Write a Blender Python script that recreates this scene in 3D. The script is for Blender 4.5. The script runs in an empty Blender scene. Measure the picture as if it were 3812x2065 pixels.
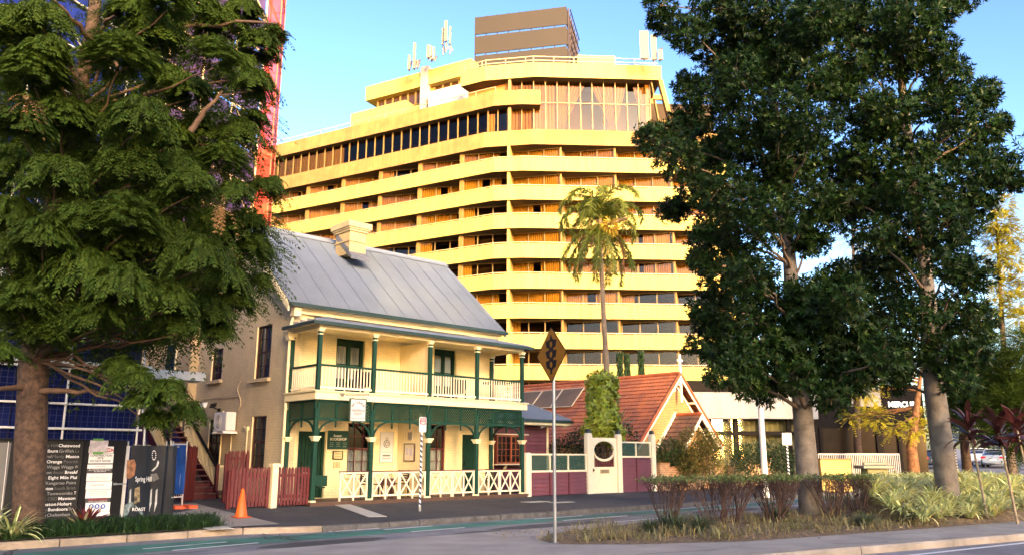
import bpy, math, random
import numpy as np
from mathutils import Vector, Matrix
random.seed(7); RNG = np.random.default_rng(11)
R_ = math.radians
SC = bpy.context.scene
COL = SC.collection

# ---------------------------------------------------------------- camera
YAW, PITCH, ROLL = R_(46.8), R_(12.383), R_(.12)
FPX, CX, CY, EZ = 3017.5*2576/3812, 1288.0, 697.7, 1.6      # focal length in pixels of a 2576 px wide picture
Fv = np.array([math.cos(YAW)*math.cos(PITCH), math.sin(YAW)*math.cos(PITCH), math.sin(PITCH)])
Rv = np.array([math.sin(YAW), -math.cos(YAW), 0.0]); Uv = np.cross(Rv, Fv)
Rv, Uv = math.cos(ROLL)*Rv+math.sin(ROLL)*Uv, -math.sin(ROLL)*Rv+math.cos(ROLL)*Uv
cam = bpy.data.cameras.new('camera'); camo = bpy.data.objects.new('camera', cam); COL.objects.link(camo)
cam.sensor_width = 36; cam.lens = 36*3017.5/3812; cam.clip_end = 3000
camo.matrix_world = Matrix(((Rv[0], Uv[0], -Fv[0], 0), (Rv[1], Uv[1], -Fv[1], 0), (Rv[2], Uv[2], -Fv[2], EZ), (0, 0, 0, 1)))
SC.camera = camo

# ---------------------------------------------------------------- sky and sun
SUN_ANG = R_(46.8+20.0)          # horizontal direction the light travels in
SUN_EL = R_(14.0)
W = bpy.data.worlds.new('World'); SC.world = W; W.use_nodes = True
nt = W.node_tree; nt.nodes.clear()
sky = nt.nodes.new('ShaderNodeTexSky'); sky.sky_type = 'NISHITA'; sky.sun_disc = False
sky.sun_elevation = SUN_EL
sky.sun_rotation = math.atan2(-math.cos(SUN_ANG), -math.sin(SUN_ANG))
sky.altitude = 30; sky.air_density = 1.0; sky.dust_density = 2.0; sky.ozone_density = 1.0
bg = nt.nodes.new('ShaderNodeBackground'); bg.inputs['Strength'].default_value = 0.15
wo = nt.nodes.new('ShaderNodeOutputWorld')
hsv = nt.nodes.new('ShaderNodeHueSaturation'); hsv.inputs['Saturation'].default_value = 1.0
mul = nt.nodes.new('ShaderNodeMixRGB'); mul.blend_type = 'MULTIPLY'; mul.inputs[0].default_value = 1; mul.inputs[2].default_value = (.86, .865, 1.0, 1)
gam = nt.nodes.new('ShaderNodeGamma'); gam.inputs['Gamma'].default_value = 1.6
nt.links.new(sky.outputs[0], gam.inputs['Color']); nt.links.new(gam.outputs[0], hsv.inputs['Color']); nt.links.new(hsv.outputs[0], mul.inputs[1]); nt.links.new(mul.outputs[0], bg.inputs['Color']); nt.links.new(bg.outputs[0], wo.inputs['Surface'])
sun = bpy.data.lights.new('sun', 'SUN'); suno = bpy.data.objects.new('sun', sun); COL.objects.link(suno)
sun.energy = 2.2; sun.angle = R_(.5); sun.color = (1.0, .68, .24)
ld = Vector((math.cos(SUN_ANG)*math.cos(SUN_EL), math.sin(SUN_ANG)*math.cos(SUN_EL), -math.sin(SUN_EL)))
suno.rotation_euler = ld.to_track_quat('-Z', 'Y').to_euler()
vs = SC.view_settings; vs.view_transform = 'Standard'; vs.look = 'None'; vs.exposure = 1.08; vs.gamma = 1

# ---------------------------------------------------------------- measuring helpers (photo measurements -> metres)
CAMP = np.array([0, 0, EZ])
def ray(u, v): return Fv+Rv*(u-CX)/FPX-Uv*(v-CY)/FPX
def at(u, v, X=None, Y=None, Z=None, D=None):
    d = ray(u, v)
    t = (Z-EZ)/d[2] if Z is not None else Y/d[1] if Y is not None else X/d[0] if X is not None else D/math.hypot(d[0], d[1])
    return CAMP+d*t
def vz(X, Y, v):
    a, b = -5., 300.
    for _ in range(50):
        m = (a+b)/2; q = np.array([X, Y, m])-CAMP
        if CY-FPX*(q@Uv)/(q@Fv) > v: a = m
        else: b = m
    return m
def col_on(P, ang, u, v=560):                      # where the line P + t*dir(ang) crosses photo column u
    a = R_(ang); d = np.array([math.cos(a), math.sin(a)]); r = ray(u, v)[:2]
    t, s = np.linalg.solve(np.array([d, -r]).T, -np.array(P[:2])); return t
def dirv(ang): return np.array([math.cos(R_(ang)), math.sin(R_(ang)), 0.])

# ---------------------------------------------------------------- materials
MATS = {}
def mat(name, col, rough=.7, var=.12, scale=3., bump=0., bscale=40., metal=0., spec=.5, kind=None, col2=None, island=0., trans=0., alpha=1., emit=0.):
    if name in MATS: return MATS[name]
    m = bpy.data.materials.new(name); m.use_nodes = True; n = m.node_tree; L = n.links
    b = n.nodes['Principled BSDF']
    b.inputs['Roughness'].default_value = rough; b.inputs['Metallic'].default_value = metal
    b.inputs['Specular IOR Level'].default_value = spec
    def N(t, **k):
        x = n.nodes.new(t)
        for a, v in k.items(): setattr(x, a, v)
        return x
    tc = N('ShaderNodeTexCoord'); geo = N('ShaderNodeNewGeometry')
    pos = tc.outputs['Object']
    c1 = (*col, 1); c2 = (*(col2 or [max(0, x*(1-var*1.6)) for x in col]), 1)
    no = N('ShaderNodeTexNoise'); no.inputs['Scale'].default_value = scale; no.inputs['Detail'].default_value = 6
    no.inputs['Roughness'].default_value = .65
    L.new(pos, no.inputs['Vector'])
    ra = N('ShaderNodeValToRGB'); ra.color_ramp.elements[0].position = .35; ra.color_ramp.elements[1].position = .68
    ra.color_ramp.elements[0].color = c2; ra.color_ramp.elements[1].color = c1
    L.new(no.outputs['Fac'], ra.inputs['Fac'])
    out = ra.outputs['Color']; height = None
    if island:
        hs = N('ShaderNodeHueSaturation'); mr = N('ShaderNodeMapRange')
        mr.inputs['To Min'].default_value = 1-island; mr.inputs['To Max'].default_value = 1+island
        L.new(geo.outputs['Random Per Island'], mr.inputs['Value']); L.new(mr.outputs[0], hs.inputs['Value'])
        mr2 = N('ShaderNodeMapRange'); mr2.inputs['To Min'].default_value = .5-.04*island; mr2.inputs['To Max'].default_value = .5+.05*island
        mo = N('ShaderNodeMath', operation='FRACT'); mm = N('ShaderNodeMath', operation='MULTIPLY'); mm.inputs[1].default_value = 17.3
        L.new(geo.outputs['Random Per Island'], mm.inputs[0]); L.new(mm.outputs[0], mo.inputs[0]); L.new(mo.outputs[0], mr2.inputs['Value'])
        L.new(mr2.outputs[0], hs.inputs['Hue']); L.new(out, hs.inputs['Color']); out = hs.outputs['Color']
    if kind in ('brick', 'brick2', 'paintbrick'):
        sx = N('ShaderNodeSeparateXYZ'); L.new(pos, sx.inputs[0]); ad = N('ShaderNodeMath', operation='SUBTRACT' if kind == 'brick2' else 'ADD')
        L.new(sx.outputs[0], ad.inputs[0]); L.new(sx.outputs[1], ad.inputs[1]); cb = N('ShaderNodeCombineXYZ')
        L.new(ad.outputs[0], cb.inputs[0]); L.new(sx.outputs[2], cb.inputs[1])
        br = N('ShaderNodeTexBrick'); br.inputs['Scale'].default_value = 1; br.inputs['Brick Width'].default_value = .24
        br.inputs['Row Height'].default_value = .085; br.inputs['Mortar Size'].default_value = .009; br.inputs['Mortar Smooth'].default_value = .3
        L.new(cb.outputs[0], br.inputs['Vector'])
        if kind in ('brick', 'brick2'):
            br.inputs['Color1'].default_value = c1; br.inputs['Color2'].default_value = c2; br.inputs['Mortar'].default_value = (.42, .36, .28, 1)
            mx = N('ShaderNodeMixRGB', blend_type='MULTIPLY'); mx.inputs[0].default_value = .6
            L.new(br.outputs['Color'], mx.inputs[1]); L.new(no.outputs['Color'], mx.inputs[2])
            out = br.outputs['Color']
        else:
            br.inputs['Color1'].default_value = (1, 1, 1, 1); br.inputs['Color2'].default_value = (.87, .87, .87, 1); br.inputs['Mortar'].default_value = (.68, .68, .68, 1)
            mx = N('ShaderNodeMixRGB', blend_type='MULTIPLY'); mx.inputs[0].default_value = .55
            L.new(out, mx.inputs[1]); L.new(br.outputs['Color'], mx.inputs[2]); out = mx.outputs[0]
        height = br.outputs['Fac']; hinv = True
    if kind == 'stain':        # vertical weather streaks
        mp = N('ShaderNodeMapping'); mp.inputs['Scale'].default_value = (2.2, 2.2, .12); L.new(pos, mp.inputs['Vector'])
        n2 = N('ShaderNodeTexNoise'); n2.inputs['Scale'].default_value = 1.2; n2.inputs['Detail'].default_value = 5; L.new(mp.outputs[0], n2.inputs['Vector'])
        r2 = N('ShaderNodeValToRGB'); r2.color_ramp.elements[0].position = .38; r2.color_ramp.elements[1].position = .62
        r2.color_ramp.elements[0].color = (.70, .66, .58, 1); r2.color_ramp.elements[1].color = (1, 1, 1, 1); L.new(n2.outputs['Fac'], r2.inputs['Fac'])
        mx = N('ShaderNodeMixRGB', blend_type='MULTIPLY'); mx.inputs[0].default_value = .38
        L.new(out, mx.inputs[1]); L.new(r2.outputs[0], mx.inputs[2]); out = mx.outputs[0]
    if kind == 'asphalt':
        vo = N('ShaderNodeTexVoronoi'); vo.inputs['Scale'].default_value = 90; L.new(pos, vo.inputs['Vector'])
        mx = N('ShaderNodeMixRGB', blend_type='MULTIPLY'); mx.inputs[0].default_value = .5
        L.new(out, mx.inputs[1]); L.new(vo.outputs['Color'], mx.inputs[2])
        n3 = N('ShaderNodeTexNoise'); n3.inputs['Scale'].default_value = .35; n3.inputs['Detail'].default_value = 4; L.new(pos, n3.inputs['Vector'])
        r3 = N('ShaderNodeValToRGB'); r3.color_ramp.elements[0].position = .4; r3.color_ramp.elements[1].position = .6
        r3.color_ramp.elements[0].color = (.72, .72, .74, 1); r3.color_ramp.elements[1].color = (1.12, 1.1, 1.08, 1); L.new(n3.outputs['Fac'], r3.inputs['Fac'])
        m4 = N('ShaderNodeMixRGB', blend_type='MULTIPLY'); m4.inputs[0].default_value = 1; L.new(mx.outputs[0], m4.inputs[1]); L.new(r3.outputs[0], m4.inputs[2])
        out = m4.outputs[0]
    if bump:
        bp = N('ShaderNodeBump'); bp.inputs['Strength'].default_value = min(1, bump); bp.inputs['Distance'].default_value = .02
        if height is None:
            nb = N('ShaderNodeTexNoise'); nb.inputs['Scale'].default_value = bscale; nb.inputs['Detail'].default_value = 5; L.new(pos, nb.inputs['Vector']); height = nb.outputs['Fac']
        else: bp.invert = True
        L.new(height, bp.inputs['Height']); L.new(bp.outputs[0], b.inputs['Normal'])
    L.new(out, b.inputs['Base Color'])
    if emit: L.new(out, b.inputs['Emission Color']); b.inputs['Emission Strength'].default_value = emit
    if alpha < 1: b.inputs['Alpha'].default_value = alpha
    if trans:
        tl = N('ShaderNodeBsdfTranslucent'); L.new(out, tl.inputs['Color']); ms = N('ShaderNodeMixShader'); ms.inputs[0].default_value = trans
        o = n.nodes['Material Output']; L.new(b.outputs[0], ms.inputs[1]); L.new(tl.outputs[0], ms.inputs[2]); L.new(ms.outputs[0], o.inputs['Surface'])
    MATS[name] = m; return m
def glass(name, tint=(.62, .66, .66), refl=.0, rough=.02, ior=1.5):
    m = bpy.data.materials.new(name); m.use_nodes = True; n = m.node_tree; n.nodes.clear(); L = n.links
    t = n.nodes.new('ShaderNodeBsdfTransparent'); t.inputs[0].default_value = (*tint, 1)
    g = n.nodes.new('ShaderNodeBsdfGlossy'); g.inputs['Roughness'].default_value = rough
    f = n.nodes.new('ShaderNodeFresnel'); f.inputs[0].default_value = ior
    a = n.nodes.new('ShaderNodeMath'); a.operation = 'ADD'; a.inputs[1].default_value = refl; a.use_clamp = True
    x = n.nodes.new('ShaderNodeMixShader'); o = n.nodes.new('ShaderNodeOutputMaterial')
    L.new(f.outputs[0], a.inputs[0]); L.new(a.outputs[0], x.inputs[0]); L.new(t.outputs[0], x.inputs[1]); L.new(g.outputs[0], x.inputs[2]); L.new(x.outputs[0], o.inputs[0])
    MATS[name] = m; return m
def meshnet(name, col, cover=.8, cell=.05, trans=.4):        # woven safety mesh: holes between the strands
    m = bpy.data.materials.new(name); m.use_nodes = True; n = m.node_tree; n.nodes.clear(); L = n.links
    d = n.nodes.new('ShaderNodeBsdfDiffuse'); tl = n.nodes.new('ShaderNodeBsdfTranslucent'); tr = n.nodes.new('ShaderNodeBsdfTransparent')
    tc = n.nodes.new('ShaderNodeTexCoord'); no = n.nodes.new('ShaderNodeTexNoise'); no.inputs['Scale'].default_value = 1.1; no.inputs['Detail'].default_value = 4
    L.new(tc.outputs['Object'], no.inputs['Vector'])
    r = n.nodes.new('ShaderNodeValToRGB'); r.color_ramp.elements[0].position = .35; r.color_ramp.elements[1].position = .65
    r.color_ramp.elements[0].color = (*[c*.55 for c in col], 1); r.color_ramp.elements[1].color = (*col, 1); L.new(no.outputs[0], r.inputs[0])
    L.new(r.outputs[0], d.inputs[0]); L.new(r.outputs[0], tl.inputs[0])
    a = n.nodes.new('ShaderNodeMixShader'); a.inputs[0].default_value = trans; L.new(d.outputs[0], a.inputs[1]); L.new(tl.outputs[0], a.inputs[2])
    x = n.nodes.new('ShaderNodeMixShader'); x.inputs[0].default_value = cover; L.new(tr.outputs[0], x.inputs[1]); L.new(a.outputs[0], x.inputs[2])
    o = n.nodes.new('ShaderNodeOutputMaterial'); L.new(x.outputs[0], o.inputs[0]); MATS[name] = m; return m

CREAM = mat('cream_paint', (.88, .75, .40), .6, .06, 2, .15, kind='paintbrick')
CREAMT = mat('cream_trim', (.88, .77, .46), .5, .05, 4)
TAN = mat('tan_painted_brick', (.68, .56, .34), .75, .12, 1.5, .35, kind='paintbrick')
WHITE = mat('white_paint', (.88, .79, .56), .5, .05, 4)
PURE = mat('bright_white', (.85, .85, .83), .5, .04, 4)
GREEN = mat('dark_green_paint', (.012, .055, .036), .5, .15, 5, spec=.2)
GREEND = mat('door_green', (.008, .036, .020), .5, .15, 5, spec=.15)
MAROON = mat('maroon_paint', (.125, .015, .016), .55, .18, 6, .1)
REDBROWN = mat('red_brown_sash', (.055, .014, .010), .5, .15, 5)
DECK = mat('deck_brown', (.10, .055, .035), .65, .2, 6)
IRON = mat('corrugated_steel', (.205, .245, .295), .6, .10, .8, spec=.22)
RIDGE = mat('ridge_steel', (.24, .275, .315), .6, .08, 2, spec=.22)
PURPLE = mat('purple_weatherboard', (.165, .045, .06), .55, .14, 2.5)
PANE = glass('window_glass')
PANED = glass('tower_glass', (.80, .64, .40), .0, .02, 1.35)
CURT = mat('white_curtain', (.75, .74, .68), .9, .08, 5)
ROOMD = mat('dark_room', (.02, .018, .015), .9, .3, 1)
BLACK = mat('black_plastic', (.012, .012, .013), .6, .1, 5, spec=.12)
GALV = mat('galvanised_steel', (.28, .30, .32), .38, .10, 8, metal=.6)
CONC = mat('concrete', (.335, .31, .265), .85, .22, .9, .35, 60)
KERBC = mat('kerb_concrete', (.33, .29, .235), .85, .25, 1.5, .4, 50)
BLUEST = mat('bluestone_kerb', (.13, .125, .115), .8, .35, 4, .5, 30)
ASPH = mat('asphalt_road', (.28, .28, .295), .85, .18, 2.5, .3, 160, kind='asphalt')
ASPHP = mat('asphalt_path', (.072, .075, .08), .85, .2, 2, .35, 160, kind='asphalt')
LINEW = mat('road_paint_white', (.78, .78, .76), .6, .15, 9)
GREENL = mat('green_lane_paint', (.075, .30, .22), .75, .3, 1.2, .2, 120, kind='asphalt')
TOWC = mat('tower_cream_concrete', (.50, .375, .095), .8, .06, .25, .1, 8, kind='stain')
TOWT = mat('tower_tan_concrete', (.33, .205, .065), .85, .22, .5, .2, 8, kind='stain')
SOFF = mat('tower_soffit', (.11, .078, .03), .9, .2, .4)  # unpainted slab undersides, with the shade there put into the colour
TOWF = mat('tower_brown_fin', (.25, .155, .04), .8, .12, .6)
TCURT = mat('tower_curtain', (.31, .215, .04), .9, .15, .35)
TCURT2 = mat('tower_pale_curtain', (.20, .13, .042), .9, .1, .4)
BRONZE = mat('bronze_mullion', (.22, .145, .045), .5, .1, 1)
SCREEN = mat('brown_louvre_screen', (.023, .017, .0095), .6, .1, .4)
ANT = mat('antenna_grey', (.13, .115, .08), .5, .06, 2)
BARK = mat('brown_bark', (.11, .065, .04), .9, .45, 9, 1.0, 14)
BARKG = mat('grey_bark', (.20, .175, .145), .85, .35, 3, .7, 10)
TWIG = mat('pale_twig', (.20, .14, .09), .85, .3, 6)

# ---------------------------------------------------------------- object helpers
MW = {}
def tag(o, label=None, cat=None, group=None, kind=None):
    if label: o['label'] = label
    if cat: o['category'] = cat
    if group: o['group'] = group
    if kind: o['kind'] = kind
    return o
def thing(name, label, cat, loc=(0, 0, 0), rz=0., group=None):
    o = bpy.data.objects.new(name, None); COL.objects.link(o); o.location = Vector([float(x) for x in loc]); o.rotation_euler = (0, 0, rz)
    o.empty_display_size = .2
    MW[o.name] = Matrix.Translation(o.location) @ Matrix.Rotation(rz, 4, 'Z')
    return tag(o, label, cat, group)
def link_mesh(name, V, F, m, parent=None, smooth=False):
    me = bpy.data.meshes.new(name)
    if parent is not None:
        T = np.array(MW[parent.name].inverted()); V = np.asarray(V, float) @ T[:3, :3].T + T[:3, 3]
    if isinstance(F, np.ndarray):
        k = F.shape[1]; me.vertices.add(len(V)); me.vertices.foreach_set('co', np.asarray(V, np.float32).ravel())
        me.loops.add(F.size); me.loops.foreach_set('vertex_index', F.astype(np.int32).ravel())
        me.polygons.add(len(F)); me.polygons.foreach_set('loop_start', np.arange(0, F.size, k, dtype=np.int32))
        me.polygons.foreach_set('loop_total', np.full(len(F), k, np.int32)); me.update(calc_edges=True); me.validate()
    else:
        me.from_pydata([tuple(map(float, v)) for v in V], [], F); me.update()
    o = bpy.data.objects.new(name, me); COL.objects.link(o)
    if m: me.materials.append(m)
    if parent is not None: o.parent = parent; MW[o.name] = MW[parent.name]
    else: MW[o.name] = Matrix.Identity(4)
    if smooth: me.polygons.foreach_set('use_smooth', [True]*len(me.polygons))
    return o
class MB:
    def __init__(s, T=None): s.V = []; s.F = []; s.T = T; s.sm = []
    def add(s, vs, fs, sm=False):
        k = len(s.V)
        if s.T is not None: vs = [tuple(s.T @ Vector([float(c) for c in v])) for v in vs]
        s.V += [tuple(v) for v in vs]; s.F += [tuple(k+i for i in f) for f in fs]; s.sm += [sm]*len(fs); return s
    def box(s, x0, y0, z0, x1, y1, z1):
        v = [(x0, y0, z0), (x1, y0, z0), (x1, y1, z0), (x0, y1, z0), (x0, y0, z1), (x1, y0, z1), (x1, y1, z1), (x0, y1, z1)]
        return s.add(v, [(3, 2, 1, 0), (4, 5, 6, 7), (0, 1, 5, 4), (1, 2, 6, 5), (2, 3, 7, 6), (3, 0, 4, 7)])
    def obox(s, o, a, b, c):
        o, a, b, c = map(lambda q: np.array(q, float), (o, a, b, c))
        v = [o, o+a, o+a+b, o+b, o+c, o+a+c, o+a+b+c, o+b+c]
        return s.add(v, [(3, 2, 1, 0), (4, 5, 6, 7), (0, 1, 5, 4), (1, 2, 6, 5), (2, 3, 7, 6), (3, 0, 4, 7)])
    def bar(s, p, q, w, h, up=(0, 0, 1)):
        p, q = np.array(p, float), np.array(q, float); d = q-p; d = d/np.linalg.norm(d)
        x = np.cross(d, np.array(up, float)); n = np.linalg.norm(x)
        x = np.array([1., 0, 0]) if n < 1e-6 else x/n
        y = np.cross(x, d)
        return s.obox(p-x*w/2-y*h/2, x*w, y*h, q-p)
    def tube(s, pts, r, n=8, cap=True):
        pts = [np.array(p, float) for p in pts]; m = len(pts); rr = r if isinstance(r, (list, tuple)) else [r]*m
        vs = []; ref = None
        for i, p in enumerate(pts):
            d = pts[min(i+1, m-1)]-pts[max(i-1, 0)]; d = d/(np.linalg.norm(d)+1e-9)
            if ref is None: ref = np.array([1., 0, 0]) if abs(d[0]) < .8 else np.array([0, 1., 0])
            x = ref-d*(ref@d); x = x/(np.linalg.norm(x)+1e-9); ref = x; y = np.cross(d, x)
            for k in range(n):
                a = 2*math.pi*k/n; vs.append(p+rr[i]*(x*math.cos(a)+y*math.sin(a)))
        fs = [(i*n+k, i*n+(k+1) % n, (i+1)*n+(k+1) % n, (i+1)*n+k) for i in range(m-1) for k in range(n)]
        s.add(vs, fs, True)
        if cap:
            s.add(vs[:n], [tuple(range(n-1, -1, -1))]); s.add(vs[-n:], [tuple(range(n))])
        return s
    def lathe(s, c, prof, n=16):
        vs = [(c[0]+r*math.cos(2*math.pi*k/n), c[1]+r*math.sin(2*math.pi*k/n), c[2]+z) for r, z in prof for k in range(n)]
        fs = [(i*n+k, i*n+(k+1) % n, (i+1)*n+(k+1) % n, (i+1)*n+k) for i in range(len(prof)-1) for k in range(n)]
        return s.add(vs, fs, True)
    def prism(s, poly, vec):
        n = len(poly); P = [np.array(p, float) for p in poly]; Q = [p+np.array(vec, float) for p in P]
        return s.add(P+Q, [tuple(range(n-1, -1, -1)), tuple(range(n, 2*n))]+[(i, (i+1) % n, n+(i+1) % n, n+i) for i in range(n)])
    def sphere(s, c, r, nu=12, nv=8):
        rx, ry, rz = r if isinstance(r, (tuple, list)) else (r, r, r)
        vs = [(c[0]+rx*math.sin(math.pi*j/nv)*math.cos(2*math.pi*i/nu), c[1]+ry*math.sin(math.pi*j/nv)*math.sin(2*math.pi*i/nu), c[2]+rz*math.cos(math.pi*j/nv)) for j in range(nv+1) for i in range(nu)]
        return s.add(vs, [(j*nu+i, (j+1)*nu+i, (j+1)*nu+(i+1) % nu, j*nu+(i+1) % nu) for j in range(nv) for i in range(nu)], True)
    def build(s, name, m, parent=None, bevel=0.):
        o = link_mesh(name, s.V, s.F, m, parent)
        if any(s.sm): o.data.polygons.foreach_set('use_smooth', s.sm)
        if bevel:
            b = o.modifiers.new('bevel', 'BEVEL'); b.width = bevel; b.segments = 1; b.limit_method = 'ANGLE'
        return o
def absorb(o, mb, m):
    """add surface pattern (joints, spouts) to an existing part's own mesh"""
    import bmesh
    T = MW[o.name].inverted(); bm = bmesh.new(); bm.from_mesh(o.data)
    if m.name not in [x.name for x in o.data.materials]: o.data.materials.append(m)
    k = [x.name for x in o.data.materials].index(m.name); vs = [bm.verts.new(T @ Vector([float(c) for c in v])) for v in mb.V]
    for f in mb.F:
        try: bm.faces.new([vs[i] for i in f]).material_index = k
        except ValueError: pass
    bm.to_mesh(o.data); bm.free(); o.data.update()
def sheet(name, poly, z, m, parent=None, zf=None):
    V = [(p[0], p[1], (z+(zf(p[0], p[1]) if zf else 0))) for p in poly]
    a = sum(V[i][0]*V[(i+1) % len(V)][1]-V[(i+1) % len(V)][0]*V[i][1] for i in range(len(V)))
    f = tuple(range(len(V))) if a > 0 else tuple(range(len(V)-1, -1, -1))
    return link_mesh(name, V, [f], m, parent)
_tc = {}
def text_geo(txt, bold=0.):
    k = (txt, bold)
    if k in _tc: return _tc[k]
    c = bpy.data.curves.new('t', 'FONT'); c.body = txt; c.size = 1; c.offset = bold; c.resolution_u = 3
    o = bpy.data.objects.new('t', c); COL.objects.link(o); bpy.context.view_layer.update()
    me = o.evaluated_get(bpy.context.evaluated_depsgraph_get()).to_mesh()
    V = np.array([v.co[:] for v in me.vertices]); F = [tuple(p.vertices) for p in me.polygons]
    bpy.data.objects.remove(o); bpy.data.curves.remove(c)
    _tc[k] = (V, F); return _tc[k]
def text(mb, txt, o, ax, ay, h, width=None, align='c', bold=0., lift=.004, norm=None):
    """letters of cap height h, baseline origin o, along ax with up ay"""
    V, F = text_geo(txt, bold)
    if len(V) == 0: return
    s = h/.70; w = V[:, 0].max()-V[:, 0].min(); sx = s if width is None else width/w
    x0 = V[:, 0].min()+{'c': w/2, 'l': 0, 'r': w}[align]
    ax, ay = np.array(ax, float), np.array(ay, float); n = np.cross(ax, ay) if norm is None else np.array(norm, float)
    mb.add([np.array(o, float)+ax*(v[0]-x0)*sx+ay*v[1]*s+n*lift for v in V], F)
def copy_tree(o, parent=None):
    c = o.copy(); COL.objects.link(c)
    if parent is not None: c.parent = parent
    for ch in [x for x in o.children]: copy_tree(ch, c)
    return c
def put(o, loc, rz=0., s=1., label=None):
    o.location = Vector([float(x) for x in loc]); o.rotation_euler = (0, 0, rz); o.scale = (s, s, s)
    if label: o['label'] = label
    return o

# ---------------------------------------------------------------- foliage helpers
def nrm(a): return a/(np.linalg.norm(a, axis=1, keepdims=True)+1e-9)
def leaves(P, D, L, Wd, N=None, fold=.12, pos=.45):
    """narrow pointed leaves as bent quads. P base, D direction, N approximate normal"""
    n = len(P); D = nrm(D)
    if N is None: N = RNG.normal(size=(n, 3))
    S = nrm(np.cross(D, N)); N = np.cross(S, D)
    L = np.broadcast_to(np.asarray(L, float).reshape(-1, 1), (n, 1)); Wd = np.broadcast_to(np.asarray(Wd, float).reshape(-1, 1), (n, 1))
    a = P; b = P+D*L*pos+S*Wd/2-N*L*fold*.3; c = P+D*L-N*L*fold; d = P+D*L*pos-S*Wd/2-N*L*fold*.3
    V = np.stack([a, b, c, d], 1).reshape(-1, 3); F = np.arange(4*n).reshape(n, 4); return V, F
def cat_geo(lst):
    V = []; F = []; k = 0
    for v, f in lst: V.append(v); F.append(f+k); k += len(v)
    return np.concatenate(V), np.concatenate(F)
def sph(n):
    return nrm(RNG.normal(size=(n, 3)))
def clump_points(c, r, n, inner=.35):
    d = sph(n); q = (inner+(1-inner)*RNG.random((n, 1))**.6)
    return np.array(c)+d*q*np.array(r), d
def rosettes(P, A, k, L, Wd, spread=.9):
    """k leaves radiating around axis A at each P"""
    n = len(P); A = nrm(A); t = nrm(np.cross(A, RNG.normal(size=(n, 3)))); b = np.cross(A, t)
    ph = RNG.random((n, 1))*6.28; out = []
    for i in range(k):
        a = ph+6.283*i/k+RNG.normal(size=(n, 1))*.25; sp = spread*(.7+.6*RNG.random((n, 1)))
        rad = t*np.cos(a)+b*np.sin(a); D = A*np.cos(sp)+rad*np.sin(sp)
        D[:, 2] -= .12
        out.append(leaves(P+A*(.05*RNG.random((n, 1))), D, L*(.7+.5*RNG.random(n)), Wd, A*.8-rad*.3))
    return cat_geo(out)
def sprays(P, D, L, pairs, pl, pw, droop=.8):
    """feathery drooping sprays: a curved twig with paired narrow leaflets"""
    n = len(P); D = nrm(D); side = nrm(np.cross(D, np.array([[0, 0, 1.]])+.25*RNG.normal(size=(n, 3)))); out = []
    L = L*(.65+.7*RNG.random((n, 1)))
    prev = P
    for i in range(pairs):
        t = (i+1)/pairs; q = P+D*L*t; q = q-np.array([0, 0, 1.])*L*droop*t*t*.55
        tan = nrm(q-prev+1e-6); f = 1-.55*abs(t-.45)
        for sgn in (-1, 1):
            dd = tan*.55+side*sgn*.75; dd[:, 2] -= .30*droop
            out.append(leaves(q, dd, pl*f*(.8+.4*RNG.random(n)), pw, np.cross(tan, side), fold=.15))
        prev = q
    out.append(leaves(q, tan, pl*.8, pw))
    return cat_geo(out)
def foliage(name, geos, m, parent):
    V, F = cat_geo(geos) if isinstance(geos, list) else geos
    return link_mesh(name, V, F, m, parent)
def limb(p, q, r0, r1, sag=0., wob=.06, n=6):
    p, q = np.array(p, float), np.array(q, float); L = np.linalg.norm(q-p); pts = []; rs = []
    for i in range(n+1):
        t = i/n; w = RNG.normal(size=3)*wob*L*(t*(1-t))*1.2
        pts.append(p+(q-p)*t+np.array([0, 0, sag*L*4*t*(1-t)])+w); rs.append(r0+(r1-r0)*t)
    return pts, rs
# ================================================================ THE SETTING
def rise(x, y): return .026*max(0., x-42)
def gridsheet(name, xs, ys, zf, m):
    V = [(x, y, zf(x, y)) for y in ys for x in xs]; n = len(xs)
    return link_mesh(name, V, [(j*n+i, j*n+i+1, (j+1)*n+i+1, (j+1)*n+i) for j in range(len(ys)-1) for i in range(n-1)], m)
xs = [-900, -300, -120, -60, -30, 0, 20, 42, 50, 60, 75, 90, 120, 300, 900]; ys = [-900, -300, -100, -40, 0, 20, 40, 80, 200, 900]
GRND = mat('ground_earth', (.09, .085, .06), .95, .3, .3)
tag(gridsheet('ground', xs, ys, lambda x, y: -.30+min(.026*max(0, x-42), 4), GRND), kind='structure')
xs2 = [-120, -60, -30, 0, 20, 42, 50, 60, 75, 90, 120, 160]
tag(gridsheet('road', xs2, [-60, 0, 60], lambda x, y: -.13+rise(x, y), ASPH), kind='structure')
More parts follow.
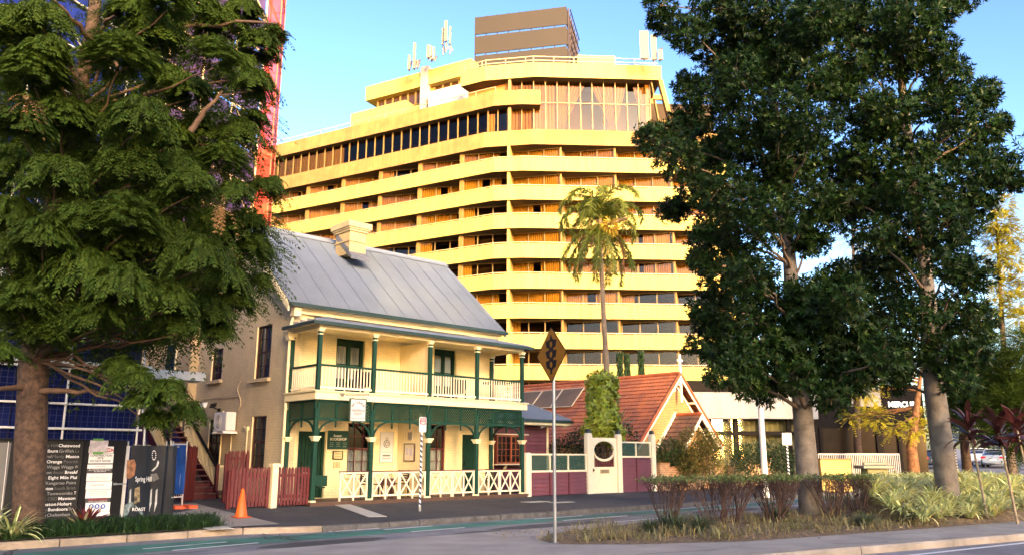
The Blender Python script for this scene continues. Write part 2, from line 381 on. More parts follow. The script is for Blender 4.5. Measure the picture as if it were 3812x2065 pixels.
# far footpath with its kerb: the street bends left beyond x = 34
kerb = [(-60, 17.95), (-20, 17.95), (8.6, 17.95), (10.2, 17.25), (26, 17.2), (33, 17.6), (40, 19.2), (52, 22.8), (75, 29.6), (130, 46)]
def path_z(x, y): return min(.15, max(0., .03*(y-17.3)))+rise(x, y)
V = []; F = []
offs = [.16, 1.0, 2.5, 5.2, 9, 90]
for (x, y) in kerb:
    for d in offs: V.append((x, y+d, path_z(x, y+d)))
k = len(offs)
for i in range(len(kerb)-1):
    for j in range(k-1): F.append((i*k+j, (i+1)*k+j, (i+1)*k+j+1, i*k+j+1))
tag(link_mesh('footpath', V, F, ASPHP), kind='structure')
def kerb_run(pts, step, name, m, z0=-.2, wid=.17, jit=.012, inner=1):
    mb = MB(); a = 0; P = [np.array(p, float) for p in pts]
    for i in range(len(P)-1):
        L = np.linalg.norm(P[i+1]-P[i]); n = max(1, round(L/step)); d = (P[i+1]-P[i])/L; nn = np.array([-d[1], d[0]])*inner
        for j in range(n):
            s0, s1 = L*j/n+.012, L*(j+1)/n-.012; h = rise(*(P[i]+d*s0))+random.uniform(-jit, jit); o = random.uniform(-jit, jit)
            p = P[i]+d*s0+nn*o; q = P[i]+d*s1+nn*(o+random.uniform(-jit, jit)*.5)
            mb.prism([(*p, z0+h), (*p, h-.03), (*(p+nn*.03), h+.006), (*(p+nn*wid), h+.006), (*(p+nn*wid), z0+h)], (*(q-p), 0))
    return mb.build(name, m)
tag(kerb_run(kerb[3:8], .95, 'stone_kerb', BLUEST), kind='structure')
tag(kerb_run(kerb[:4], 1.25, 'concrete_kerb', mat('pale_kerb', (.42, .33, .23), .85, .3, 1.6, .4, 40), wid=.2, jit=.006), kind='structure')
# worn patches, cracks and a drain on the road
pt = MB(); rr_ = random.Random(5)
for (x, y, a, b) in [(9, 15.1, 1.6, .5), (15.5, 15.0, 2.2, .45), (20, 16.3, 1.2, .35), (3.5, 15.0, 2.0, .4), (24, 15.2, 1.8, .5), (12.8, 14.75, .9, .25)]:
    pt.add([(x+a*math.cos(t)*rr_.uniform(.75, 1.1), y+b*math.sin(t)*rr_.uniform(.75, 1.1), -.1275) for t in np.linspace(0, 6.2832, 15)[:-1]], [tuple(range(14))])
tag(pt.build('road_patches', mat('asphalt_patch', (.10, .098, .095), .85, .25, 3, .3, 120, kind='asphalt')), kind='structure')
pt = MB()
for i in range(26):
    p = np.array([rr_.uniform(0, 30), rr_.uniform(14.6, 17.0), -.1195]); an = rr_.choice([0, .1, -.1, 1.5, 1.2])
    for k in range(rr_.randint(3, 8)): q = p+np.array([math.cos(an+rr_.uniform(-.5, .5)), math.sin(an+rr_.uniform(-.5, .5)), 0])*rr_.uniform(.15, .5); pt.bar(p, q, .028, .002); p = q
for i in range(22):
    x = rr_.uniform(9, 30); y = rr_.uniform(18, 21.5); p = np.array([x, y, path_z(x, y)+.004]); an = rr_.choice([0, 1.57, .2])
    for k in range(rr_.randint(2, 6)): q = p+np.array([math.cos(an+rr_.uniform(-.3, .3)), math.sin(an+rr_.uniform(-.3, .3)), 0])*rr_.uniform(.2, .6); q[2] = path_z(q[0], q[1])+.004; pt.bar(p, q, .016, .002); p = q
tag(pt.build('road_cracks', mat('crack_tar', (.035, .033, .03), .8, .2, 4)), kind='structure')
# paving slabs and tactile strips set in the path
sl = MB()
for (u0, v0, u1, v1, w) in [(431, 1302, 556, 1333, .55), (830, 1272, 950, 1303, .5)]:
    p = at(u0, v0, Z=.02); q = at(u1, v1, Z=.0); d = (q-p)[:2]; L = np.linalg.norm(d); d /= L; nn = np.array([-d[1], d[0]])
    for i in range(5):
        a = p[:2]+d*(L*i/5+.01); b = p[:2]+d*(L*(i+1)/5-.01)
        zz = lambda c: path_z(*c)+.008
        c4 = [a-nn*w/2, b-nn*w/2, b+nn*w/2, a+nn*w/2]; sl.prism([(*c, zz(c)) for c in c4], (0, 0, .01))
p = at(1330, 1262, Z=.08)
sl.box(p[0]-.3, p[1]-.4, path_z(*p[:2])+.004, p[0]+.6, p[1]+.1, path_z(*p[:2])+.016)
p = at(1400, 1262, Z=.08); sl.box(p[0]-.3, p[1]-.3, path_z(*p[:2])+.004, p[0]+.6, p[1]+.1, path_z(*p[:2])+.016)
tag(sl.build('paving_slabs', mat('pale_paving', (.46, .44, .38), .8, .12, 4, .2)), kind='structure')
drv = [at(431, 1298, Z=.03)[:2], at(556, 1334, Z=0)[:2], at(612, 1345, Z=0)[:2], at(505, 1276, Z=.1)[:2], at(470, 1262, Z=.12)[:2]]
V = []; Dv = [(8.2, 18.15), (9.6, 18.15), (9.9, 22.2), (10.6, 25.5), (8.4, 25.5), (8.2, 20.6)]
tag(link_mesh('concrete_driveway', [(x, y, path_z(x, y)+.006) for x, y in Dv], [tuple(range(6))], CONC), kind='structure')
# green bicycle lane and painted marks
tag(sheet('bicycle_lane', [(-60, 15.85), (8, 15.8), (11, 15.92), (26, 15.8), (33, 16.2), (38, 17.3), (36.7, 18.0), (33, 17.1), (26, 16.8), (11, 16.85), (8, 17.2), (-60, 17.2)], -.126, GREENL), kind='structure')
mk = MB()
for (x0, y0, x1, y1) in [(11.6, 16.78, 13.1, 16.84), (11.75, 15.9, 13.4, 15.96), (5.9, 16.42, 7.6, 16.56), (6.2, 15.78, 8.0, 15.98), (16.6, 16.75, 18.6, 16.75), (16.8, 15.85, 19.6, 15.85), (22, 16.75, 24.5, 16.75), (23, 15.85, 26, 15.85), (27.5, 15.0, 31, 15.2), (17.2, 14.6, 19.9, 14.6), (10.3, 17.12, 11.7, 17.14)]:
    w = .05
    mk.add([(x0, y0-w, -.121), (x1, y1-w, -.121), (x1, y1+w, -.121), (x0, y0+w, -.121)], [(0, 1, 2, 3)])
wl = [at(2290, 1395, Z=-.12)[:2], at(2576, 1364, Z=-.12)[:2]]; d = (wl[1]-wl[0])/np.linalg.norm(wl[1]-wl[0]); nn = np.array([-d[1], d[0]])*.06
a, b = wl[0]-d*9, wl[1]+d*12
mk.add([(*(a-nn), -.121), (*(b-nn), -.121), (*(b+nn), -.121), (*(a+nn), -.121)], [(0, 1, 2, 3)])
tag(mk.build('lane_markings', LINEW), kind='structure')
# concrete median between the two carriageways, its near kerb and the mulched bed
med_front = [(-14, 12.9), (4, 9.75), (12.5, 7.62), (20.5, 5.66), (30, 3.3), (44, 0)]
med_back = [(-14, 13.7), (5.3, 14.1), (11, 14.3), (15, 14.2), (20, 13.9), (30, 14.4), (44, 17)]
V = []; F = []
def lerp_line(L, t):
    xs_ = [p[0] for p in L]; x = xs_[0]+(xs_[-1]-xs_[0])*t; return np.array([x, np.interp(x, xs_, [p[1] for p in L])])
n = 30; prof = [(0, -.14), (.002, -.05), (.006, -.008), (.02, .004), (.9, .004), (1, -.128)]
for i in range(n+1):
    a, b = lerp_line(med_front, i/n), lerp_line(med_back, i/n)
    for t, z in prof: V.append((*(a+(b-a)*t), z+max(0, a[0]-42)*.026))
k = len(prof)
for i in range(n):
    for j in range(k-1): F.append((i*k+j, (i+1)*k+j, (i+1)*k+j+1, i*k+j+1))
tag(link_mesh('median_paving', V, F, CONC), kind='structure')
jt = MB()
for t in np.linspace(.03, .97, 22):
    a = lerp_line(med_front, t); jt.bar((a[0], a[1], -.06), (a[0]+random.uniform(-.1, .25), a[1]+random.uniform(.9, 1.3), .0035), .02, .006)
    jt.bar((a[0]-.01, a[1]-.004, -.135), (a[0]+.005, a[1]+.004, -.02), .016, .016)
for i in range(14):
    a = lerp_line(med_front, random.random()); y = a[1]+random.uniform(.5, 3.5); p = np.array([a[0], y, .0045])
    for k_ in range(4):
        q = p+np.array([random.uniform(.2, .7), random.uniform(-.25, .25), 0]); jt.bar(p, q, .012, .003); p = q
tag(jt.build('paving_cracks', mat('crack_dirt', (.05, .045, .04), .95, .2, 4)), kind='structure')
kf = [(-14, 12.82), (4, 9.67), (12.5, 7.54), (20.5, 5.58), (30, 3.22), (44, -.08)]
tag(kerb_run(kf, 2.4, 'median_kerb', KERBC, wid=.32, jit=.004, z0=-.2), kind='structure')
bed = [(11.35, 10.9), (11.75, 11.75), (12.9, 12.45), (16.8, 13.0), (24, 12.6), (33, 13.2), (44, 15.5), (44, 1.6), (33, 4.3), (24.2, 6.75), (19, 7.75), (14.5, 8.75), (12.4, 9.9)]
def bedz(x, y):
    return .02+.42*max(0, min(1, (x-20)/5))*max(0, 1-abs(y-(12.2-.22*(x-15)))/4.2)
V = [(27, 8.2, bedz(27, 8.2))]; 
rings = [.0, .25, .5, .75, 1.0]; nb = 60; per = []
for i in range(nb):
    t = i/nb*len(bed); j = int(t); f = t-j; p = np.array(bed[j])*(1-f)+np.array(bed[(j+1) % len(bed)])*f; per.append(p)
V = []; F = []; c0 = lambda p: np.array([min(max(p[0], 14), 38), 12.0-.22*(min(max(p[0], 14), 38)-15)-.8])
for r in [1, .8, .6, .4, .2, .02]:
    for p in per:
        c = c0(p); q = c+(p-c)*r; V.append((q[0], q[1], .008 if r == 1 else .02+bedz(*q)+.02*math.sin(q[0]*5+q[1]*7)))
for j in range(5):
    for i in range(nb): F.append((j*nb+i, j*nb+(i+1) % nb, (j+1)*nb+(i+1) % nb, (j+1)*nb+i))
MULCH = mat('leaf_mulch', (.27, .19, .105), .95, .55, 14, 1., 30)
tag(link_mesh('planting_bed', V, F, MULCH), kind='structure')
lbed = [(-6, 18.15), (8.2, 18.15), (8.1, 19.4), (-6, 19.6)]
tag(sheet('verge_bed', lbed, .03, MULCH), kind='structure')

# ================================================================ THE HERITAGE HOUSE
HX0, HX1, HY, HYB, DZ = 12.64, 21.45, 23.85, 31.15, .25
PX = [12.64, 14.63, 16.89, 19.01, 21.24]; PY = 22.06
house = thing('heritage_house', 'two storey cream brick house with grey corrugated iron roof and green timber verandahs', 'house', (17, 27, 0))
def wall_open(mb, along, fixed, depth, u0, u1, z0, z1, ops):
    us = sorted({u0, u1, *[o[0] for o in ops], *[o[1] for o in ops]})
    for a, b in zip(us[:-1], us[1:]):
        m = (a+b)/2; cuts = sorted([(o[2], o[3]) for o in ops if o[0] < m < o[1]]); z = z0
        for c0_, c1_ in cuts+[(z1, z1)]:
            if c0_ > z+1e-6:
                if along == 'x': mb.box(a, fixed, z, b, fixed+depth, c0_)
                else: mb.box(fixed, a, z, fixed+depth, b, c0_)
            z = max(z, c1_)
ops_front = [(14.3, 15.42, 3.52, 5.48), (18.46, 19.5, 3.52, 5.5), (13.08, 14.08, .27, 2.36), (14.9, 15.86, .98, 2.66), (18.1, 19.04, .98, 2.70), (19.86, 20.70, .27, 2.38)]
w = MB(); wall_open(w, 'x', HY, .3, HX0+.3, HX1, .0, 6.42, ops_front)
w.build('front_wall', CREAM, house)
ops_side = [(25.26, 26.36, 4.12, 5.94), (29.02, 29.97, 4.30, 5.47), (25.24, 26.28, 1.17, 2.88), (28.66, 29.75, 1.20, 2.87)]
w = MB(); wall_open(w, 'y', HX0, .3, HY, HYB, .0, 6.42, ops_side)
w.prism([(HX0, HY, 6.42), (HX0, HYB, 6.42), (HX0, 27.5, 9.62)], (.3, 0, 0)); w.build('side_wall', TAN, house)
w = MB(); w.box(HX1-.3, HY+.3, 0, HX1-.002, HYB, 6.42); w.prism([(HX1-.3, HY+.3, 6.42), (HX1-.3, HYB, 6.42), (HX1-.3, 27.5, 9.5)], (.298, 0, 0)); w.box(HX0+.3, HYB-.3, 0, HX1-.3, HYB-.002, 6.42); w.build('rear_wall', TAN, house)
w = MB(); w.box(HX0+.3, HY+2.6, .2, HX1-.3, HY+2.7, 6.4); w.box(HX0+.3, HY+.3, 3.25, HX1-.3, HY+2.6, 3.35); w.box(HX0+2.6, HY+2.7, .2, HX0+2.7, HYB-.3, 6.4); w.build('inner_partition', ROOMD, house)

def sash(parent, o, a, nrm_, w, h, cols, rows, fm, curtain=None, sill=True, cm=CURT, depth=.12):
    """double hung window: o = lower left corner in the wall face, a = unit along, nrm_ = outward"""
    o, a, n = np.array(o, float), np.array(a, float), np.array(nrm_, float); Z = np.array([0, 0, 1.])
    f = MB(); fw = .055; base = o-n*depth
    f.obox(base, a*fw, n*.07, Z*h); f.obox(base+a*(w-fw), a*fw, n*.07, Z*h); f.obox(base+a*fw, a*(w-2*fw), n*.07, Z*fw); f.obox(base+a*fw+Z*(h-fw), a*(w-2*fw), n*.07, Z*fw)
    f.obox(base+a*fw+Z*(h/2-.025), a*(w-2*fw), n*.06, Z*.05)
    for i in range(1, cols): f.obox(base+a*(w*i/cols-.011)+n*.012, a*.022, n*.035, Z*(h-.06))
    for half in (0, 1):
        for j in range(1, rows): f.obox(base+a*fw+Z*(h/2*half+h/2*j/rows-.011)+n*.014, a*(w-2*fw), n*.03, Z*.022)
    win = f.build('window', fm, parent)
    g = MB(); q = base+n*.025; g.add([q+a*.03+Z*.03, q+a*(w-.03)+Z*.03, q+a*(w-.03)+Z*(h-.03), q+a*.03+Z*(h-.03)], [(0, 1, 2, 3)]); g.build('pane', PANE, win)
    if curtain:
        z0, z1 = curtain; m = 24; V = []; F = []
        for i in range(m+1):
            p = base-n*(.08+.03*math.sin(i*1.9)+.012*math.sin(i*4.1))+a*(.04+(w-.08)*i/m); V += [p+Z*h*z0, p+Z*h*z1]
            if i < m: F.append((2*i, 2*i+2, 2*i+3, 2*i+1))
        link_mesh('curtain', V, F, cm, win)
    if sill:
        s = MB(); s.obox(o-a*.12-Z*.11+n*.002, a*(w+.24), n*.13, Z*.11); s.build('sill', TAN if nrm_[0] else CREAMT, win)
    return win
mX, mY, aX, aY = (-1, 0, 0), (0, -1, 0), (1, 0, 0), (0, 1, 0)
for (y0, y1, z0, z1), cz in zip(ops_side, [(.02, .97), (.4, .95), (.02, .97), (.02, .9)]):
    sash(house, (HX0, y1, z0), (0, -1, 0), mX, y1-y0, z1-z0, 2, 2, REDBROWN, cz, cm=mat('dim_curtain', (.42, .40, .34), .9))
rv = MB()
for (y0, y1, z0, z1) in ops_side: rv.box(HX0+.004, y1-.015, z0, HX0+.19, y1+.0005, z1)
rv.build('window_reveal', CREAMT, house)
for (x0, x1, z0, z1) in (ops_front[3], ops_front[4]): sash(house, (x0, HY, z0), aX, mY, x1-x0, z1-z0, 3, 2, MAROON, (.03, .52))
def french(o, w, h):
    o = np.array(o, float); f = MB(); y = o[1]+.14; x = o[0]; z = o[2]
    f.box(x, y-.04, z, x+.10, y+.05, z+h); f.box(x+w-.10, y-.04, z, x+w, y+.05, z+h); f.box(x+.1, y-.04, z+h-.12, x+w-.1, y+.05, z+h)
    f.box(x+w/2-.07, y-.02, z, x+w/2+.07, y+.04, z+h-.12)
    for k_ in (0, 1):
        a = x+.10+k_*(w/2-.03); b = a+w/2-.17
        f.box(a, y-.015, z, b, y+.03, z+.62); f.box(a, y-.01, z+h-.24, b, y+.03, z+h-.12); f.box(a, y-.012, z+1.08, b, y+.02, z+1.12)
    d = f.build('french_door', GREEND, house)
    g = MB(); g.add([(x+.1, y+.012, z+.6), (x+w-.1, y+.012, z+.6), (x+w-.1, y+.012, z+h-.2), (x+.1, y+.012, z+h-.2)], [(0, 1, 2, 3)]); g.build('pane', PANE, d)
    V = []; F = []
    for i in range(41): px_ = x+.1+(w-.2)*i/40; yy = y+.10+.025*math.sin(i*1.7); V += [(px_, yy, z+.3), (px_, yy, z+h-.15)]; F += [(2*i, 2*i+2, 2*i+3, 2*i+1)] if i < 40 else []
    link_mesh('curtain', V, F, CURT, d)
french((14.3, HY, 3.52), 1.12, 1.96); french((18.46, HY, 3.52), 1.04, 1.98)
for (x0, x1, z0, z1), lab in ((ops_front[2], 'double'), (ops_front[5], 'single')):
    f = MB(); f.box(x0, HY+.10, z0, x0+.09, HY+.2, z1); f.box(x1-.09, HY+.10, z0, x1, HY+.2, z1); f.box(x0+.09, HY+.1, z1-.1, x1-.09, HY+.2, z1)
    d = f.build('door', GREEND, house); p = MB(); m = 7
    for i in range(m): p.box(x0+.09+(x1-x0-.18)*i/m+.006, HY+.14, z0+.01, x0+.09+(x1-x0-.18)*(i+1)/m-.006, HY+.18, z1-.1)
    p.box(x0+.09, HY+.165, z0, x1-.09, HY+.19, z1-.1); p.build('door_leaf', GREEND, d)
    h = MB(); h.box(x0+.2, HY+.10, z0+.98, x0+.24, HY+.139, z0+1.12); h.build('handle', BLACK, d)

# roof
def corr(name, P0, along, m, parent, pitch=.09, amp=.011, up=None, flip=False, seg=6):
    """P0(s) -> (bottom, top) points for the sheet at distance s; waves along the eave"""
    L = along; n = int(L/pitch*seg); V = []; F = []
    for i in range(n+1):
        s = L*i/n; b, t = P0(s); dz = amp*math.sin(2*math.pi*s/pitch)
        u = np.array(up)*dz; V += [np.array(b)+u, np.array(t)+u]
        if i < n: F.append((2*i, 2*i+2, 2*i+3, 2*i+1) if not flip else (2*i+1, 2*i+3, 2*i+2, 2*i))
    return link_mesh(name, V, F, m, parent, smooth=False)
RX0, RX1, EY, EZ_, RY, RZ = 12.30, 21.75, 23.52, 6.42, 27.5, 9.86
upn = np.array([0, -.65, .76])
corr('roof', lambda s: ((RX0+s, EY, EZ_), (RX0+s, RY, RZ)), RX1-RX0, IRON, house, .0762, .024, upn)
corr('roof', lambda s: ((RX0+s, 2*RY-EY, EZ_), (RX0+s, RY, RZ)), RX1-RX0, IRON, house, .0762, .012, (0, .65, .76), True)
rd = MB(); rd.tube([(RX0-.02, RY, RZ+.02), (RX1+.02, RY, RZ+.02)], .055, 10)
for sg in (-1, 1): rd.obox((RX0-.02, RY, RZ+.055), (RX1-RX0+.04, 0, 0), (0, sg*.24, -.21), (0, sg*.006, .008))
rd.build('ridge_cap', RIDGE, house)
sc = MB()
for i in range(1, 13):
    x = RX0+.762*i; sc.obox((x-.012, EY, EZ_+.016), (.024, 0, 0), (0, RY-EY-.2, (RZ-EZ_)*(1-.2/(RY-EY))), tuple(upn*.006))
sc.build('roof_sheet_lap', mat('lap_steel', (.185, .222, .27), .6, .1, 2, spec=.2), house)  # seam strips a little darker than the roof sheets
g = MB(); g.box(RX0-.03, EY-.13, EZ_-.13, RX1+.03, EY-.02, EZ_-.015); g.build('gutter', mat('gutter_green', (.02, .045, .04), .4, .1, 4), house)
f = MB(); f.box(HX0+.05, HY-.22, 6.24, RX1-.1, HY+.02, 6.30); f.box(HX0+.05, HY-.15, 6.12, RX1-.2, HY-.003, 6.24); f.box(HX0+.05, HY-.27, 6.30, RX1-.05, HY-.03, 6.37)
f.build('cornice', CREAMT, house)
for sg in (-1, 1):
    bg_ = MB()
    e = np.array([RX0-.04, RY+sg*(RY-EY), EZ_-.06]); t = np.array([RX0-.04, RY, RZ-.06]); bg_.prism([e, t, t-np.array([0, 0, .30]), e-np.array([0, 0, .24])], (.05, 0, 0))
    e2 = e+np.array([RX1-RX0+.03, 0, 0]); t2 = t+np.array([RX1-RX0+.03, 0, 0]); b2_ = MB(); b2_.prism([e2, t2, t2-np.array([0, 0, .25]), e2-np.array([0, 0, .2])], (.05, 0, 0)); b2_.build('barge_board', CREAMT, house)
    so = np.array([RX0+.01, RY+sg*(RY-EY), EZ_-.1]); st = np.array([RX0+.01, RY, RZ-.1]); bg_.prism([so, st, st+np.array([HX0-RX0-.01, 0, 0]), so+np.array([HX0-RX0-.01, 0, 0])], (0, 0, -.03))
    bg_.build('barge_board', CREAMT, house)
# rain head and downpipe on the corner
d = MB(); d.box(HX0-.13, HY-.30, 6.0, HX0+.12, HY-.04, 6.28); d.tube([(HX0-.05, HY-.1, 6.0), (HX0-.09, HY-.03, 5.72), (HX0-.09, HY+.02, 5.6)], .05)
d.prism([(HX0-.24, HY-.18, 5.42), (HX0+.02, HY-.18, 5.42), (HX0-.02, HY-.18, 5.22), (HX0-.18, HY-.18, 5.22)], (0, .26, 0)); d.box(HX0-.26, HY-.2, 5.42, HX0+.03, HY+.1, 5.47)
d.tube([(HX0-.09, HY-.02, 5.25), (HX0-.09, HY-.02, .12)], .05)
for z in (1.6, 3.0, 4.4): d.tube([(HX0-.09, HY-.02, z), (HX0-.09, HY-.02, z+.05)], .06)
d.build('downpipe', CREAMT, house)
# chimney: on the front slope just below the ridge
for Y in np.linspace(25.8, 27.6, 300):
    p = at(899, 637, Y=Y)
    if p[2] > EZ_+(Y-EY)*(RZ-EZ_)/(RY-EY): break
cy0, cx_ = Y, p[0]; cz0 = p[2]
CHM = mat('chimney_cream', (.60, .45, .21), .7, .10, 2, .2, kind='paintbrick')
c = MB(); hw = .36; cd = 1.0
zt = vz(cx_, cy0, 583)
c.box(cx_-hw, cy0, cz0-.05, cx_+hw, cy0+cd, zt-.02)
c.box(cx_-hw-.04, cy0-.04, zt-.42, cx_+hw+.04, cy0+cd+.04, zt-.36); chim = c.build('chimney', CHM, house)
c = MB(); c.box(cx_-hw-.06, cy0-.06, zt-.02, cx_+hw+.06, cy0+cd+.06, zt+.06); c.box(cx_-hw-.11, cy0-.11, zt+.06, cx_+hw+.11, cy0+cd+.11, zt+.12); c.box(cx_-hw-.16, cy0-.16, zt+.12, cx_+hw+.16, cy0+cd+.16, zt+.34); c.build('chimney_cap', mat('chimney_cap_cream', (.56, .44, .24), .7, .15, 3, .2), chim)
c = MB()
for i in range(9): c.box(cx_-hw-.02, cy0+i*.11, cz0-.12+i*.094, cx_-hw-.002, cy0+i*.11+.10, cz0+.14+i*.094)
c.obox((cx_-hw-.05, cy0-.02, cz0-.12), (2*hw+.1, 0, 0), (0, -.22, -.19), (0, .0, .14)); c.build('flashing', mat('lead_grey', (.16, .17, .19), .5, .15, 5), chim)

# verandah: roof, posts, floors, lattice
VX0, VX1, VY, VZ, VT = 12.34, 21.52, 21.88, 5.63, 6.10; HIP = 1.75
def vr(s):
    x = VX0+s; t = max(0.02, min(1, s/HIP, (VX1-x)/HIP)); return (x, VY, VZ), (x, VY+(HY-VY)*t, VZ+(VT-VZ)*(t**.85))
corr('verandah_roof', vr, VX1-VX0, IRON, house, .0762, .010, (0, -.25, .97))
corr('verandah_roof', lambda s: ((VX0, VY+s, VZ), (VX0+HIP*max(.02, s/(HY-VY)), VY+s, VZ+(VT-VZ)*max(.02, s/(HY-VY))**.85)), HY-VY, IRON, house, .0762, .010, (-.25, 0, .97), True)
corr('verandah_roof', lambda s: ((VX1, VY+s, VZ), (VX1-HIP*max(.02, s/(HY-VY)), VY+s, VZ+(VT-VZ)*max(.02, s/(HY-VY))**.85)), HY-VY, IRON, house, .0762, .010, (.25, 0, .97))
h = MB()
for xa, xb in ((VX0, VX0+HIP), (VX1, VX1-HIP)): h.tube([(xa, VY, VZ+.02), ((xa+xb)/2, (VY+HY)/2, VZ+(VT-VZ)*.56+.02), (xb, HY-.01, VT+.02)], .03, 6)
h.box(VX0+HIP, HY-.03, VT-.03, VX1-HIP, HY-.004, VT+.09); h.build('roof_flashing', RIDGE, house)
fl = MB()
for i in range(6): fl.box(VX0+.32+i*.24, HY-.02, VZ+.05+i*.075, VX0+.32+(i+1)*.24-.002, HY-.003, VZ+.22+i*.085)
fl.build('flashing', mat('lead_grey', (.16, .17, .19), .5, .15, 5), house)
g = MB(); g.box(VX0-.1, VY-.11, VZ-.11, VX1+.1, VY, VZ-.01); g.box(VX0-.1, VY, VZ-.11, VX0, HY-.02, VZ-.01); g.box(VX1, VY, VZ-.11, VX1+.1, HY-.02, VZ-.01); g.build('verandah_gutter', MATS['gutter_green'], house)
ce = MB(); ce.box(VX0+.02, VY+.03, VZ-.06, VX1-.02, HY-.004, VZ-.03); ce.box(PX[0]-.06, PY-.05, VZ-.20, PX[-1]+.06, PY+.05, VZ-.06); ce.box(PX[0]-.05, PY+.05, VZ-.2, PX[0]+.05, HY-.01, VZ-.06); ce.box(PX[-1]-.05, PY+.05, VZ-.2, PX[-1]+.05, HY-.01, VZ-.06)
ce.build('verandah_ceiling', CREAMT, house)
def post(x, y, full=True):
    p = MB(); r = .062
    p.box(x-r, y-r, DZ, x+r, y+r, 3.0); p.box(x-r*.95, y-r*.95, 3.5, x+r*.95, y+r*.95, VZ-.2); po = p.build('post', GREEN, house, .006)
    c = MB()
    c.prism([(x-.13, y-.13, 2.12), (x+.13, y-.13, 2.12), (x+.13, y+.13, 2.12), (x-.13, y+.13, 2.12)], (0, 0, .045)); c.box(x-.10, y-.10, 2.06, x+.10, y+.10, 2.12); c.box(x-.08, y-.08, 2.02, x+.08, y+.08, 2.06)
    c.build('capital', CREAMT, po); c = MB(); c.box(x-.10, y-.10, VZ-.26, x+.10, y+.10, VZ-.201); c.box(x-.08, y-.08, VZ-.30, x+.08, y+.08, VZ-.26); c.build('capital', CREAMT, po)
    c = MB(); c.box(x-.08, y-.08, VZ-.40, x+.08, y+.08, VZ-.37); c.build('collar', CREAMT, po); c = MB(); c.box(x-.085, y-.085, DZ+.001, x+.085, y+.085, DZ+.05); c.build('base', CREAMT, po)
for x in PX: post(x, PY)
post(PX[0], HY-.07); post(PX[-1], HY-.07)
f = MB(); f.box(PX[0]-.14, PY-.14, 3.26, PX[-1]+.14, PY+.02, 3.49); f.box(PX[0]-.14, PY+.02, 3.26, PX[0]+.02, HY-.003, 3.49); f.box(PX[-1]-.02, PY+.02, 3.26, PX[-1]+.14, HY-.003, 3.49)
f.box(PX[0]-.19, PY-.19, 3.49, PX[-1]+.19, HY-.004, 3.53); f.build('balcony_floor', CREAMT, house)
f = MB(); f.box(PX[0]+.02, PY+.02, 3.36, PX[-1]-.02, HY-.003, 3.42); f.build('balcony_soffit', CREAMT, house)
d = MB(); d.box(PX[0]-.1, PY-.10, .18, PX[-1]+.25, HY-.003, DZ); d.box(PX[0]-.25, PY-.38, .02, PX[-1]+.3, PY-.11, .13); d.box(PX[0]-.1, PY-.09, 0, PX[-1]+.2, PY+.05, .18); d.build('verandah_deck', DECK, house)
# balusters
def balus(p, q, z0, zr, name='balustrade'):
    p, q = np.array(p, float), np.array(q, float); L = np.linalg.norm(q-p); d_ = (q-p)/L; m = MB()
    m.bar((*p, z0+.10), (*q, z0+.10), .05, .06); n_ = int(L/.115)
    for i in range(n_): c_ = p+d_*(L*(i+.5)/n_); m.box(c_[0]-.015, c_[1]-.015, z0+.02 if i % 5 == 2 else z0+.07, c_[0]+.015, c_[1]+.015, zr-.05)
    b_ = m.build(name, WHITE, house); r = MB(); r.bar((*p, zr-.02), (*q, zr-.02), .085, .06); r.build('handrail', GREEN, b_)
g0 = .07
for a, b in zip(PX[:-1], PX[1:]): balus((a+g0, PY), (b-g0, PY), 3.53, 4.33)
balus((PX[0], PY+g0), (PX[0], HY-.14), 3.53, 4.33); balus((PX[-1], PY+g0), (PX[-1], HY-.14), 3.53, 4.33)
# lattice frieze with arched brackets
def lattice(p, q, z0, z1, panels, arches=True):
    p, q = np.array(p, float), np.array(q, float); L = np.linalg.norm(q-p); d_ = (q-p)/L; nn_ = np.array([-d_[1], d_[0]]); m = MB(); s = MB()
    P3 = lambda u, z, o=0.: np.array([*(p+d_*u+nn_*o), z])
    m.bar(P3(0, z0), P3(L, z0), .06, .07); m.bar(P3(0, z1), P3(L, z1), .06, .07)
    for i in range(panels+1): m.bar(P3(L*i/panels, z0+.02), P3(L*i/panels, z1-.02), .055, .06, up=(*nn_, 0))
    st = .098; hh = z1-z0
    u = -hh
    while u < L:
        for sg, off in ((1, .012), (-1, -.012)):
            a0, a1 = (u, u+hh) if sg > 0 else (u+hh, u); za, zb = z0, z1
            # clip
            t0, t1 = 0., 1.
            da = a1-a0
            for lim, s_ in ((0, 1), (L, -1)):
                tt = (lim-a0)/da
                if (da > 0) == (s_ > 0): t0 = max(t0, tt)
                else: t1 = min(t1, tt)
            if t1-t0 > .03: s.bar(P3(a0+da*t0, za+hh*t0, off), P3(a0+da*t1, za+hh*t1, off), .033, .010, up=(*nn_, 0)) if False else s.obox(P3(a0+da*t0-.020, za+hh*t0, off), P3(.040, 0)-P3(0, 0), (*(nn_*.009), 0), P3(da*(t1-t0), hh*(t1-t0))-P3(0, 0))
        u += st
    for i in range(1, panels): m.box(*(P3(L*i/panels, z0-.20)-np.array([.02, .02, 0])), *(P3(L*i/panels, z0)+np.array([.02, .02, 0]))); m.sphere(P3(L*i/panels, z0-.21), .03, 8, 6)
    fr = m.build('lattice_frieze', GREEN, house); s.build('lattice_slats', GREEN, fr)
    if arches:
        r = min(.62, L*.44)
        for side in (0, 1):
            b = MB(); pts = []
            for k_ in range(9):
                a_ = math.pi/2*k_/8; uu = r*(1-math.cos(a_)) if side == 0 else L-r*(1-math.cos(a_)); pts.append(P3(uu, 2.1+(z0-.03-2.1)*math.sin(a_)))
            for a_, c_ in zip(pts[:-1], pts[1:]): b.bar(a_, c_, .05, .05, up=(*nn_, 0))
            b.build('bracket', GREEN, house)
for a, b in zip(PX[:-1], PX[1:]): lattice((a+.062, PY), (b-.062, PY), 2.68, 3.22, 3)
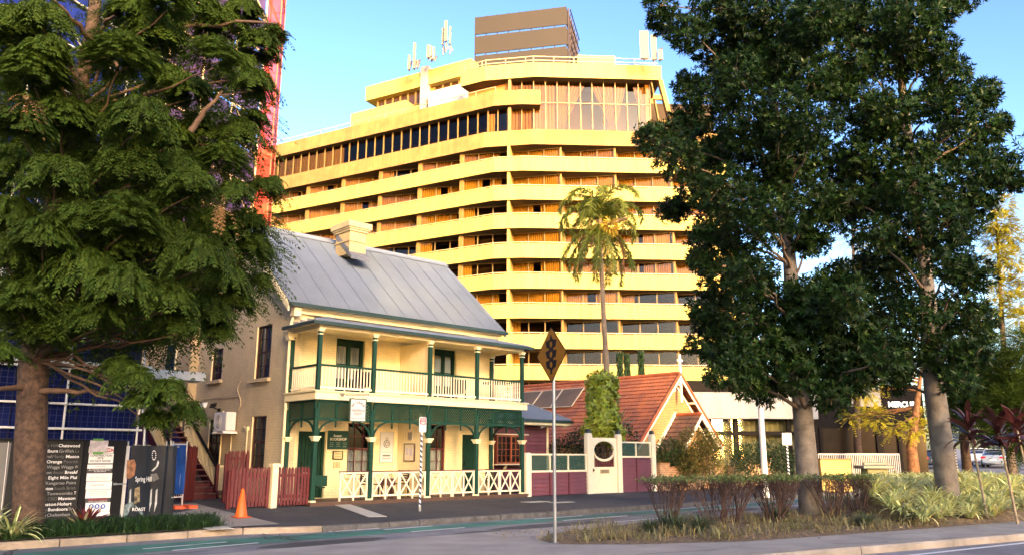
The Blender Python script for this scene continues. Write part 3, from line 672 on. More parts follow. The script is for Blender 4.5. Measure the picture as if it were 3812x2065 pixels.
lattice((PX[0], PY+.062), (PX[0], HY-.13), 2.68, 3.22, 2); lattice((PX[-1], PY+.062), (PX[-1], HY-.13), 2.68, 3.22, 2)
# cross-braced railing frames on the ground floor
def xframe(x0, x1):
    m = MB(); y = PY; z0, z1 = DZ+.10, DZ+.85
    m.box(x0, y-.03, z1-.05, x1, y+.03, z1); m.box(x0, y-.025, z0, x1, y+.025, z0+.05)
    for x in (x0, (x0+x1)/2-.02, x1-.045): m.box(x, y-.022, DZ, x+.045, y+.022, z1-.05)
    for a, b in ((x0+.045, (x0+x1)/2-.02), ((x0+x1)/2+.025, x1-.045)):
        m.bar((a, y-.008, z0+.05), (b, y-.008, z1-.05), .04, .03, up=(0, 1, 0)); m.bar((a, y+.012, z1-.05), (b, y+.012, z0+.05), .04, .03, up=(0, 1, 0))
    o = m.build('crossed_railing', WHITE, house); r = MB(); r.box(x0-.01, y-.045, z1+.001, x1+.01, y+.045, z1+.03); r.build('rail_cap', MAROON, o)
xframe(13.55, 14.55)
for a, b in zip(PX[1:-1], PX[2:]): m_ = (a+b)/2; xframe(a+.08, m_-.01); xframe(m_+.01, b-.08)
# boarded partition that divides the verandah
for z0, z1 in ((DZ, 3.35), (3.53, VZ-.2)):
    m = MB(); n_ = 16
    for i in range(n_): y = 22.2+(HY-22.2)*i/n_; m.box(16.91, y+.004, z0, 16.97, y+(HY-22.2)/n_-.004, z1)
    m.box(16.922, 22.2, z0, 16.958, HY-.004, z1); m.build('partition_boards', mat('cream_boards', (.74, .62, .34), .6, .06, 3), house)
# iron tie bar with S plate, pipes on the side wall
s = MB(); pts = []
for i in range(25):
    t = i/24; a_ = (t-.5)*2
    yy = 27.35+.16*math.sin(a_*math.pi*1.02)*(1 if True else 1); pts.append((HX0-.03, yy, 3.62+a_*.52))
s.tube(pts, .022, 6); s.tube([(HX0-.03, 27.35, 3.60), (HX0-.03, 30.6, 3.66)], .014, 6); s.build('wall_tie', mat('tie_cream', (.55, .46, .3), .6), house)
s = MB(); s.tube([(HX0-.04, 27.7, 2.35), (HX0-.04, 27.7, .3)], .02, 6); s.tube([(HX0-.04, 26.75, 2.55), (HX0-.04, 26.55, 2.45), (HX0-.04, 26.5, 2.4), (HX0-.04, 26.5, 1.4)], .025, 6); s.box(HX0-.09, 26.42, 2.42, HX0-.01, 26.58, 2.56); s.tube([(HX0-.05, 28.5, 3.15), (HX0-.05, 28.5, .4)], .03, 6); s.build('conduit', CREAMT, house)

# air conditioner
ac = thing('air_conditioner', 'white air conditioner unit bracketed to the tan side wall of the house', 'air conditioner', (12.4, 27.9, 2.4))
m = MB(); m.box(12.20, 27.35, 2.42, 12.56, 28.35, 3.06); cas = m.build('casing', PURE, ac, .02)
m = MB(); m.tube([(12.192, 27.95, 2.74), (12.199, 27.95, 2.74)], .25, 24); m.build('fan_grille', mat('fan_grey', (.30, .30, .29), .5), ac)
m = MB()
for r in (.06, .12, .18, .24): m.tube([(12.188, 27.95+r*math.cos(a_), 2.74+r*math.sin(a_)) for a_ in np.linspace(0, 6.2832, 25)], .008, 5)
m.build('grille_ring', PURE, ac)
m = MB(); m.box(12.15, 27.4, 2.36, 12.64, 27.46, 2.41); m.box(12.15, 28.2, 2.36, 12.64, 28.26, 2.41); m.box(12.12, 27.3, 2.33, 12.62, 28.3, 2.36); m.build('bracket', PURE, ac)
fl_ = thing('floodlight', 'small white twin floodlight on an arm above the side stairs', 'floodlight', (12.5, 29, 3.2))
m = MB(); m.tube([(12.64, 28.9, 3.2), (12.25, 28.85, 3.3)], .02); m.box(12.58, 28.82, 3.14, 12.63, 28.98, 3.26); m.build('arm', BLACK, fl_)
m = MB(); m.prism([(12.0, 29.0, 3.24), (12.0, 29.3, 3.24), (12.05, 29.3, 3.42), (12.05, 29.0, 3.42)], (.16, 0, .05)); m.build('lamp_head', PURE, fl_); m = MB(); m.prism([(12.2, 28.6, 3.24), (12.2, 28.85, 3.24), (12.25, 28.85, 3.4), (12.25, 28.6, 3.4)], (.14, 0, .04)); m.build('lamp_head', BLACK, fl_)

# ---- signs on the house
SIGNG = mat('sign_green', (.006, .055, .03), .4, .08, 5); SIGNW = mat('sign_white', (.62, .62, .60), .5, .04, 5); INK = mat('sign_ink', (.02, .02, .025), .5); GOLD = mat('sign_cream_letter', (.85, .80, .60), .5)
def board(name, label, x0, x1, z0, z1, m, frame=None, y=HY, th=.03, fm=BLACK):
    t = thing(name, label, 'sign', ((x0+x1)/2, y, z0)); b = MB(); b.box(x0, y-th-.004, z0, x1, y-.004, z1); b.build('sign_board', m, t)
    if frame:
        f = MB(); w_ = frame; f.box(x0-w_, y-th-.02, z0-w_, x0, y-.003, z1+w_); f.box(x1, y-th-.02, z0-w_, x1+w_, y-.003, z1+w_); f.box(x0, y-th-.02, z0-w_, x1, y-.003, z0); f.box(x0, y-th-.02, z1, x1, y-.003, z1+w_); f.build('frame', fm, t)
    return t
ZU = (0, 0, 1)
s1 = board('bookshop_sign', 'dark green Besant Bookshop board beside the left verandah door', 14.12, 14.9, 1.80, 2.40, SIGNG)
l = MB(); yt = HY-.036
text(l, 'Besant', (14.48, yt, 2.205), aX, ZU, .075, .30, bold=.012); text(l, 'BOOKSHOP', (14.51, yt, 2.085), aX, ZU, .085, .62, bold=.02)
for r in range(3):
    for c_ in range(3): text(l, [['Tuesdays', 'Thursdays', 'Sundays'], ['Wednesday', 'Fridays', '1 to 4'], ['10 to 5', '10 to 5', 'Saturdays']][r][c_], (14.26+.25*c_, yt, 2.0-.06*r), aX, ZU, .026, .13)
l.build('lettering', GOLD, s1)
s2 = board('library_plaque', 'small pale Library and Bookshop plaque in dark frame under the green board', 14.36, 14.68, 1.50, 1.72, mat('plaque_yellow', (.72, .62, .30), .5), .025)
l = MB(); text(l, 'LIBRARY &', (14.52, yt, 1.63), aX, ZU, .045, .26); text(l, 'BOOKSHOP', (14.52, yt, 1.54), aX, ZU, .045, .26); l.build('lettering', INK, s2)
s3 = board('letter_flap', 'small timber letter flap set in the cream wall below the plaque', 14.38, 14.63, 1.20, 1.40, mat('flap_tan', (.62, .46, .22), .6)); l = MB(); l.box(14.5, yt-.004, 1.2, 14.51, yt, 1.4); l.build('slot', INK, s3); s3['category'] = 'letter flap'
s4 = board('society_notice_board', 'tall white board with round triangle emblem on the cream verandah wall', 16.18, 16.70, 1.38, 2.40, SIGNW, .012, fm=mat('notice_edge', (.5, .5, .48)))
l = MB(); cx, cz = 16.44, 2.0
l.tube([(cx+.12*math.cos(a_), yt, cz+.12*math.sin(a_)) for a_ in np.linspace(0, 6.2832, 33)], .012, 5); l.tube([(cx+.045*math.cos(a_), yt, cz+.17+.04*math.sin(a_)) for a_ in np.linspace(0, 6.2832, 17)], .008, 5)
for sg in (1, -1):
    T = [(cx+.09*math.cos(a_), yt-.002, cz+sg*.09*math.sin(a_)) for a_ in (math.pi/2, math.pi/2+2.094, math.pi/2+4.189)]
    for a_, b_ in zip(T, T[1:]+T[:1]): l.bar(a_, b_, .012, .006, up=(0, 1, 0))
l.bar((16.22, yt, 1.72), (16.66, yt, 1.72), .008, .004, up=(0, 1, 0)); l.bar((16.28, yt, 1.60), (16.6, yt, 1.60), .05, .004, up=(0, 1, 0)); l.bar((16.26, yt, 1.5), (16.62, yt, 1.5), .02, .004, up=(0, 1, 0))
l.build('emblem', mat('emblem_grey', (.14, .14, .13), .5), s4)
# on the partition (faces -X)
def pboard(name, label, cat, y0, y1, z0, z1, m, fr=None):
    t = thing(name, label, cat, (16.9, (y0+y1)/2, z0)); b = MB(); b.box(16.875, y0, z0, 16.905, y1, z1); b.build('panel', m, t)
    if fr:
        f = MB(); w_ = .03; f.box(16.86, y0-w_, z0-w_, 16.906, y0, z1+w_); f.box(16.86, y1, z0-w_, 16.906, y1+w_, z1+w_); f.box(16.86, y0, z0-w_, 16.906, y1, z0); f.box(16.86, y0, z1, 16.906, y1, z1+w_); f.build('frame', fr, t)
    return t
nb_ = pboard('notice_case', 'framed cream notice case with papers on the verandah partition', 'notice case', 22.82, 23.36, 1.44, 1.98, mat('case_cream', (.66, .58, .40), .6), mat('case_frame', (.07, .04, .03), .5))
l = MB(); l.box(16.869, 23.13, 1.62, 16.874, 23.27, 1.86); l.box(16.869, 22.92, 1.60, 16.874, 23.08, 1.84); l.build('paper', mat('paper_lilac', (.52, .47, .52), .7), nb_)
sp_ = pboard('heritage_plaque', 'small grey plaque above the framed notice case', 'plaque', 22.95, 23.2, 2.12, 2.4, mat('plaque_grey', (.42, .38, .30), .5)); l = MB()
for i in range(6): l.box(16.871, 22.98, 2.16+i*.035, 16.8745, 23.17, 2.172+i*.035)
l.build('lettering', INK, sp_)
# hanging street sign
hs = thing('hanging_sign', 'white Theosophical Society sign hanging on an iron arm from the balcony', 'hanging sign', (13.6, 21.5, 2.6))
hy = 21.45; hx0, hx1 = at(881, 1030, Y=hy)[0], at(918, 1030, Y=hy)[0]; hz1, hz0 = vz((hx0+hx1)/2, hy, 1004), vz((hx0+hx1)/2, hy, 1057)
m = MB(); m.box(hx0, hy-.025, hz0, hx1, hy+.025, hz1); m.build('sign_board', SIGNW, hs)
m = MB(); w_ = .03; m.box(hx0-w_, hy-.035, hz0-w_, hx0, hy+.035, hz1+w_); m.box(hx1, hy-.035, hz0-w_, hx1+w_, hy+.035, hz1+w_); m.box(hx0, hy-.035, hz0-w_, hx1, hy+.035, hz0); m.box(hx0, hy-.035, hz1, hx1, hy+.035, hz1+w_); m.build('frame', mat('sign_frame_green', (.05, .10, .06), .5), hs)
l = MB(); xc = (hx0+hx1)/2; yt = hy-.027; wd = hx1-hx0
for i, ch in enumerate('BRISBANE'):
    a_ = R_(62-17.7*i); ax = np.array([math.sin(a_), 0, math.cos(a_)]) if False else np.array([math.cos(a_-math.pi/2), 0, math.sin(a_-math.pi/2)]); r = wd*.36
    a_ = R_(152-17.7*i); o = np.array([xc+r*math.cos(a_), yt, hz1-.30+r*.95*math.sin(a_)]); t_ = np.array([math.sin(a_), 0, -math.cos(a_)])
    text(l, ch, o, t_, (math.cos(a_), 0, math.sin(a_)), .075, bold=.01, norm=(0, -1, 0))
text(l, 'THE', (xc, yt, hz1-.29), aX, ZU, .025); text(l, 'THEOSOPHICAL', (xc, yt, hz1-.37), aX, ZU, .075, wd*.92, bold=.012); text(l, 'SOCIETY', (xc, yt, hz1-.47), aX, ZU, .075, wd*.6, bold=.012)
text(l, 'LIBRARY & BOOKSHOP', (xc, yt, hz0+.05), aX, ZU, .045, wd*.9); l.build('lettering', INK, hs)
m = MB(); m.tube([(hx0-.1, 21.98, hz1+.18), (hx0-.1, hy, hz1+.12), (hx1+.12, hy, hz1+.16)], .018, 6); m.tube([(hx0+.08, hy, hz1+.13), (hx0+.08, hy, hz1)], .01, 5); m.tube([(hx1-.08, hy, hz1+.15), (hx1-.08, hy, hz1)], .01, 5); m.sphere((hx0-.1, 21.75, hz1+.14), .05); m.sphere((hx1+.12, hy, hz1+.16), .025); m.build('iron_arm', mat('iron_grey', (.20, .19, .17), .5), hs)

# ---- furniture on the verandahs
DARKT = mat('dark_timber', (.05, .03, .022), .55, .2, 6)
def chair():
    t = thing('slatted_chair', 'dark slatted timber chair behind the crossed white railing left of the planter', 'chair', (0, 0, 0), group='chairs on the lower verandah')
    for sx in (-.2, .2):
        for sy in (-.2, .2): m = MB(); m.box(sx-.02, sy-.02, 0, sx+.02, sy+.02, .45 if sy < 0 else .88); m.build('leg', DARKT, t)
    m = MB()
    for i in range(6): m.box(-.22, -.22+i*.076, .43, .22, -.16+i*.076, .455)
    m.build('seat', DARKT, t); m = MB()
    for i in range(5): m.box(-.18, .19, .52+i*.075, .18, .21, .57+i*.075)
    m.build('backrest', DARKT, t); return t
c1 = chair(); put(c1, (15.2, 22.9, DZ), R_(100)); c2 = copy_tree(c1); put(c2, (16.35, 22.85, DZ), R_(-75), label='dark slatted timber chair between the planter and the boarded partition')
c3 = copy_tree(c1); put(c3, (20.6, 22.9, DZ), R_(95), label='dark slatted chair at the right end of the lower verandah')
pl = thing('planter_box', 'small brown planter with twiggy pale flowers on the lower verandah', 'planter', (15.8, 22.75, DZ))
m = MB(); m.prism([(15.6, 22.6, DZ+.4), (16.0, 22.6, DZ+.4), (16.0, 22.9, DZ+.4), (15.6, 22.9, DZ+.4)], (0, 0, .22)); m.box(15.63, 22.63, DZ, 15.68, 22.68, DZ+.4); m.box(15.92, 22.63, DZ, 15.97, 22.68, DZ+.4); m.box(15.63, 22.83, DZ, 15.68, 22.88, DZ+.4); m.box(15.92, 22.83, DZ, 15.97, 22.88, DZ+.4); m.build('box', mat('planter_brown', (.16, .07, .045), .6), pl)
P, D_ = clump_points((15.8, 22.75, DZ+.72), (.18, .12, .14), 160, .2); foliage('flowers', leaves(P, D_, .06, .02), mat('pale_flower', (.42, .40, .22), .8, island=.4), pl)
def bench(x0, x1, lab):
    t = thing('outdoor_sofa', lab, 'sofa', ((x0+x1)/2, 22.7, 3.53)); m = MB(); m.box(x0, 22.5, 3.78, x1, 23.0, 3.9); m.build('seat', BLACK, t); m = MB(); m.box(x0, 22.44, 3.9, x1, 22.5, 4.26); m.build('backrest', BLACK, t)
    for x in (x0, x1-.06):
        m = MB(); m.box(x, 22.46, 3.53, x+.06, 22.52, 3.78); m.box(x, 22.94, 3.53, x+.06, 23.0, 3.78); m.build('leg', BLACK, t)
bench(14.15, 14.85, 'black outdoor seat back against the left balcony doors'); bench(18.25, 18.85, 'black outdoor seat back against the right balcony doors')
t = thing('balcony_table', 'dark round edged table at the right end of the balcony', 'table', (20.5, 22.7, 3.53)); m = MB(); m.lathe((20.45, 22.75, 3.53), [(0, .70), (.45, .70), (.47, .73), (.45, .76), (0, .76)], 20); m.build('table_top', DARKT, t); m = MB(); m.tube([(20.45, 22.75, 3.53), (20.45, 22.75, 4.24)], .05); m.build('leg', DARKT, t)
t = thing('wicker_chair', 'white wicker chair with a yellow cushion at the right end of the balcony', 'chair', (20.8, 22.45, 3.53)); m = MB()
for i in range(13):
    a_ = math.pi*(i/12); m.tube([(20.85+.24*math.cos(a_), 22.55-.2*math.sin(a_), 3.55), (20.85+.28*math.cos(a_), 22.55-.24*math.sin(a_), 4.15)], .014, 5)
for z in (3.65, 3.8, 3.95, 4.14): m.tube([(20.85+.27*math.cos(a_), 22.55-.23*math.sin(a_), z) for a_ in np.linspace(0, math.pi, 13)], .02, 5)
m.build('backrest', PURE, t); m = MB(); m.box(20.62, 22.4, 3.82, 21.08, 22.85, 3.9); m.build('seat', PURE, t); m = MB(); m.box(20.7, 22.42, 3.9, 21.0, 22.52, 4.2); m.build('cushion', mat('cushion_yellow', (.8, .5, .05), .8), t)
t = thing('bench_seat', 'green curved end bench behind the red picket fence at the verandah corner', 'bench', (12.9, 22.9, .25)); m = MB(); m.box(12.75, 22.6, .68, 13.45, 22.7, 1.0); m.build('backrest', GREEN, t); m = MB(); m.box(12.75, 22.7, .62, 13.45, 23.1, .66); m.build('seat', GREEN, t); m = MB(); m.tube([(12.78, 22.6, .25), (12.78, 22.6, .95), (12.78, 22.75, 1.12), (12.78, 22.95, 1.0), (12.78, 23.05, .25)], .03, 6); m.build('end_frame', WHITE, t)

# ---- timber rear wing and outside stair
BOARD = mat('tan_weatherboard', (.52, .40, .22), .65, .12, 3)
rw = thing('rear_wing', 'tan weatherboard wing at the back of the tan brick wall, up on stumps', 'building', (14, 33.5, 0))
def boards(mb, p, q, z0, z1, step=.16, out=(0, 0), proud=.025):
    p, q, o_ = np.array(p, float), np.array(q, float), np.array(out, float); z = z0
    while z < z1-.01:
        t_ = min(z+step, z1); a, b = p+o_*proud, q+o_*proud; c_, d_ = p+o_*.004, q+o_*.004
        g_ = .018 if proud > .03 else 0; mb.add([(*a, z+g_), (*b, z+g_), (*d_, t_), (*c_, t_), (*c_, z+g_), (*d_, z+g_)], [(0, 1, 2, 3), (4, 5, 1, 0)]); z = t_
m = MB(); boards(m, (12.3, 37.5), (12.3, 31.2), 2.9, 6.7, out=(-1, 0)); m.box(12.3, 31.2, 2.9, 12.45, 37.5, 6.7); boards(m, (12.3, 31.2), (12.64, 31.2), 2.9, 6.7, out=(0, -1)); m.build('weatherboard_wall', BOARD, rw)
m = MB(); m.box(12.24, 32.5, 4.0, 12.295, 33.5, 6.0); wn = m.build('window', CREAMT, rw); m = MB(); m.box(12.22, 32.58, 4.08, 12.238, 33.42, 5.92); m.build('pane', mat('dark_pane', (.015, .02, .022), .1), wn)
m = MB(); m.prism([(11.9, 31.1, 6.7), (11.9, 37.7, 6.7), (13.5, 37.7, 7.9), (13.5, 31.1, 7.9)], (0, 0, .05)); m.build('roof', RIDGE, rw)
m = MB()
for y in (31.3, 33.4, 35.4, 37.4): m.box(12.3, y-.06, 0.1, 12.42, y+.06, 2.9)
m.box(11.2, 32.0, 2.8, 12.3, 37.5, 2.9); m.build('stump', BARKG, rw)
st = thing('timber_staircase', 'dark timber outside stair with cream balusters climbing beside the tan wall', 'staircase', (11.8, 28.2, .1))
SX0, SX1 = 11.15, 12.35; nst = 14; Y0, Y1 = 27.9, 32.0; Z0, Z1 = .15, 2.85
m = MB()
for i in range(nst):
    y = Y0+(Y1-Y0)*i/nst; z = Z0+(Z1-Z0)*(i+1)/nst; m.box(SX0, y-.03, z-.045, SX1-.05, y+.30, z)
m.build('treads', mat('tread_brown', (.13, .055, .045), .7, .3, 5), st); m = MB()
for x in (SX0-.05, SX1-.05): m.prism([(x, Y0-.1, Z0-.1), (x, Y0+.2, Z0-.1), (x, Y1+.1, Z1-.25), (x, Y1+.1, Z1+.02), (x, Y0-.1, Z0+.2)], (.05, 0, 0))
m.build('stringer', MAROON, st); m = MB()
for i in range(3): m.box(SX0, Y0-.02+i*.29, Z0+i*.19-.12, SX1-.06, Y0+.0+i*.29, Z0+i*.19+.13)
m.build('riser', MAROON, st)
def stair_rail(x):
    m = MB(); n_ = 34
    for i in range(n_): t = (i+.5)/n_; y = Y0+.2+(Y1-Y0)*t; z = Z0+.15+(Z1-Z0)*t; m.box(x-.014, y-.014, z, x+.014, y+.014, z+.82)
    m.bar((x, Y0+.2, Z0+.25), (x, Y1+.2, Z1+.25), .04, .05); b = m.build('balustrade', CREAMT, st); r = MB(); r.bar((x, Y0+.12, Z0+1.0), (x, Y1+.3, Z1+1.08), .08, .06); r.build('handrail', BLACK, b)
    q = MB(); q.box(x-.05, Y0+.08, .1, x+.05, Y0+.18, 1.3); q.build('newel_post', MAROON, b)
stair_rail(SX1-.02); stair_rail(SX0-.03)
m = MB()
for i in range(8): m.box(SX1+.02+i*.04, Y0+.1, .42, SX1+.038+i*.04, Y0+.12, 1.2)
m.box(SX1, Y0+.09, 1.2, SX1+.3, Y0+.14, 1.26); m.build('end_balustrade', CREAMT, st)

# ---- picket fences
def pickets(name, label, p, q, h, n_, group=None, w=.075, m_=MAROON, cat='fence'):
    p, q = np.array(p, float), np.array(q, float); L = np.linalg.norm(q-p); d_ = (q-p)/L; nn_ = np.array([d_[1], -d_[0]]); z = path_z(*p)
    t = thing(name, label, cat, (*((p+q)/2), z), group=group)
    m = MB()
    for i in range(n_):
        c_ = p+d_*(L*(i+.5)/n_)+nn_*random.uniform(.0, .006); a = c_-d_*w/2; b = c_+d_*w/2; hz = z+h+random.uniform(-.015, .015); lean = random.uniform(-.008, .008)
        m.prism([(*a, z+.05), (*b, z+.05), (*(b+d_*lean), hz-.06), (*(c_+d_*lean), hz), (*(a+d_*lean), hz-.06)], (*(nn_*-.02), 0))
    m.build('pickets', m_, t); m = MB()
    for zz in (z+.3, z+h-.25): m.bar((*(p-nn_*.04), zz), (*(q-nn_*.04), zz), .035, .08)
    m.build('rail', m_, t); m = MB()
    for e in (p-nn_*.1, q-nn_*.1): m.box(e[0]-.045, e[1]-.045, z, e[0]+.045, e[1]+.045, z+h-.1)
    m.build('fence_post', m_, t); return t
pickets('picket_fence', 'maroon picket fence left of the white gatepost, behind the traffic cone', (10.15, 22.15), (11.30, 22.12), 1.14, 11, 'maroon picket fences')
pickets('picket_fence', 'maroon picket fence between the white gatepost and the verandah deck', (11.54, 22.12), (12.68, 22.12), 1.14, 11, 'maroon picket fences')
pickets('picket_fence', 'taller maroon picket gate at the foot of the side stairs', (11.4, 25.2), (12.1, 25.2), 1.60, 7, 'maroon picket fences', cat='gate')
pickets('board_fence', 'narrow tall maroon board fence beside the blue mesh panel', (10.55, 26.2), (11.0, 26.6), 1.75, 5, w=.10)
gp = thing('gatepost', 'square cream gatepost with a flat cap between two picket fences', 'gatepost', (11.42, 22.1, .1)); m = MB(); m.box(11.33, 22.02, .1, 11.51, 22.2, 1.28); m.build('post', CREAMT, gp, .008); m = MB(); m.box(11.29, 21.98, 1.281, 11.55, 22.24, 1.35); m.prism([(11.31, 22.0, 1.351), (11.53, 22.0, 1.351), (11.53, 22.22, 1.351), (11.31, 22.22, 1.351)], (0, 0, .02)); m.build('cap', CREAMT, gp)
m = MB(); m.box(11.36, 22.012, 1.12, 11.47, 22.02, 1.2); m.build('number_plate', GOLD, gp)
cn = at(606, 1303, Z=.06); tc_ = thing('traffic_cone', 'orange traffic cone standing on the footpath by the picket fence', 'traffic cone', cn)
OR = mat('cone_orange', (.85, .13, .01), .5, .1, 6)
zc = path_z(cn[0], cn[1]); m = MB(); m.lathe((cn[0], cn[1], zc), [(.16, .03), (.15, .06), (.035, .69), (.02, .70), (0, .70)], 20); m.build('cone_body', OR, tc_)
m = MB(); m.box(cn[0]-.19, cn[1]-.19, zc+.002, cn[0]+.19, cn[1]+.19, zc+.03); m.build('cone_base', mat('cone_base_orange', (.5, .08, .01), .6), tc_, .01)
# ================================================================ PURPLE FENCE, GATE AND COTTAGE
FY = 22.1; k_ = 2576/3812
def zz2(x, y, Y=FY): return at((1800+x/1.613)*k_, (1200+y/1.613)*k_, Y=Y)      # from a measured enlargement
LG = mat('lattice_green', (.03, .10, .07), .5, .15, 5)
def weather(mb, x0, x1, y, z0, z1, step=.15, proud=.036): boards(mb, (x0, y), (x1, y), z0, z1, step, (0, -1), proud); mb.box(x0, y, z0, x1, y+.05, z1)
def lat_panel(x0, x1, z0, z1, y, parent, st=.085, w_=.040):
    s = MB(); hh = z1-z0; u = -hh
    while u < x1-x0:
        for sg in (1, -1):
            a0, a1 = (u, u+hh) if sg > 0 else (u+hh, u); da = a1-a0; t0, t1 = 0., 1.
            for lim, s_ in ((0, 1), (x1-x0, -1)):
                tt = (lim-a0)/da
                if (da > 0) == (s_ > 0): t0 = max(t0, tt)
                else: t1 = min(t1, tt)
            if t1-t0 > .03: s.obox((x0+a0+da*t0-w_/2, y+sg*.006, z0+hh*t0), (w_, 0, 0), (0, .006, 0), (da*(t1-t0), 0, hh*(t1-t0)))
        u += st
    return s.build('lattice', LG, parent)
def purple_panel(x0, x1, zb, zm, zt, n_, label):
    t = thing('weatherboard_fence', label, 'fence', ((x0+x1)/2, FY, zb), group='purple weatherboard fence')
    m = MB(); weather(m, x0, x1, FY, zb, zm); m.build('weatherboards', PURPLE, t)
    m = MB(); m.box(x0, FY-.04, zm, x1, FY+.04, zm+.07); m.box(x0, FY-.04, zt-.06, x1, FY+.04, zt)
    for i in range(n_+1):
        x = x0+(x1-x0-.06)*i/n_; m.box(x, FY-.035, zm+.07, x+.06, FY+.035, zt-.06)
    m.build('fence_frame', WHITE, t); m = MB()
    for i in range(1, n_): x = x0+(x1-x0)*i/n_; m.box(x-.03, FY-.045, zb, x+.03, FY-.02, zm-.002)
    m.build('cover_strip', MAROON, t)
    for i in range(n_): lat_panel(x0+(x1-x0-.06)*i/n_+.06, x0+(x1-x0-.06)*(i+1)/n_, zm+.07, zt-.06, FY, t)
GX = [21.42, 21.68, 24.82, 25.12, 26.70, 26.98, 29.0, 29.28]
zt1 = vz(23.2, FY, 1140); zm1 = vz(23.2, FY, 1184)-.03
purple_panel(GX[1], GX[2], .15, zm1, zt1, 3, 'long low purple weatherboard fence with green lattice strip left of the cream gate')
zt2 = vz(28, FY, 1110); zm2 = vz(28, FY, 1148)-.03
purple_panel(GX[5], GX[6], .12, zm2, zt2, 2, 'higher purple weatherboard fence panel right of the cream gate')
FIN = mat('finial_dark', (.05, .06, .055), .5, .1, 5)
for (x0, x1, vt, lab) in [(GX[0], GX[1], 1143, 'short cream fence post against the verandah end'), (GX[2], GX[3], 1093, 'tall cream gatepost with dark cap left of the cream garden gate'), (GX[4], GX[5], 1096, 'tall cream gatepost with dark cap right of the cream garden gate'), (GX[6], GX[7], 1096, 'tall cream post with dark cap at the right end of the purple fence')]:
    t = thing('gatepost', lab, 'gatepost', ((x0+x1)/2, FY, .12), group='cream posts of the purple fence'); zt = vz((x0+x1)/2, FY, vt); m = MB(); m.box(x0+.002, FY-.10, .10, x1-.002, FY+.10, zt); m.prism([(x0+.002, FY-.10, zt), (x1-.002, FY-.10, zt), (x1-.05, FY-.10, zt+.08), (x0+.05, FY-.10, zt+.08)], (0, .2, 0)); m.build('post', WHITE, t, .01)
    if vt < 1140: m = MB(); c_ = (x0+x1)/2; m.prism([(c_-.09, FY-.08, zt+.081), (c_+.09, FY-.08, zt+.081), (c_+.06, FY-.08, zt+.24), (c_-.06, FY-.08, zt+.24)], (0, .16, 0)); m.build('cap', FIN, t)
gt = thing('garden_gate', 'cream timber garden gate with an oval opening above maroon slats', 'gate', ((GX[3]+GX[4])/2, FY, .1))
gx0, gx1 = GX[3]+.02, GX[4]-.02; gc = (gx0+gx1)/2; gz = vz(gc, FY, 1131); zt = vz(gc, FY, 1100); zr = vz(gc, FY, 1173); rw_, rh = (gx1-gx0)/2-.16, .36
m = MB(); y0, y1 = FY-.035, FY+.035
m.box(gx0, y0, .14, gx0+.14, y1, zt); m.box(gx1-.14, y0, .14, gx1, y1, zt); m.box(gx0+.14, y0, zr-.08, gx1-.14, y1, zr); m.box(gx0+.14, y0, .14, gx1-.14, y1, .28); m.box(gc-.05, y0, .28, gc+.05, y1, zr-.08)
m.box(gx0+.14, y0+.02, .28, gx1-.14, y1-.02, zr-.08); n_ = 20
for i in range(n_):
    xa, xb = gc-rw_-.02+(2*rw_+.04)*i/n_, gc-rw_-.02+(2*rw_+.04)*(i+1)/n_; f = lambda x: rh*math.sqrt(max(0, 1-((x-gc)/(rw_+.021))**2))
    m.prism([(xa, y0, gz+f(xa)), (xb, y0, gz+f(xb)), (xb, y0, zt), (xa, y0, zt)], (0, y1-y0, 0))
    m.prism([(xa, y0, gz-f(xa)-.09), (xb, y0, gz-f(xb)-.09), (xb, y0, gz-f(xb)), (xa, y0, gz-f(xa))], (0, y1-y0, 0))
m.build('gate_leaf', WHITE, gt); m = MB()
for i in range(9): x = gx0+.2+(gx1-gx0-.4)*i/8; m.box(x-.035, FY-.01, zr, x+.035, FY+.015, gz-.33*math.sqrt(max(.05, 1-((x-gc)/rw_)**2))-.05)
m.build('slats', MAROON, gt)
m = MB(); m.box(gc-.28, y0-.012, zr-.26, gc+.28, y0-.001, zr-.10); pl_ = m.build('name_plate', mat('plate_gold', (.45, .36, .18), .5), gt); m = MB()
for i in range(3): m.bar((gc-.22, y0-.014, zr-.14-.045*i), (gc+.22, y0-.014, zr-.14-.045*i), .018, .003, up=(0, 1, 0))
m.build('lettering', INK, pl_); m = MB(); m.sphere((gx0+.07, y0-.04, zr-.12), .035, 8, 6); m.box(gx0+.04, y0-.012, zr-.2, gx0+.1, y0-.001, zr-.06); m.build('handle', mat('brass_dark', (.2, .12, .05), .4, metal=.7), gt)

cot = thing('weatherboard_cottage', 'low purple weatherboard cottage with a pale corrugated hip roof beside the house', 'cottage', (24, 27, .15))
CY_ = 25.0; cxr = at(1375, 1130, Y=CY_)[0]
m = MB(); weather(m, 21.5, cxr, CY_, .15, 3.0, .17); boards(m, (cxr+.05, CY_), (cxr+.05, 33), .15, 3.0, .17, (1, 0)); m.box(cxr-.05, CY_+.05, .15, cxr+.05, 33, 3.0); m.build('wall', PURPLE, cot)
m = MB(); m.box(cxr-.04, CY_-.045, .15, cxr+.08, CY_-.024, 3.0); m.build('corner_trim', CREAMT, cot)
ex, ey, ez = at(1437, 1057, Y=24.3)[0], 24.3, vz(at(1437, 1057, Y=24.3)[0], 24.3, 1057); cr = 2.9
corr('roof', lambda s: ((21.5+s, ey, ez), (min(21.5+s, ex), ey+max(.02, min(4.4, ex-21.5-s)), ez+max(.02, min(4.4, ex-21.5-s))*.52)), ex-21.5, IRON, cot, .0762, .01, (0, -.4, .9))
corr('roof', lambda s: ((ex, ey+s, ez), (ex-max(.02, min(4.4, s)), ey+s, ez+max(.02, min(4.4, s))*.52)), 9, IRON, cot, .0762, .01, (.4, 0, .9))
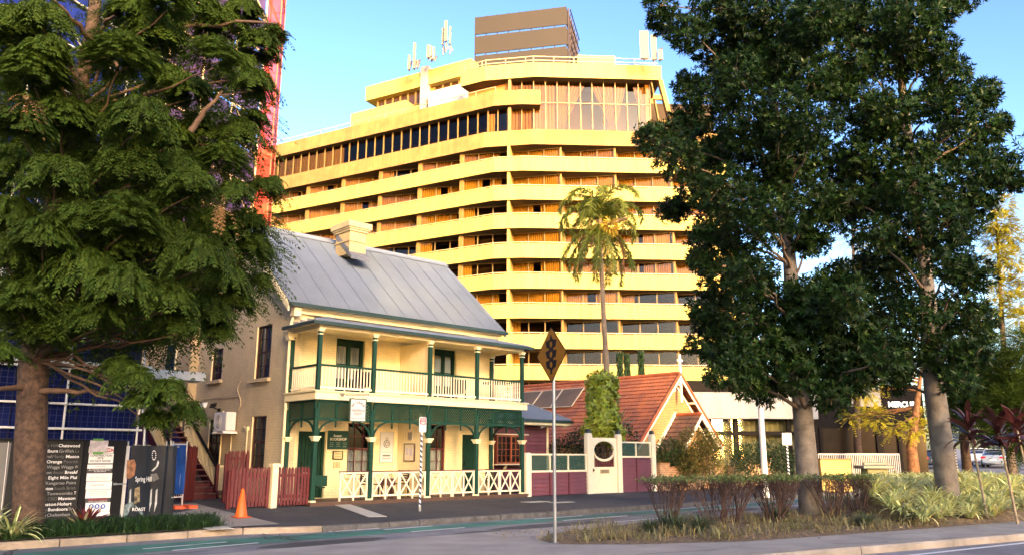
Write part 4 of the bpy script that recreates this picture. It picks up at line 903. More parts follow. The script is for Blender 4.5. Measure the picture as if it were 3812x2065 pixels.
m = MB(); m.box(21.5, ey-.08, ez-.12, ex+.08, ey, ez-.01); m.box(ex, ey, ez-.12, ex+.08, ey+9, ez-.01); m.build('gutter', MATS['gutter_green'], cot)
m = MB(); m.box(21.5, ey+.002, ez-.22, ex-.003, ey+.03, ez-.02); m.box(21.5, ey+.03, ez-.24, ex-.05, CY_-.03, ez-.2); m.build('fascia', CREAMT, cot)
m = MB(); m.tube([(ex, ey, ez+.02), (ex-4.4, ey+4.4, ez+4.4*.52+.02)], .04, 6); m.build('hip_cap', RIDGE, cot)
ORF = mat('orange_sash', (.36, .09, .03), .5, .15, 5)
bx0, bx1 = at(1250, 1130, Y=24.55)[0], at(1322, 1130, Y=24.55)[0]; bz0, bz1 = 1.36, 2.36
m = MB(); y = 24.55
for i in range(3): x = bx0+(bx1-bx0-.07)*i/2; m.box(x, y, bz0, x+.07, y+.08, bz1)
m.box(bx0, y, bz0-.07, bx1, y+.1, bz0); m.box(bx0, y, bz1, bx1, y+.1, bz1+.07)
for i in range(2):
    xa = bx0+(bx1-bx0-.07)*i/2+.07; w_ = (bx1-bx0-.07)/2-.07
    for j in (1, 2): m.box(xa+w_*j/3-.012, y+.02, bz0, xa+w_*j/3+.012, y+.06, bz1)
    for j in (1, 2, 3): m.box(xa, y+.02, bz0+(bz1-bz0)*j/4-.012, xa+w_, y+.055, bz0+(bz1-bz0)*j/4+.012)
m.box(bx1, y+.08, bz0, bx1+.005, CY_-.03, bz1); m.box(bx0-.005, y+.08, bz0, bx0, CY_-.03, bz1)
bw = m.build('bay_window', ORF, cot); m = MB(); m.add([(bx0+.02, y+.04, bz0), (bx1-.02, y+.04, bz0), (bx1-.02, y+.04, bz1), (bx0+.02, y+.04, bz1)], [(0, 1, 2, 3)]); m.build('pane', PANE, bw)
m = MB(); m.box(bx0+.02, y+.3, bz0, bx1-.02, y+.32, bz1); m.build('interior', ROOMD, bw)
m = MB(); m.box(bx0-.1, y-.1, bz1+.075, bx1+.1, CY_-.03, bz1+.115); m.build('bay_hood', CREAMT, bw); m = MB(); m.box(bx0-.1, y-.1, bz0-.12, bx1+.1, CY_-.03, bz0-.075); m.build('bay_shelf', CREAMT, bw); m = MB(); m.prism([(bx0+.5, y+.05, bz0-.13), (bx0+.62, y+.05, bz0-.13), (bx0+.62, CY_-.03, bz0-.5), (bx0+.5, CY_-.03, bz0-.5)], (0, .01, -.06)); m.build('bracket', CREAMT, bw)
for (u, lab) in ((1363, 'small white security camera on the purple cottage wall'), (1419, 'small white security camera under the cottage eave corner')):
    p = at(u, 1071, Y=24.6); t = thing('security_camera', lab, 'security camera', p); m = MB(); m.tube([(p[0]-.12, p[1]-.1, p[2]-.03), (p[0]+.16, p[1], p[2]+.02)], .05, 8); m.build('camera_body', PURE, t); m = MB(); m.tube([(p[0], p[1], p[2]), (p[0], p[1]+.05, p[2]+.16)], .025, 6); m.build('mount', PURE, t)

# ================================================================ THE CHURCH
CA = 0.0; AP = at(1712, 937, D=44.5)+np.array([0, .35, 0])
hl, hr = -col_on(AP, CA, 1612, 1095), col_on(AP, CA, 1819, 1097); chw = (hl+hr)/2
TC = Matrix.Translation((AP[0], AP[1], 0)) @ Matrix.Rotation(R_(CA), 4, 'Z')
ch = thing('brick_church', 'small brick church with a steep orange tiled roof and white gable trim', 'church', (AP[0], AP[1], .2), R_(CA))
zA = AP[2]; zE = 2.15; sl_ = (zA-zE)/chw; LEN = 17.
TILE = mat('terracotta_tiles', (.46, .145, .05), .8, .45, 1.3, .4, 25, col2=(.24, .085, .05))
TILED = mat('weathered_tiles', (.17, .075, .05), .85, .5, 2.5, .4, 25, col2=(.06, .04, .035))
BRK = mat('yellow_brick', (.44, .20, .030), .8, .25, 3, .4, kind='brick', col2=(.33, .14, .025))
WTR = mat('church_trim', (.80, .74, .62), .5, .06, 4)
def tiles(name, x0, z0, x1, z1, ya, yb, m_, course=.30, colw=.21, parent=ch):
    """tiled slope from ridge (x0,z0) down to eave (x1,z1), y from ya to yb"""
    L = math.hypot(x1-x0, z1-z0); nc = max(2, round(L/course)); ny = int((yb-ya)/colw*4); V = []; F = []; nx, nz = (z0-z1)/L*(1 if x1 > x0 else -1), abs(x1-x0)/L
    for c in range(nc):
        for e, lift in ((0, .0), (1, .045)):
            t = (c+e)/nc
            for j in range(ny+1):
                y = ya+(yb-ya)*j/ny; h = lift+.022*abs(math.sin(math.pi*(y-ya)/colw)); V.append((x0+(x1-x0)*t+nx*h, y, z0+(z1-z0)*t+nz*h))
    w_ = ny+1
    for r in range(2*nc-1):
        for j in range(ny): F.append((r*w_+j, r*w_+j+1, (r+1)*w_+j+1, (r+1)*w_+j))
    V = [tuple(TC @ Vector(v)) for v in V]
    return link_mesh(name, V, F, m_, parent)
ov = .35
tiles('roof', 0, zA-.06, -chw, zE, -ov+.02, LEN, TILE); tiles('roof', 0, zA-.06, chw, zE, -ov+.02, LEN, TILE)
m = MB(TC); m.tube([(0, -ov, zA-.02), (0, LEN, zA-.02)], .11, 8)
for sg in (-1, 1): m.tube([(0, -ov+.02, zA-.03), (sg*chw, -ov+.02, zE+.02)], .085, 8)
m.build('ridge_tiles', mat('ridge_terracotta', (.42, .11, .04), .8, .3, 3), ch)
m = MB(TC); cw_ = chw-.35; m.prism([(-cw_, .1, .1), (cw_, .1, .1), (cw_, .1, zE+.3), (0, .1, zA-.35), (-cw_, .1, zE+.3)], (0, .25, 0)); m.box(-cw_, .35, .1, -cw_+.25, LEN, zE+.3); m.box(cw_-.25, .35, .1, cw_, LEN, zE+.3); m.prism([(-cw_, LEN-.3, .1), (cw_, LEN-.3, .1), (cw_, LEN-.3, zE+.3), (0, LEN-.3, zA-.35), (-cw_, LEN-.3, zE+.3)], (0, .25, 0)); m.build('wall', BRK, ch)
for sg in (-1, 1):
    m = MB(TC); e = np.array([sg*chw, -ov, zE-.02]); t_ = np.array([0, -ov, zA-.08]); m.prism([e, t_, t_-np.array([0, 0, .24]), e-np.array([0, 0, .22])], (0, .05, 0))
    e = np.array([sg*(chw-.5), .02, zE-.02+.2]); t_ = np.array([0, .02, zA-.5]); m.prism([e, t_, t_-np.array([0, 0, .14]), e-np.array([0, 0, .14])], (0, .078, 0))
    for f_ in (.33, .62, .9): x = sg*chw*f_; z = zA-.3-(zA-zE)*f_; m.box(x-.05, -ov+.05, z-.04, x+.05, .1, z+.06)
    m.build('barge_board', WTR, ch)
m = MB(TC); m.box(-.07, -ov-.03, zA-1.55, .07, -ov+.05, zA+.25); m.box(-.55, -ov+.06, zA-1.0, -.42, .099, zA-.6); m.bar((-.45, -ov+.06, zA-.62), (0, -ov+.06, zA-.62), .06, .08); m.build('gable_finial', WTR, ch)
m = MB(TC); m.box(-.06, -ov-.02, zA+.25, .06, -ov+.06, zA+1.0); m.box(-.22, -ov-.015, zA+.62, .22, -ov+.055, zA+.72); m.build('cross', WTR, ch)
for f_ in (-1, 1): pass
# porch
pz = vz(AP[0], AP[1], 1036); pl2 = 2.6
def tloc(u, ang, P): return col_on(P, ang, u)
pl2 = .4
while True:
    q = AP[:2]+dirv(CA-90)[:2]*pl2
    b_ = col_on(q, CA, 1764, 1037)
    if b_ <= 0 or pl2 > 6: break
    pl2 += .05
pz = vz(*(AP[:2]+dirv(CA-90)[:2]*(pl2-.2)), 1040); pw = 1.75; pe = pz-pw*sl_*1.05
tiles('porch_roof', 0, pz-.05, -pw, pe, -pl2, .08, TILED); tiles('porch_roof', 0, pz-.05, pw, pe, -pl2, .08, TILED)
m = MB(TC); m.tube([(0, -pl2, pz), (0, .08, pz)], .09, 8); m.build('porch_ridge', MATS['ridge_terracotta'], ch)
for sg in (-1, 1):
    m = MB(TC); e = np.array([sg*pw, -pl2-.03, pe]); t_ = np.array([0, -pl2-.03, pz-.04]); m.prism([e, t_, t_-np.array([0, 0, .2]), e-np.array([0, 0, .18])], (0, .05, 0))
    e = np.array([sg*(pw-.35), -pl2+.25, pe]); t_ = np.array([0, -pl2+.25, pz-.45]); m.prism([e, t_, t_-np.array([0, 0, .1]), e-np.array([0, 0, .1])], (0, .045, 0)); m.build('porch_trim', WTR, ch)
m = MB(TC)
for i in range(12): t_ = i/12; m.box(-pw*t_-.17, .02, pz-(pz-pe)*t_-.12, -pw*t_, .098, pz-(pz-pe)*t_+.14)
m.build('stepped_flashing', WTR, ch)
m = MB(TC); m.prism([(-pw+.3, -pl2+.3, .1), (pw-.3, -pl2+.3, .1), (pw-.3, -pl2+.3, pe+.1), (0, -pl2+.3, pz-.35), (-pw+.3, -pl2+.3, pe+.1)], (0, .2, 0)); m.box(-pw+.3, -pl2+.5, .1, -pw+.5, .09, pe+.05); m.box(pw-.5, -pl2+.5, .1, pw-.3, .09, pe+.05); m.build('porch_wall', BRK, ch)
# solar panels on the left slope
SOL = mat('solar_panel', (.14, .10, .065), .5, .15, 1, spec=.25)
su = np.array([-chw, 0, zE-zA+.06])/math.hypot(chw, zA-zE); sn = np.array([-(zA-zE), 0, chw])/math.hypot(chw, zA-zE)
for i in range(5):
    o = np.array([0, 6.0+i*1.72, zA-.06])+su*.75+sn*.13; t = thing('solar_panel', 'brown glazed solar panel in the row on the left slope of the orange church roof', 'solar panel', TC @ Vector(o), R_(CA), 'solar panels on the church roof')
    m = MB(TC); m.obox(o+np.array([0, .04, 0]), (0, 1.62, 0), su*1.55, sn*.035); m.build('panel', SOL, t); m = MB(TC); m.obox(o-su*.04, (0, .04, 0), su*1.63, sn*.05); m.obox(o+np.array([0, 1.66, 0])-su*.04, (0, .04, 0), su*1.63, sn*.05); m.obox(o+np.array([0, .04, 0])-su*.04, (0, 1.62, 0), su*.04, sn*.05); m.obox(o+np.array([0, .04, 0])+su*1.55, (0, 1.62, 0), su*.04, sn*.05); m.build('frame', mat('panel_frame', (.6, .5, .35), .4), t)
# brick front wall of the church garden
def low_wall(name, label, pts, z1, m_, th=.24, caps=True, cat='wall'):
    t = thing(name, label, cat, (*pts[0], .1)); m = MB(); c_ = MB()
    for (a, b, zz) in zip(pts[:-1], pts[1:], z1):
        d_ = np.array(b, float)-np.array(a, float); L = np.linalg.norm(d_); d_ /= L; n_ = np.array([-d_[1], d_[0], 0])*th; m.obox((*a, -.05), (*(d_*L), 0), n_, (0, 0, zz+.05))
        c_.obox((a[0]-n_[0]*.12, a[1]-n_[1]*.12, zz+.001), (*(d_*L), 0), n_*1.24, (0, 0, .07))
    m.build('brickwork', m_, t)
    if caps: c_.build('coping', mat('brick_coping', (.42, .22, .09), .8, .25, 3), t)
    return t
OBR = mat('orange_brick', (.52, .28, .11), .8, .25, 3, .4, kind='brick', col2=(.33, .16, .07))
low_wall('brick_wall', 'low orange brick garden wall with stepped piers in front of the church', [(29.4, 21.9), (30.1, 21.9), (31.9, 22.0), (32.4, 22.0), (37, 22.9), (38, 23), (39, 23.1), (40.6, 23.3), (41.4, 23.4)], [1.25, 1.08, 1.28, 1.08, 1.08, 1.25, 1.15, 1.45, 1.2], OBR)

# ================================================================ THE HOTEL TOWER
LA, CAH, FA = 107.6, 128.8, -40.2
B2 = np.array([55.49, 57.62]); B1 = np.array([53.63, 59.94])
dl, dc, df = dirv(LA), dirv(CAH), dirv(FA); nl, nf = np.array([-dl[1], dl[0], 0.]), np.array([df[1], -df[0], 0.])
nf = np.array([-.645, -.764, 0.]); nl = np.array([-.953, -.302, 0.]); nc_ = np.array([-math.sin(R_(CAH)), math.cos(R_(CAH)), 0.])
if nc_ @ np.array([-1, -1, 0]) < 0: nc_ = -nc_
LL = 64.; FLR = 22.
def xy(p): return np.array([p[0], p[1], 0.])
def plan(off, LLn=LL, FLn=FLR, chf=1.0):
    """tower outline, left end to right end, pushed inwards by off; chf widens the chamfered corner"""
    c_ = max(0, (chf-1)*1.3)
    A = xy(B1)+dl*c_-nl*off; Bq = xy(B2)+df*c_-nf*off
    if off:
        # slide along so the corner points sit on the bisectors
        A = A+dl*off*math.tan(R_(10.6))*1; Bq = Bq+df*off*math.tan(R_(5.5))
    return [xy(B1)+dl*LLn-nl*off, A, Bq, xy(B2)+df*FLn-nf*off]
tower = thing('hotel_tower', 'tall cream concrete hotel with stacked balcony bands and brown glass', 'hotel', (55, 58, .3))
def band(z0, z1, name, m_, th=.2, slab=3.2, off=0., LLn=LL, FLn=FLR, chf=1., slabz=.22, parent=tower):
    O, I, S = plan(off, LLn, FLn, chf), plan(off+th, LLn, FLn, chf), plan(off+slab, LLn, FLn, chf); m = MB()
    for i in range(3):
        a, b, c, d, e, f = O[i], O[i+1], I[i], I[i+1], S[i], S[i+1]; up = lambda p, z: (p[0], p[1], z)
        m.add([up(a, z0), up(b, z0), up(b, z1), up(a, z1), up(c, z1), up(d, z1), up(c, z0+slabz), up(d, z0+slabz), up(e, z0), up(f, z0), up(e, z0+slabz), up(f, z0+slabz)], [(0, 1, 2, 3), (3, 2, 5, 4), (4, 5, 7, 6), (1, 0, 8, 9), (6, 7, 11, 10)])
    a, c, e = O[3], I[3], S[3]; m.add([up(a, z0), up(e, z0), up(e, z0+slabz), up(c, z0+slabz), up(c, z1), up(a, z1)], [(0, 1, 2, 3, 4, 5)])
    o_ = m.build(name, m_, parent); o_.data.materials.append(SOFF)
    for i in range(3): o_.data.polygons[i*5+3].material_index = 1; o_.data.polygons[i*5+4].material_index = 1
    return o_
LEV = [(33.48, 35.16), (30.54, 31.99), (27.40, 28.86), (24.35, 25.83), (21.23, 22.72), (18.07, 19.58), (15.05, 16.49), (11.99, 13.46), (8.9, 10.31)]
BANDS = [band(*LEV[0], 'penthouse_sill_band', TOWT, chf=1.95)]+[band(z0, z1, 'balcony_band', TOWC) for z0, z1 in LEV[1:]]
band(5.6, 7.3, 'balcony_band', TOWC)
RAILM = mat('tower_rail', (.62, .46, .24), .5, .1, 2)
for z0, z1 in LEV[1:]:
    m = MB(); P = plan(.1)
    for i in range(3):
        m.bar((*P[i][:2], z1+.16), (*P[i+1][:2], z1+.16), .06, .06); L = np.linalg.norm(P[i+1]-P[i])
        for j in range(int(L/1.9)+1): q = P[i]+(P[i+1]-P[i])*(j*1.9/L); m.box(q[0]-.025, q[1]-.025, z1, q[0]+.025, q[1]+.025, z1+.14)
    m.build('balcony_rail', RAILM, tower)
    m = MB()
    for j in range(9): q = xy(B1)+dl*(3+j*5.6); m.tube([q+np.array([0, 0, z0+.25])+nl*.0, q+np.array([0, 0, z0+.2])+nl*.16], .05, 6)
    for j in range(4): q = xy(B2)+df*(1.2+j*5.75); m.tube([q+np.array([0, 0, z0+.25]), q+np.array([0, 0, z0+.2])+nf*.16], .05, 6)
    absorb(BANDS[LEV.index((z0, z1))], m, TOWC)
# dark cores behind the windows
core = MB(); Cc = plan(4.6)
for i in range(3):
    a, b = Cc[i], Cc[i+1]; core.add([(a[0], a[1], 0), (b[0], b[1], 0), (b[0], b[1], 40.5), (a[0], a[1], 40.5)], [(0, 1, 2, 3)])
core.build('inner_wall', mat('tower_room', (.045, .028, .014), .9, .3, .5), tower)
wr = random.Random(3)
def bay(p0, p1, z0, z1, pattern, closed=.7):
    """window wall from plan point p0 (left) to p1 (right): panes, mullions, pleated curtains"""
    p0, p1 = np.array(p0, float), np.array(p1, float); d = p1-p0; L = np.linalg.norm(d); d /= L; n = np.array([d[1], -d[0], 0.])
    if n @ np.array([-1, -1, 0]) < 0: n = -n
    up = np.array([0, 0, 1.]); H = z1-z0; f = MB(); npan = 3; Z = lambda p, z: np.array([p[0], p[1], z])
    for i in range(npan+1): f.obox(Z(p0+d*(L*i/npan-.05), z0), d*.1, n*.09, up*H)
    f.obox(Z(p0, z1-.12), d*L, n*.085, up*.12); f.obox(Z(p0, z0), d*L, n*.085, up*.10)
    w_ = f.build('window', BRONZE, tower)
    link_mesh('pane', [Z(p0+n*.03, z0), Z(p1+n*.03, z0), Z(p1+n*.03, z1), Z(p0+n*.03, z1)], [(0, 1, 2, 3)], PANED, w_)
    runs = pattern; V = []; F = []
    for (a, b) in runs:
        m_ = max(4, int((b-a)*L/.11)); k = len(V)
        for i in range(m_+1):
            q = p0+d*L*(a+(b-a)*i/m_)-n*(.16+.07*(i % 2)+.03*wr.random()); V += [Z(q, z0+.03), Z(q, z1-.05)]
            if i < m_: F.append((k+2*i, k+2*i+2, k+2*i+3, k+2*i+1))
    if V: link_mesh('curtain', V, F, TCURT2 if wr.random() < .12 else TCURT, w_)
def pat(open_end=0):
    r = wr.random()
    if r < .52: return [(0, .80 if open_end else 1.)]
    if r < .70: return [(0, .42), (.58, .84 if open_end else 1.)]
    if r < .82: return [(0, .25)]
    if r < .93: return [(0, .36), (.44, .95)] if not open_end else [(0, .55), (.62, .8)]
    return [(.78, 1.)] if not open_end else [(0, .2)]
floors = [(LEV[i+1][0]+.22, LEV[i][0]) for i in range(8)]+[(5.82, 8.9)]
LBF = [-1.64+5.75, *[4.17+5.53*i for i in range(1, 11)]]
LBF = [4.17+5.53*i for i in range(0, 7)]
FBF = [4.07, 9.84, 15.76, 21.6]
for fi, (z0, z1) in enumerate(floors):
    low = fi >= 6
    prev = -1.64
    for bi, tb in enumerate(LBF):
        # left wing: each bay starts proud at its far (left) end and steps back towards the right
        pL = xy(B1)+dl*tb-nl*.75; pR = xy(B1)+dl*(prev+.15)-nl*(2.15)
        if bi == 0: pR = xy(B1)+(xy(B2)-xy(B1))*.515-nc_*1.9+dc*.25
        P_ = pat(1)
        if low: P_ = [(0, .2)] if wr.random() < .3 else []
        bay(pL, pR, z0, z1, P_)
        fin = MB(); fin.obox(xy(B1)+dl*(tb+.0)-nl*.55+np.array([0, 0, z0]), dl*.42, -nl*1.9, (0, 0, z1-z0)); fin.build('balcony_fin', TOWF, tower); prev = tb+.42
    q = xy(B1)+(xy(B2)-xy(B1))*.515
    finw = MB(); finw.obox(q-nc_*.25-dc*.14+np.array([0, 0, z0]), -dc*.28 if False else dc*.28, -nc_*2.6, (0, 0, z1-z0)); finw.build('balcony_fin', TOWC, tower)
    pl_ = q-nc_*2.2-dc*.2
    for bi, tb in enumerate(FBF):
        pr_ = xy(B2)+df*tb-nf*.75
        bay(pl_, pr_, z0, z1, pat(0) if not low else ([(0, .15)] if bi == 0 else []))
        # splayed return
        a = pr_; b = xy(B2)+df*(tb+.62)-nf*2.05; ret = MB(); ret.add([(*a[:2], z0), (*b[:2], z0), (*b[:2], z1), (*a[:2], z1)], [(0, 1, 2, 3)])
        ret.obox(a+np.array([0, 0, z0]), df*.16, nf*.2, (0, 0, z1-z0)); ret.build('balcony_return', TOWF, tower); pl_ = b
for bi_, (z0, z1) in enumerate(LEV):
    jn = MB()
    for j in range(9): q = xy(B1)+dl*(1.2+j*5.53)+nl*.004; jn.obox(q+np.array([0, 0, z0+.02]), dl*.035, nl*.004, (0, 0, z1-z0-.04))
    for j in range(4): q = xy(B2)+df*(.2+j*5.75)+nf*.004; jn.obox(q+np.array([0, 0, z0+.02]), df*.035, nf*.004, (0, 0, z1-z0-.04))
    if bi_: absorb(BANDS[bi_], jn, mat('joint_brown', (.24, .17, .07), .9))
# penthouse level, left wing: dark glazing under a tan parapet
lwz = (LEV[0][1]-.5, 37.95)
def curtain_wall(p0, p1, z0, z1, step, curt, transom=None, name='penthouse_window', rm=True):
    p0, p1 = np.array(p0, float), np.array(p1, float); d = p1-p0; L = np.linalg.norm(d); d /= L; n = np.array([d[1], -d[0], 0.])
    if n @ np.array([-1, -1, 0]) < 0: n = -n
    f = MB(); N_ = max(1, round(L/step)); Z = lambda p, z: np.array([p[0], p[1], z])
    for i in range(N_+1): f.obox(Z(p0+d*(L*i/N_-.05), z0), d*.10, n*.16, (0, 0, z1-z0))
    if transom: f.obox(Z(p0, transom), d*L, n*.1, (0, 0, .1))
    w_ = f.build(name, BRONZE, tower)
    link_mesh('pane', [Z(p0+n*.05, z0), Z(p1+n*.05, z0), Z(p1+n*.05, z1), Z(p0+n*.05, z1)], [(0, 1, 2, 3)], PANED, w_)
    V = []; F = []
    for run in curt:
        a, b = run[0], run[1]; sw = run[2] if len(run) > 2 else 0; m_ = max(6, int((b-a)*L/.12)); k = len(V); rows = 9
        for i in range(m_+1):
            s_ = i/m_
            for r in range(rows):
                zf = r/(rows-1); t_ = a+(b-a)*s_
                if sw:      # tied-back curtain: sweeps to one side below the middle
                    pull = max(0, 1-abs(zf-.22)/.78)*.75 if zf >= .22 else .75-.25*(.22-zf)/.22
                    t_ = (a if sw < 0 else b)+(t_-(a if sw < 0 else b))*(1-pull)
                q = p0+d*L*t_-n*(.3+.09*math.sin(i*2.1)); V.append(Z(q, z0+(z1-.25-z0)*zf))
            if i < m_:
                for r in range(rows-1): F.append((k+i*rows+r, k+(i+1)*rows+r, k+(i+1)*rows+r+1, k+i*rows+r+1))
    if V: link_mesh('curtain', V, F, TCURT2 if transom else TCURT, w_)
c_ = 1.24
pA, pB = xy(B1)+dl*LL-nl*.9, xy(B1)+dl*c_-nl*.9
tot = LL-c_; fr = lambda u: 1-(col_on(B1, LA, u)-c_)/tot
curtain_wall(pA, pB, lwz[0], lwz[1], 1.27, [(0, fr(840))]); curtain_wall(pB, xy(B1)+(xy(B2)-xy(B1))*.515-nc_*1.1+dc*.2, lwz[0], lwz[1], 1.27, [(.0, .3)])
qf = xy(B1)+(xy(B2)-xy(B1))*.515
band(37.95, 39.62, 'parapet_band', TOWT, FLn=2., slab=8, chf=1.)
# upper glazed restaurant storey
pU = plan(1.15, FLn=14., chf=1.95); fU = qf-nc_*1.3
fin2 = MB(); fin2.obox(qf-nc_*.5-dc*.2+np.array([0, 0, 35]), dc*.3, -nc_*3, (0, 0, 6.1)); fin2.build('penthouse_fin', BRONZE, tower)
curtain_wall(fU, pU[2], 34.9, 41.14, 1.27, [(0, 1)], 38.62)
curtain_wall(pU[2], pU[3], 34.9, 41.14, 1.253, [(0, .19), (.2, .28, 0), (.2, .44, -1), (.5, .70, 1), (.68, .80, -1), (.86, .97, 1), (.97, 1.)], 38.62)
m = MB(); e = pU[3]; m.obox(e+np.array([0, 0, 34.9]), -df*.5, -nf*6, (0, 0, 6.2)); m.build('end_wall', TOWF, tower)
m = MB(); a, b = xy(B1)+dl*(col_on(B1, LA, 1153))-nl*1.6, fU; m.obox(a+np.array([0, 0, 39.4]), b-a, -nl*.3, (0, 0, 1.8)); m.build('recessed_wall', mat('tower_orange_wall', (.50, .22, .06), .8, .15, .5), tower)
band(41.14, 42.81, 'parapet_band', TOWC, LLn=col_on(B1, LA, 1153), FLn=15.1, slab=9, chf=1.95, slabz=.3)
m = MB(); P = plan(.3, col_on(B1, LA, 1160), 14.8, 1.95)
for i in range(3):
    for zz in (43.2, 43.65): m.bar((*P[i][:2], zz), (*P[i+1][:2], zz), .07, .07)
    L = np.linalg.norm(P[i+1]-P[i])
    for j in range(int(L/2.2)+1): q = P[i]+(P[i+1]-P[i])*(j*2.2/L); m.box(q[0]-.03, q[1]-.03, 42.8, q[0]+.03, q[1]+.03, 43.65)
P = plan(.4, 52, 2.)
m.bar((*P[0][:2], 40.3), (*P[1][:2], 40.3), .06, .06)
for j in range(22): q = P[0]+(P[1]-P[0])*(j/21); m.box(q[0]-.025, q[1]-.025, 39.6, q[0]+.025, q[1]+.025, 40.3)
m.build('roof_rail', RAILM, tower)
# sloping frame down the right edge
m = MB(); e0 = xy(B2)+df*15.0; 
for o_ in (0.4, 5.0): m.bar(e0-nf*o_+np.array([0, 0, 41.2]), e0+df*1.7-nf*o_+np.array([0, 0, 33.]), .45, .7, up=(*nf[:2], 0))
m.bar(e0-nf*.75+df*-.9+np.array([0, 0, 41.2]), e0-nf*.75+df*.3+np.array([0, 0, 33.]), .12, .5, up=(*nf[:2], 0))
for zz in (39.3, 36.4, 34.1): f_ = (41.2-zz)/8.2*1.7; m.bar(e0+df*(f_-1.2)-nf*.5+np.array([0, 0, zz]), e0+df*f_-nf*.5+np.array([0, 0, zz]), .3, .55)
m.build('sloping_frame', TOWT, tower)
# set back attic storeys behind the left parapet
def inset_block(u0, u1, inset, v_top, zb, name, m_, ang=LA, depth=8, base=B1):
    o = xy(base)-nl*inset; t0, t1 = col_on(o, ang, u0), col_on(o, ang, u1); a, b = o+dirv(ang)*t0, o+dirv(ang)*t1; zt = vz(a[0], a[1], v_top)
    m = MB(); m.obox((a[0], a[1], zb), b-a, -nl*depth, (0, 0, zt-zb)); m.build(name, m_, tower); return a, b, zt
a, b, zt = inset_block(937, 1190, 5.0, 221, 39, 'attic_wall', TOWC)
m = MB(); d_ = (b-a)/np.linalg.norm(b-a); L = np.linalg.norm(b-a); zl = vz(*(xy(B1)-nl*4.1+dl*col_on(xy(B1)-nl*4.1, LA, 918))[:2], 243)
m.obox(np.array([a[0], a[1], zt-1.9])-d_*1.2+nl*.9, (b-a)+d_*1.2, -nl*8, (0, 0, 1.9)); m.build('attic_parapet', TOWC, tower)
for (u0, u1, k_n) in ((940, 1058, 6), (1087, 1150, 3)):
    o = xy(B1)-nl*5.0; p0, p1 = o+dl*col_on(o, LA, u0)+nl*.06, o+dl*col_on(o, LA, u1)+nl*.06; z1_ = zt-1.95; z0_ = z1_-1.75; f = MB(); dd = (p1-p0)/np.linalg.norm(p1-p0); LLn = np.linalg.norm(p1-p0)
    for i in range(k_n+1): f.obox(np.array([*(p0+dd*(LLn*i/k_n-.09))[:2], z0_]), dd*.18, nl*.12, (0, 0, z1_-z0_))
    f.obox(np.array([*p0[:2], z0_]), p1-p0, nl*.08, (0, 0, .12)); w_ = f.build('attic_window', BRONZE, tower); link_mesh('pane', [(*p0[:2], z0_), (*p1[:2], z0_), (*p1[:2], z1_), (*p0[:2], z1_)], [(0, 1, 2, 3)], mat('brown_pane', (.06, .03, .012), .08, spec=.8), w_)
inset_block(870, 1010, 3.4, 287, 39, 'roof_block', TOWC, depth=6)
o = xy(B1)-nl*3.0; p0, p1 = o+dl*col_on(o, LA, 1158), o+dl*col_on(o, LA, 1070); m = MB(); zz_ = vz(*p0[:2], 210); m.obox((p1[0], p1[1], 39.6), p0-p1, -nl*1.6, (0, 0, zz_-39.6)); m.build('plant_unit', mat('plant_grey', (.52, .50, .46), .6, .1, 1), tower)
m = MB(); o = xy(B1)-nl*4.6; p = o+dl*col_on(o, LA, 1074); m.obox((p[0], p[1], 39.6), dl*1.0, nl*.7, (0, 0, zt-39.6+.5)); p2 = o+dl*col_on(o, LA, 1035); m.tube([(p[0], p[1], 41.8), ((p[0]+p2[0])/2, (p[1]+p2[1])/2, 41.6), (p2[0], p2[1], 40.6), (p2[0], p2[1], 39.6)], .55, 8); m.build('duct', mat('duct_grey', (.40, .36, .30), .6), tower)
# louvred plant screen
SD = dirv(123.8); SN = dirv(33.8); sp = at(1425, 100, D=86.); sp = np.array([sp[0], sp[1], 0]); wS = col_on(sp, 123.8, 1188); zS = vz(sp[0], sp[1], 12)
m = MB(); hS = (zS-43.0)/4
for i in range(4):
    m.obox(sp+np.array([0, 0, 43.0+hS*i]), SD*wS, SN*.12, (0, 0, hS-.26)); m.obox(sp+SN*.12+np.array([0, 0, 43.0+hS*i]), -SD*.12, SN*7.5, (0, 0, hS-.5))
ps = m.build('plant_screen', SCREEN, tower); m = MB()
for j in range(9): m.obox(sp+SD*(wS*j/8-.08*(j == 8))+SN*.13+np.array([0, 0, 42.5]), SD*.1, SN*.15, (0, 0, zS-42.6))
for j in range(7): m.obox(sp+SN*(.3+j*1.2)-SD*.3+np.array([0, 0, 42.5]), SD*.12, SN*.12, (0, 0, zS-42.8))
for i in range(7): m.obox(sp-SD*.5+SN*.2+np.array([0, 0, 43.4+hS*.6*i]), SD*.1, SN*7.4, (0, 0, .12))
m.build('screen_frame', mat('screen_steel', (.05, .035, .03), .5), ps)
m = MB(); o = xy(B2)-nf*4; p0, p1 = o+df*col_on(o, FA, 1460), o+df*col_on(o, FA, 1558); m.obox((p0[0], p0[1], 42.9), p1-p0, -nf*3, (0, 0, vz(*p0[:2], 139)-42.9)); m.build('roof_block', TOWC, tower)
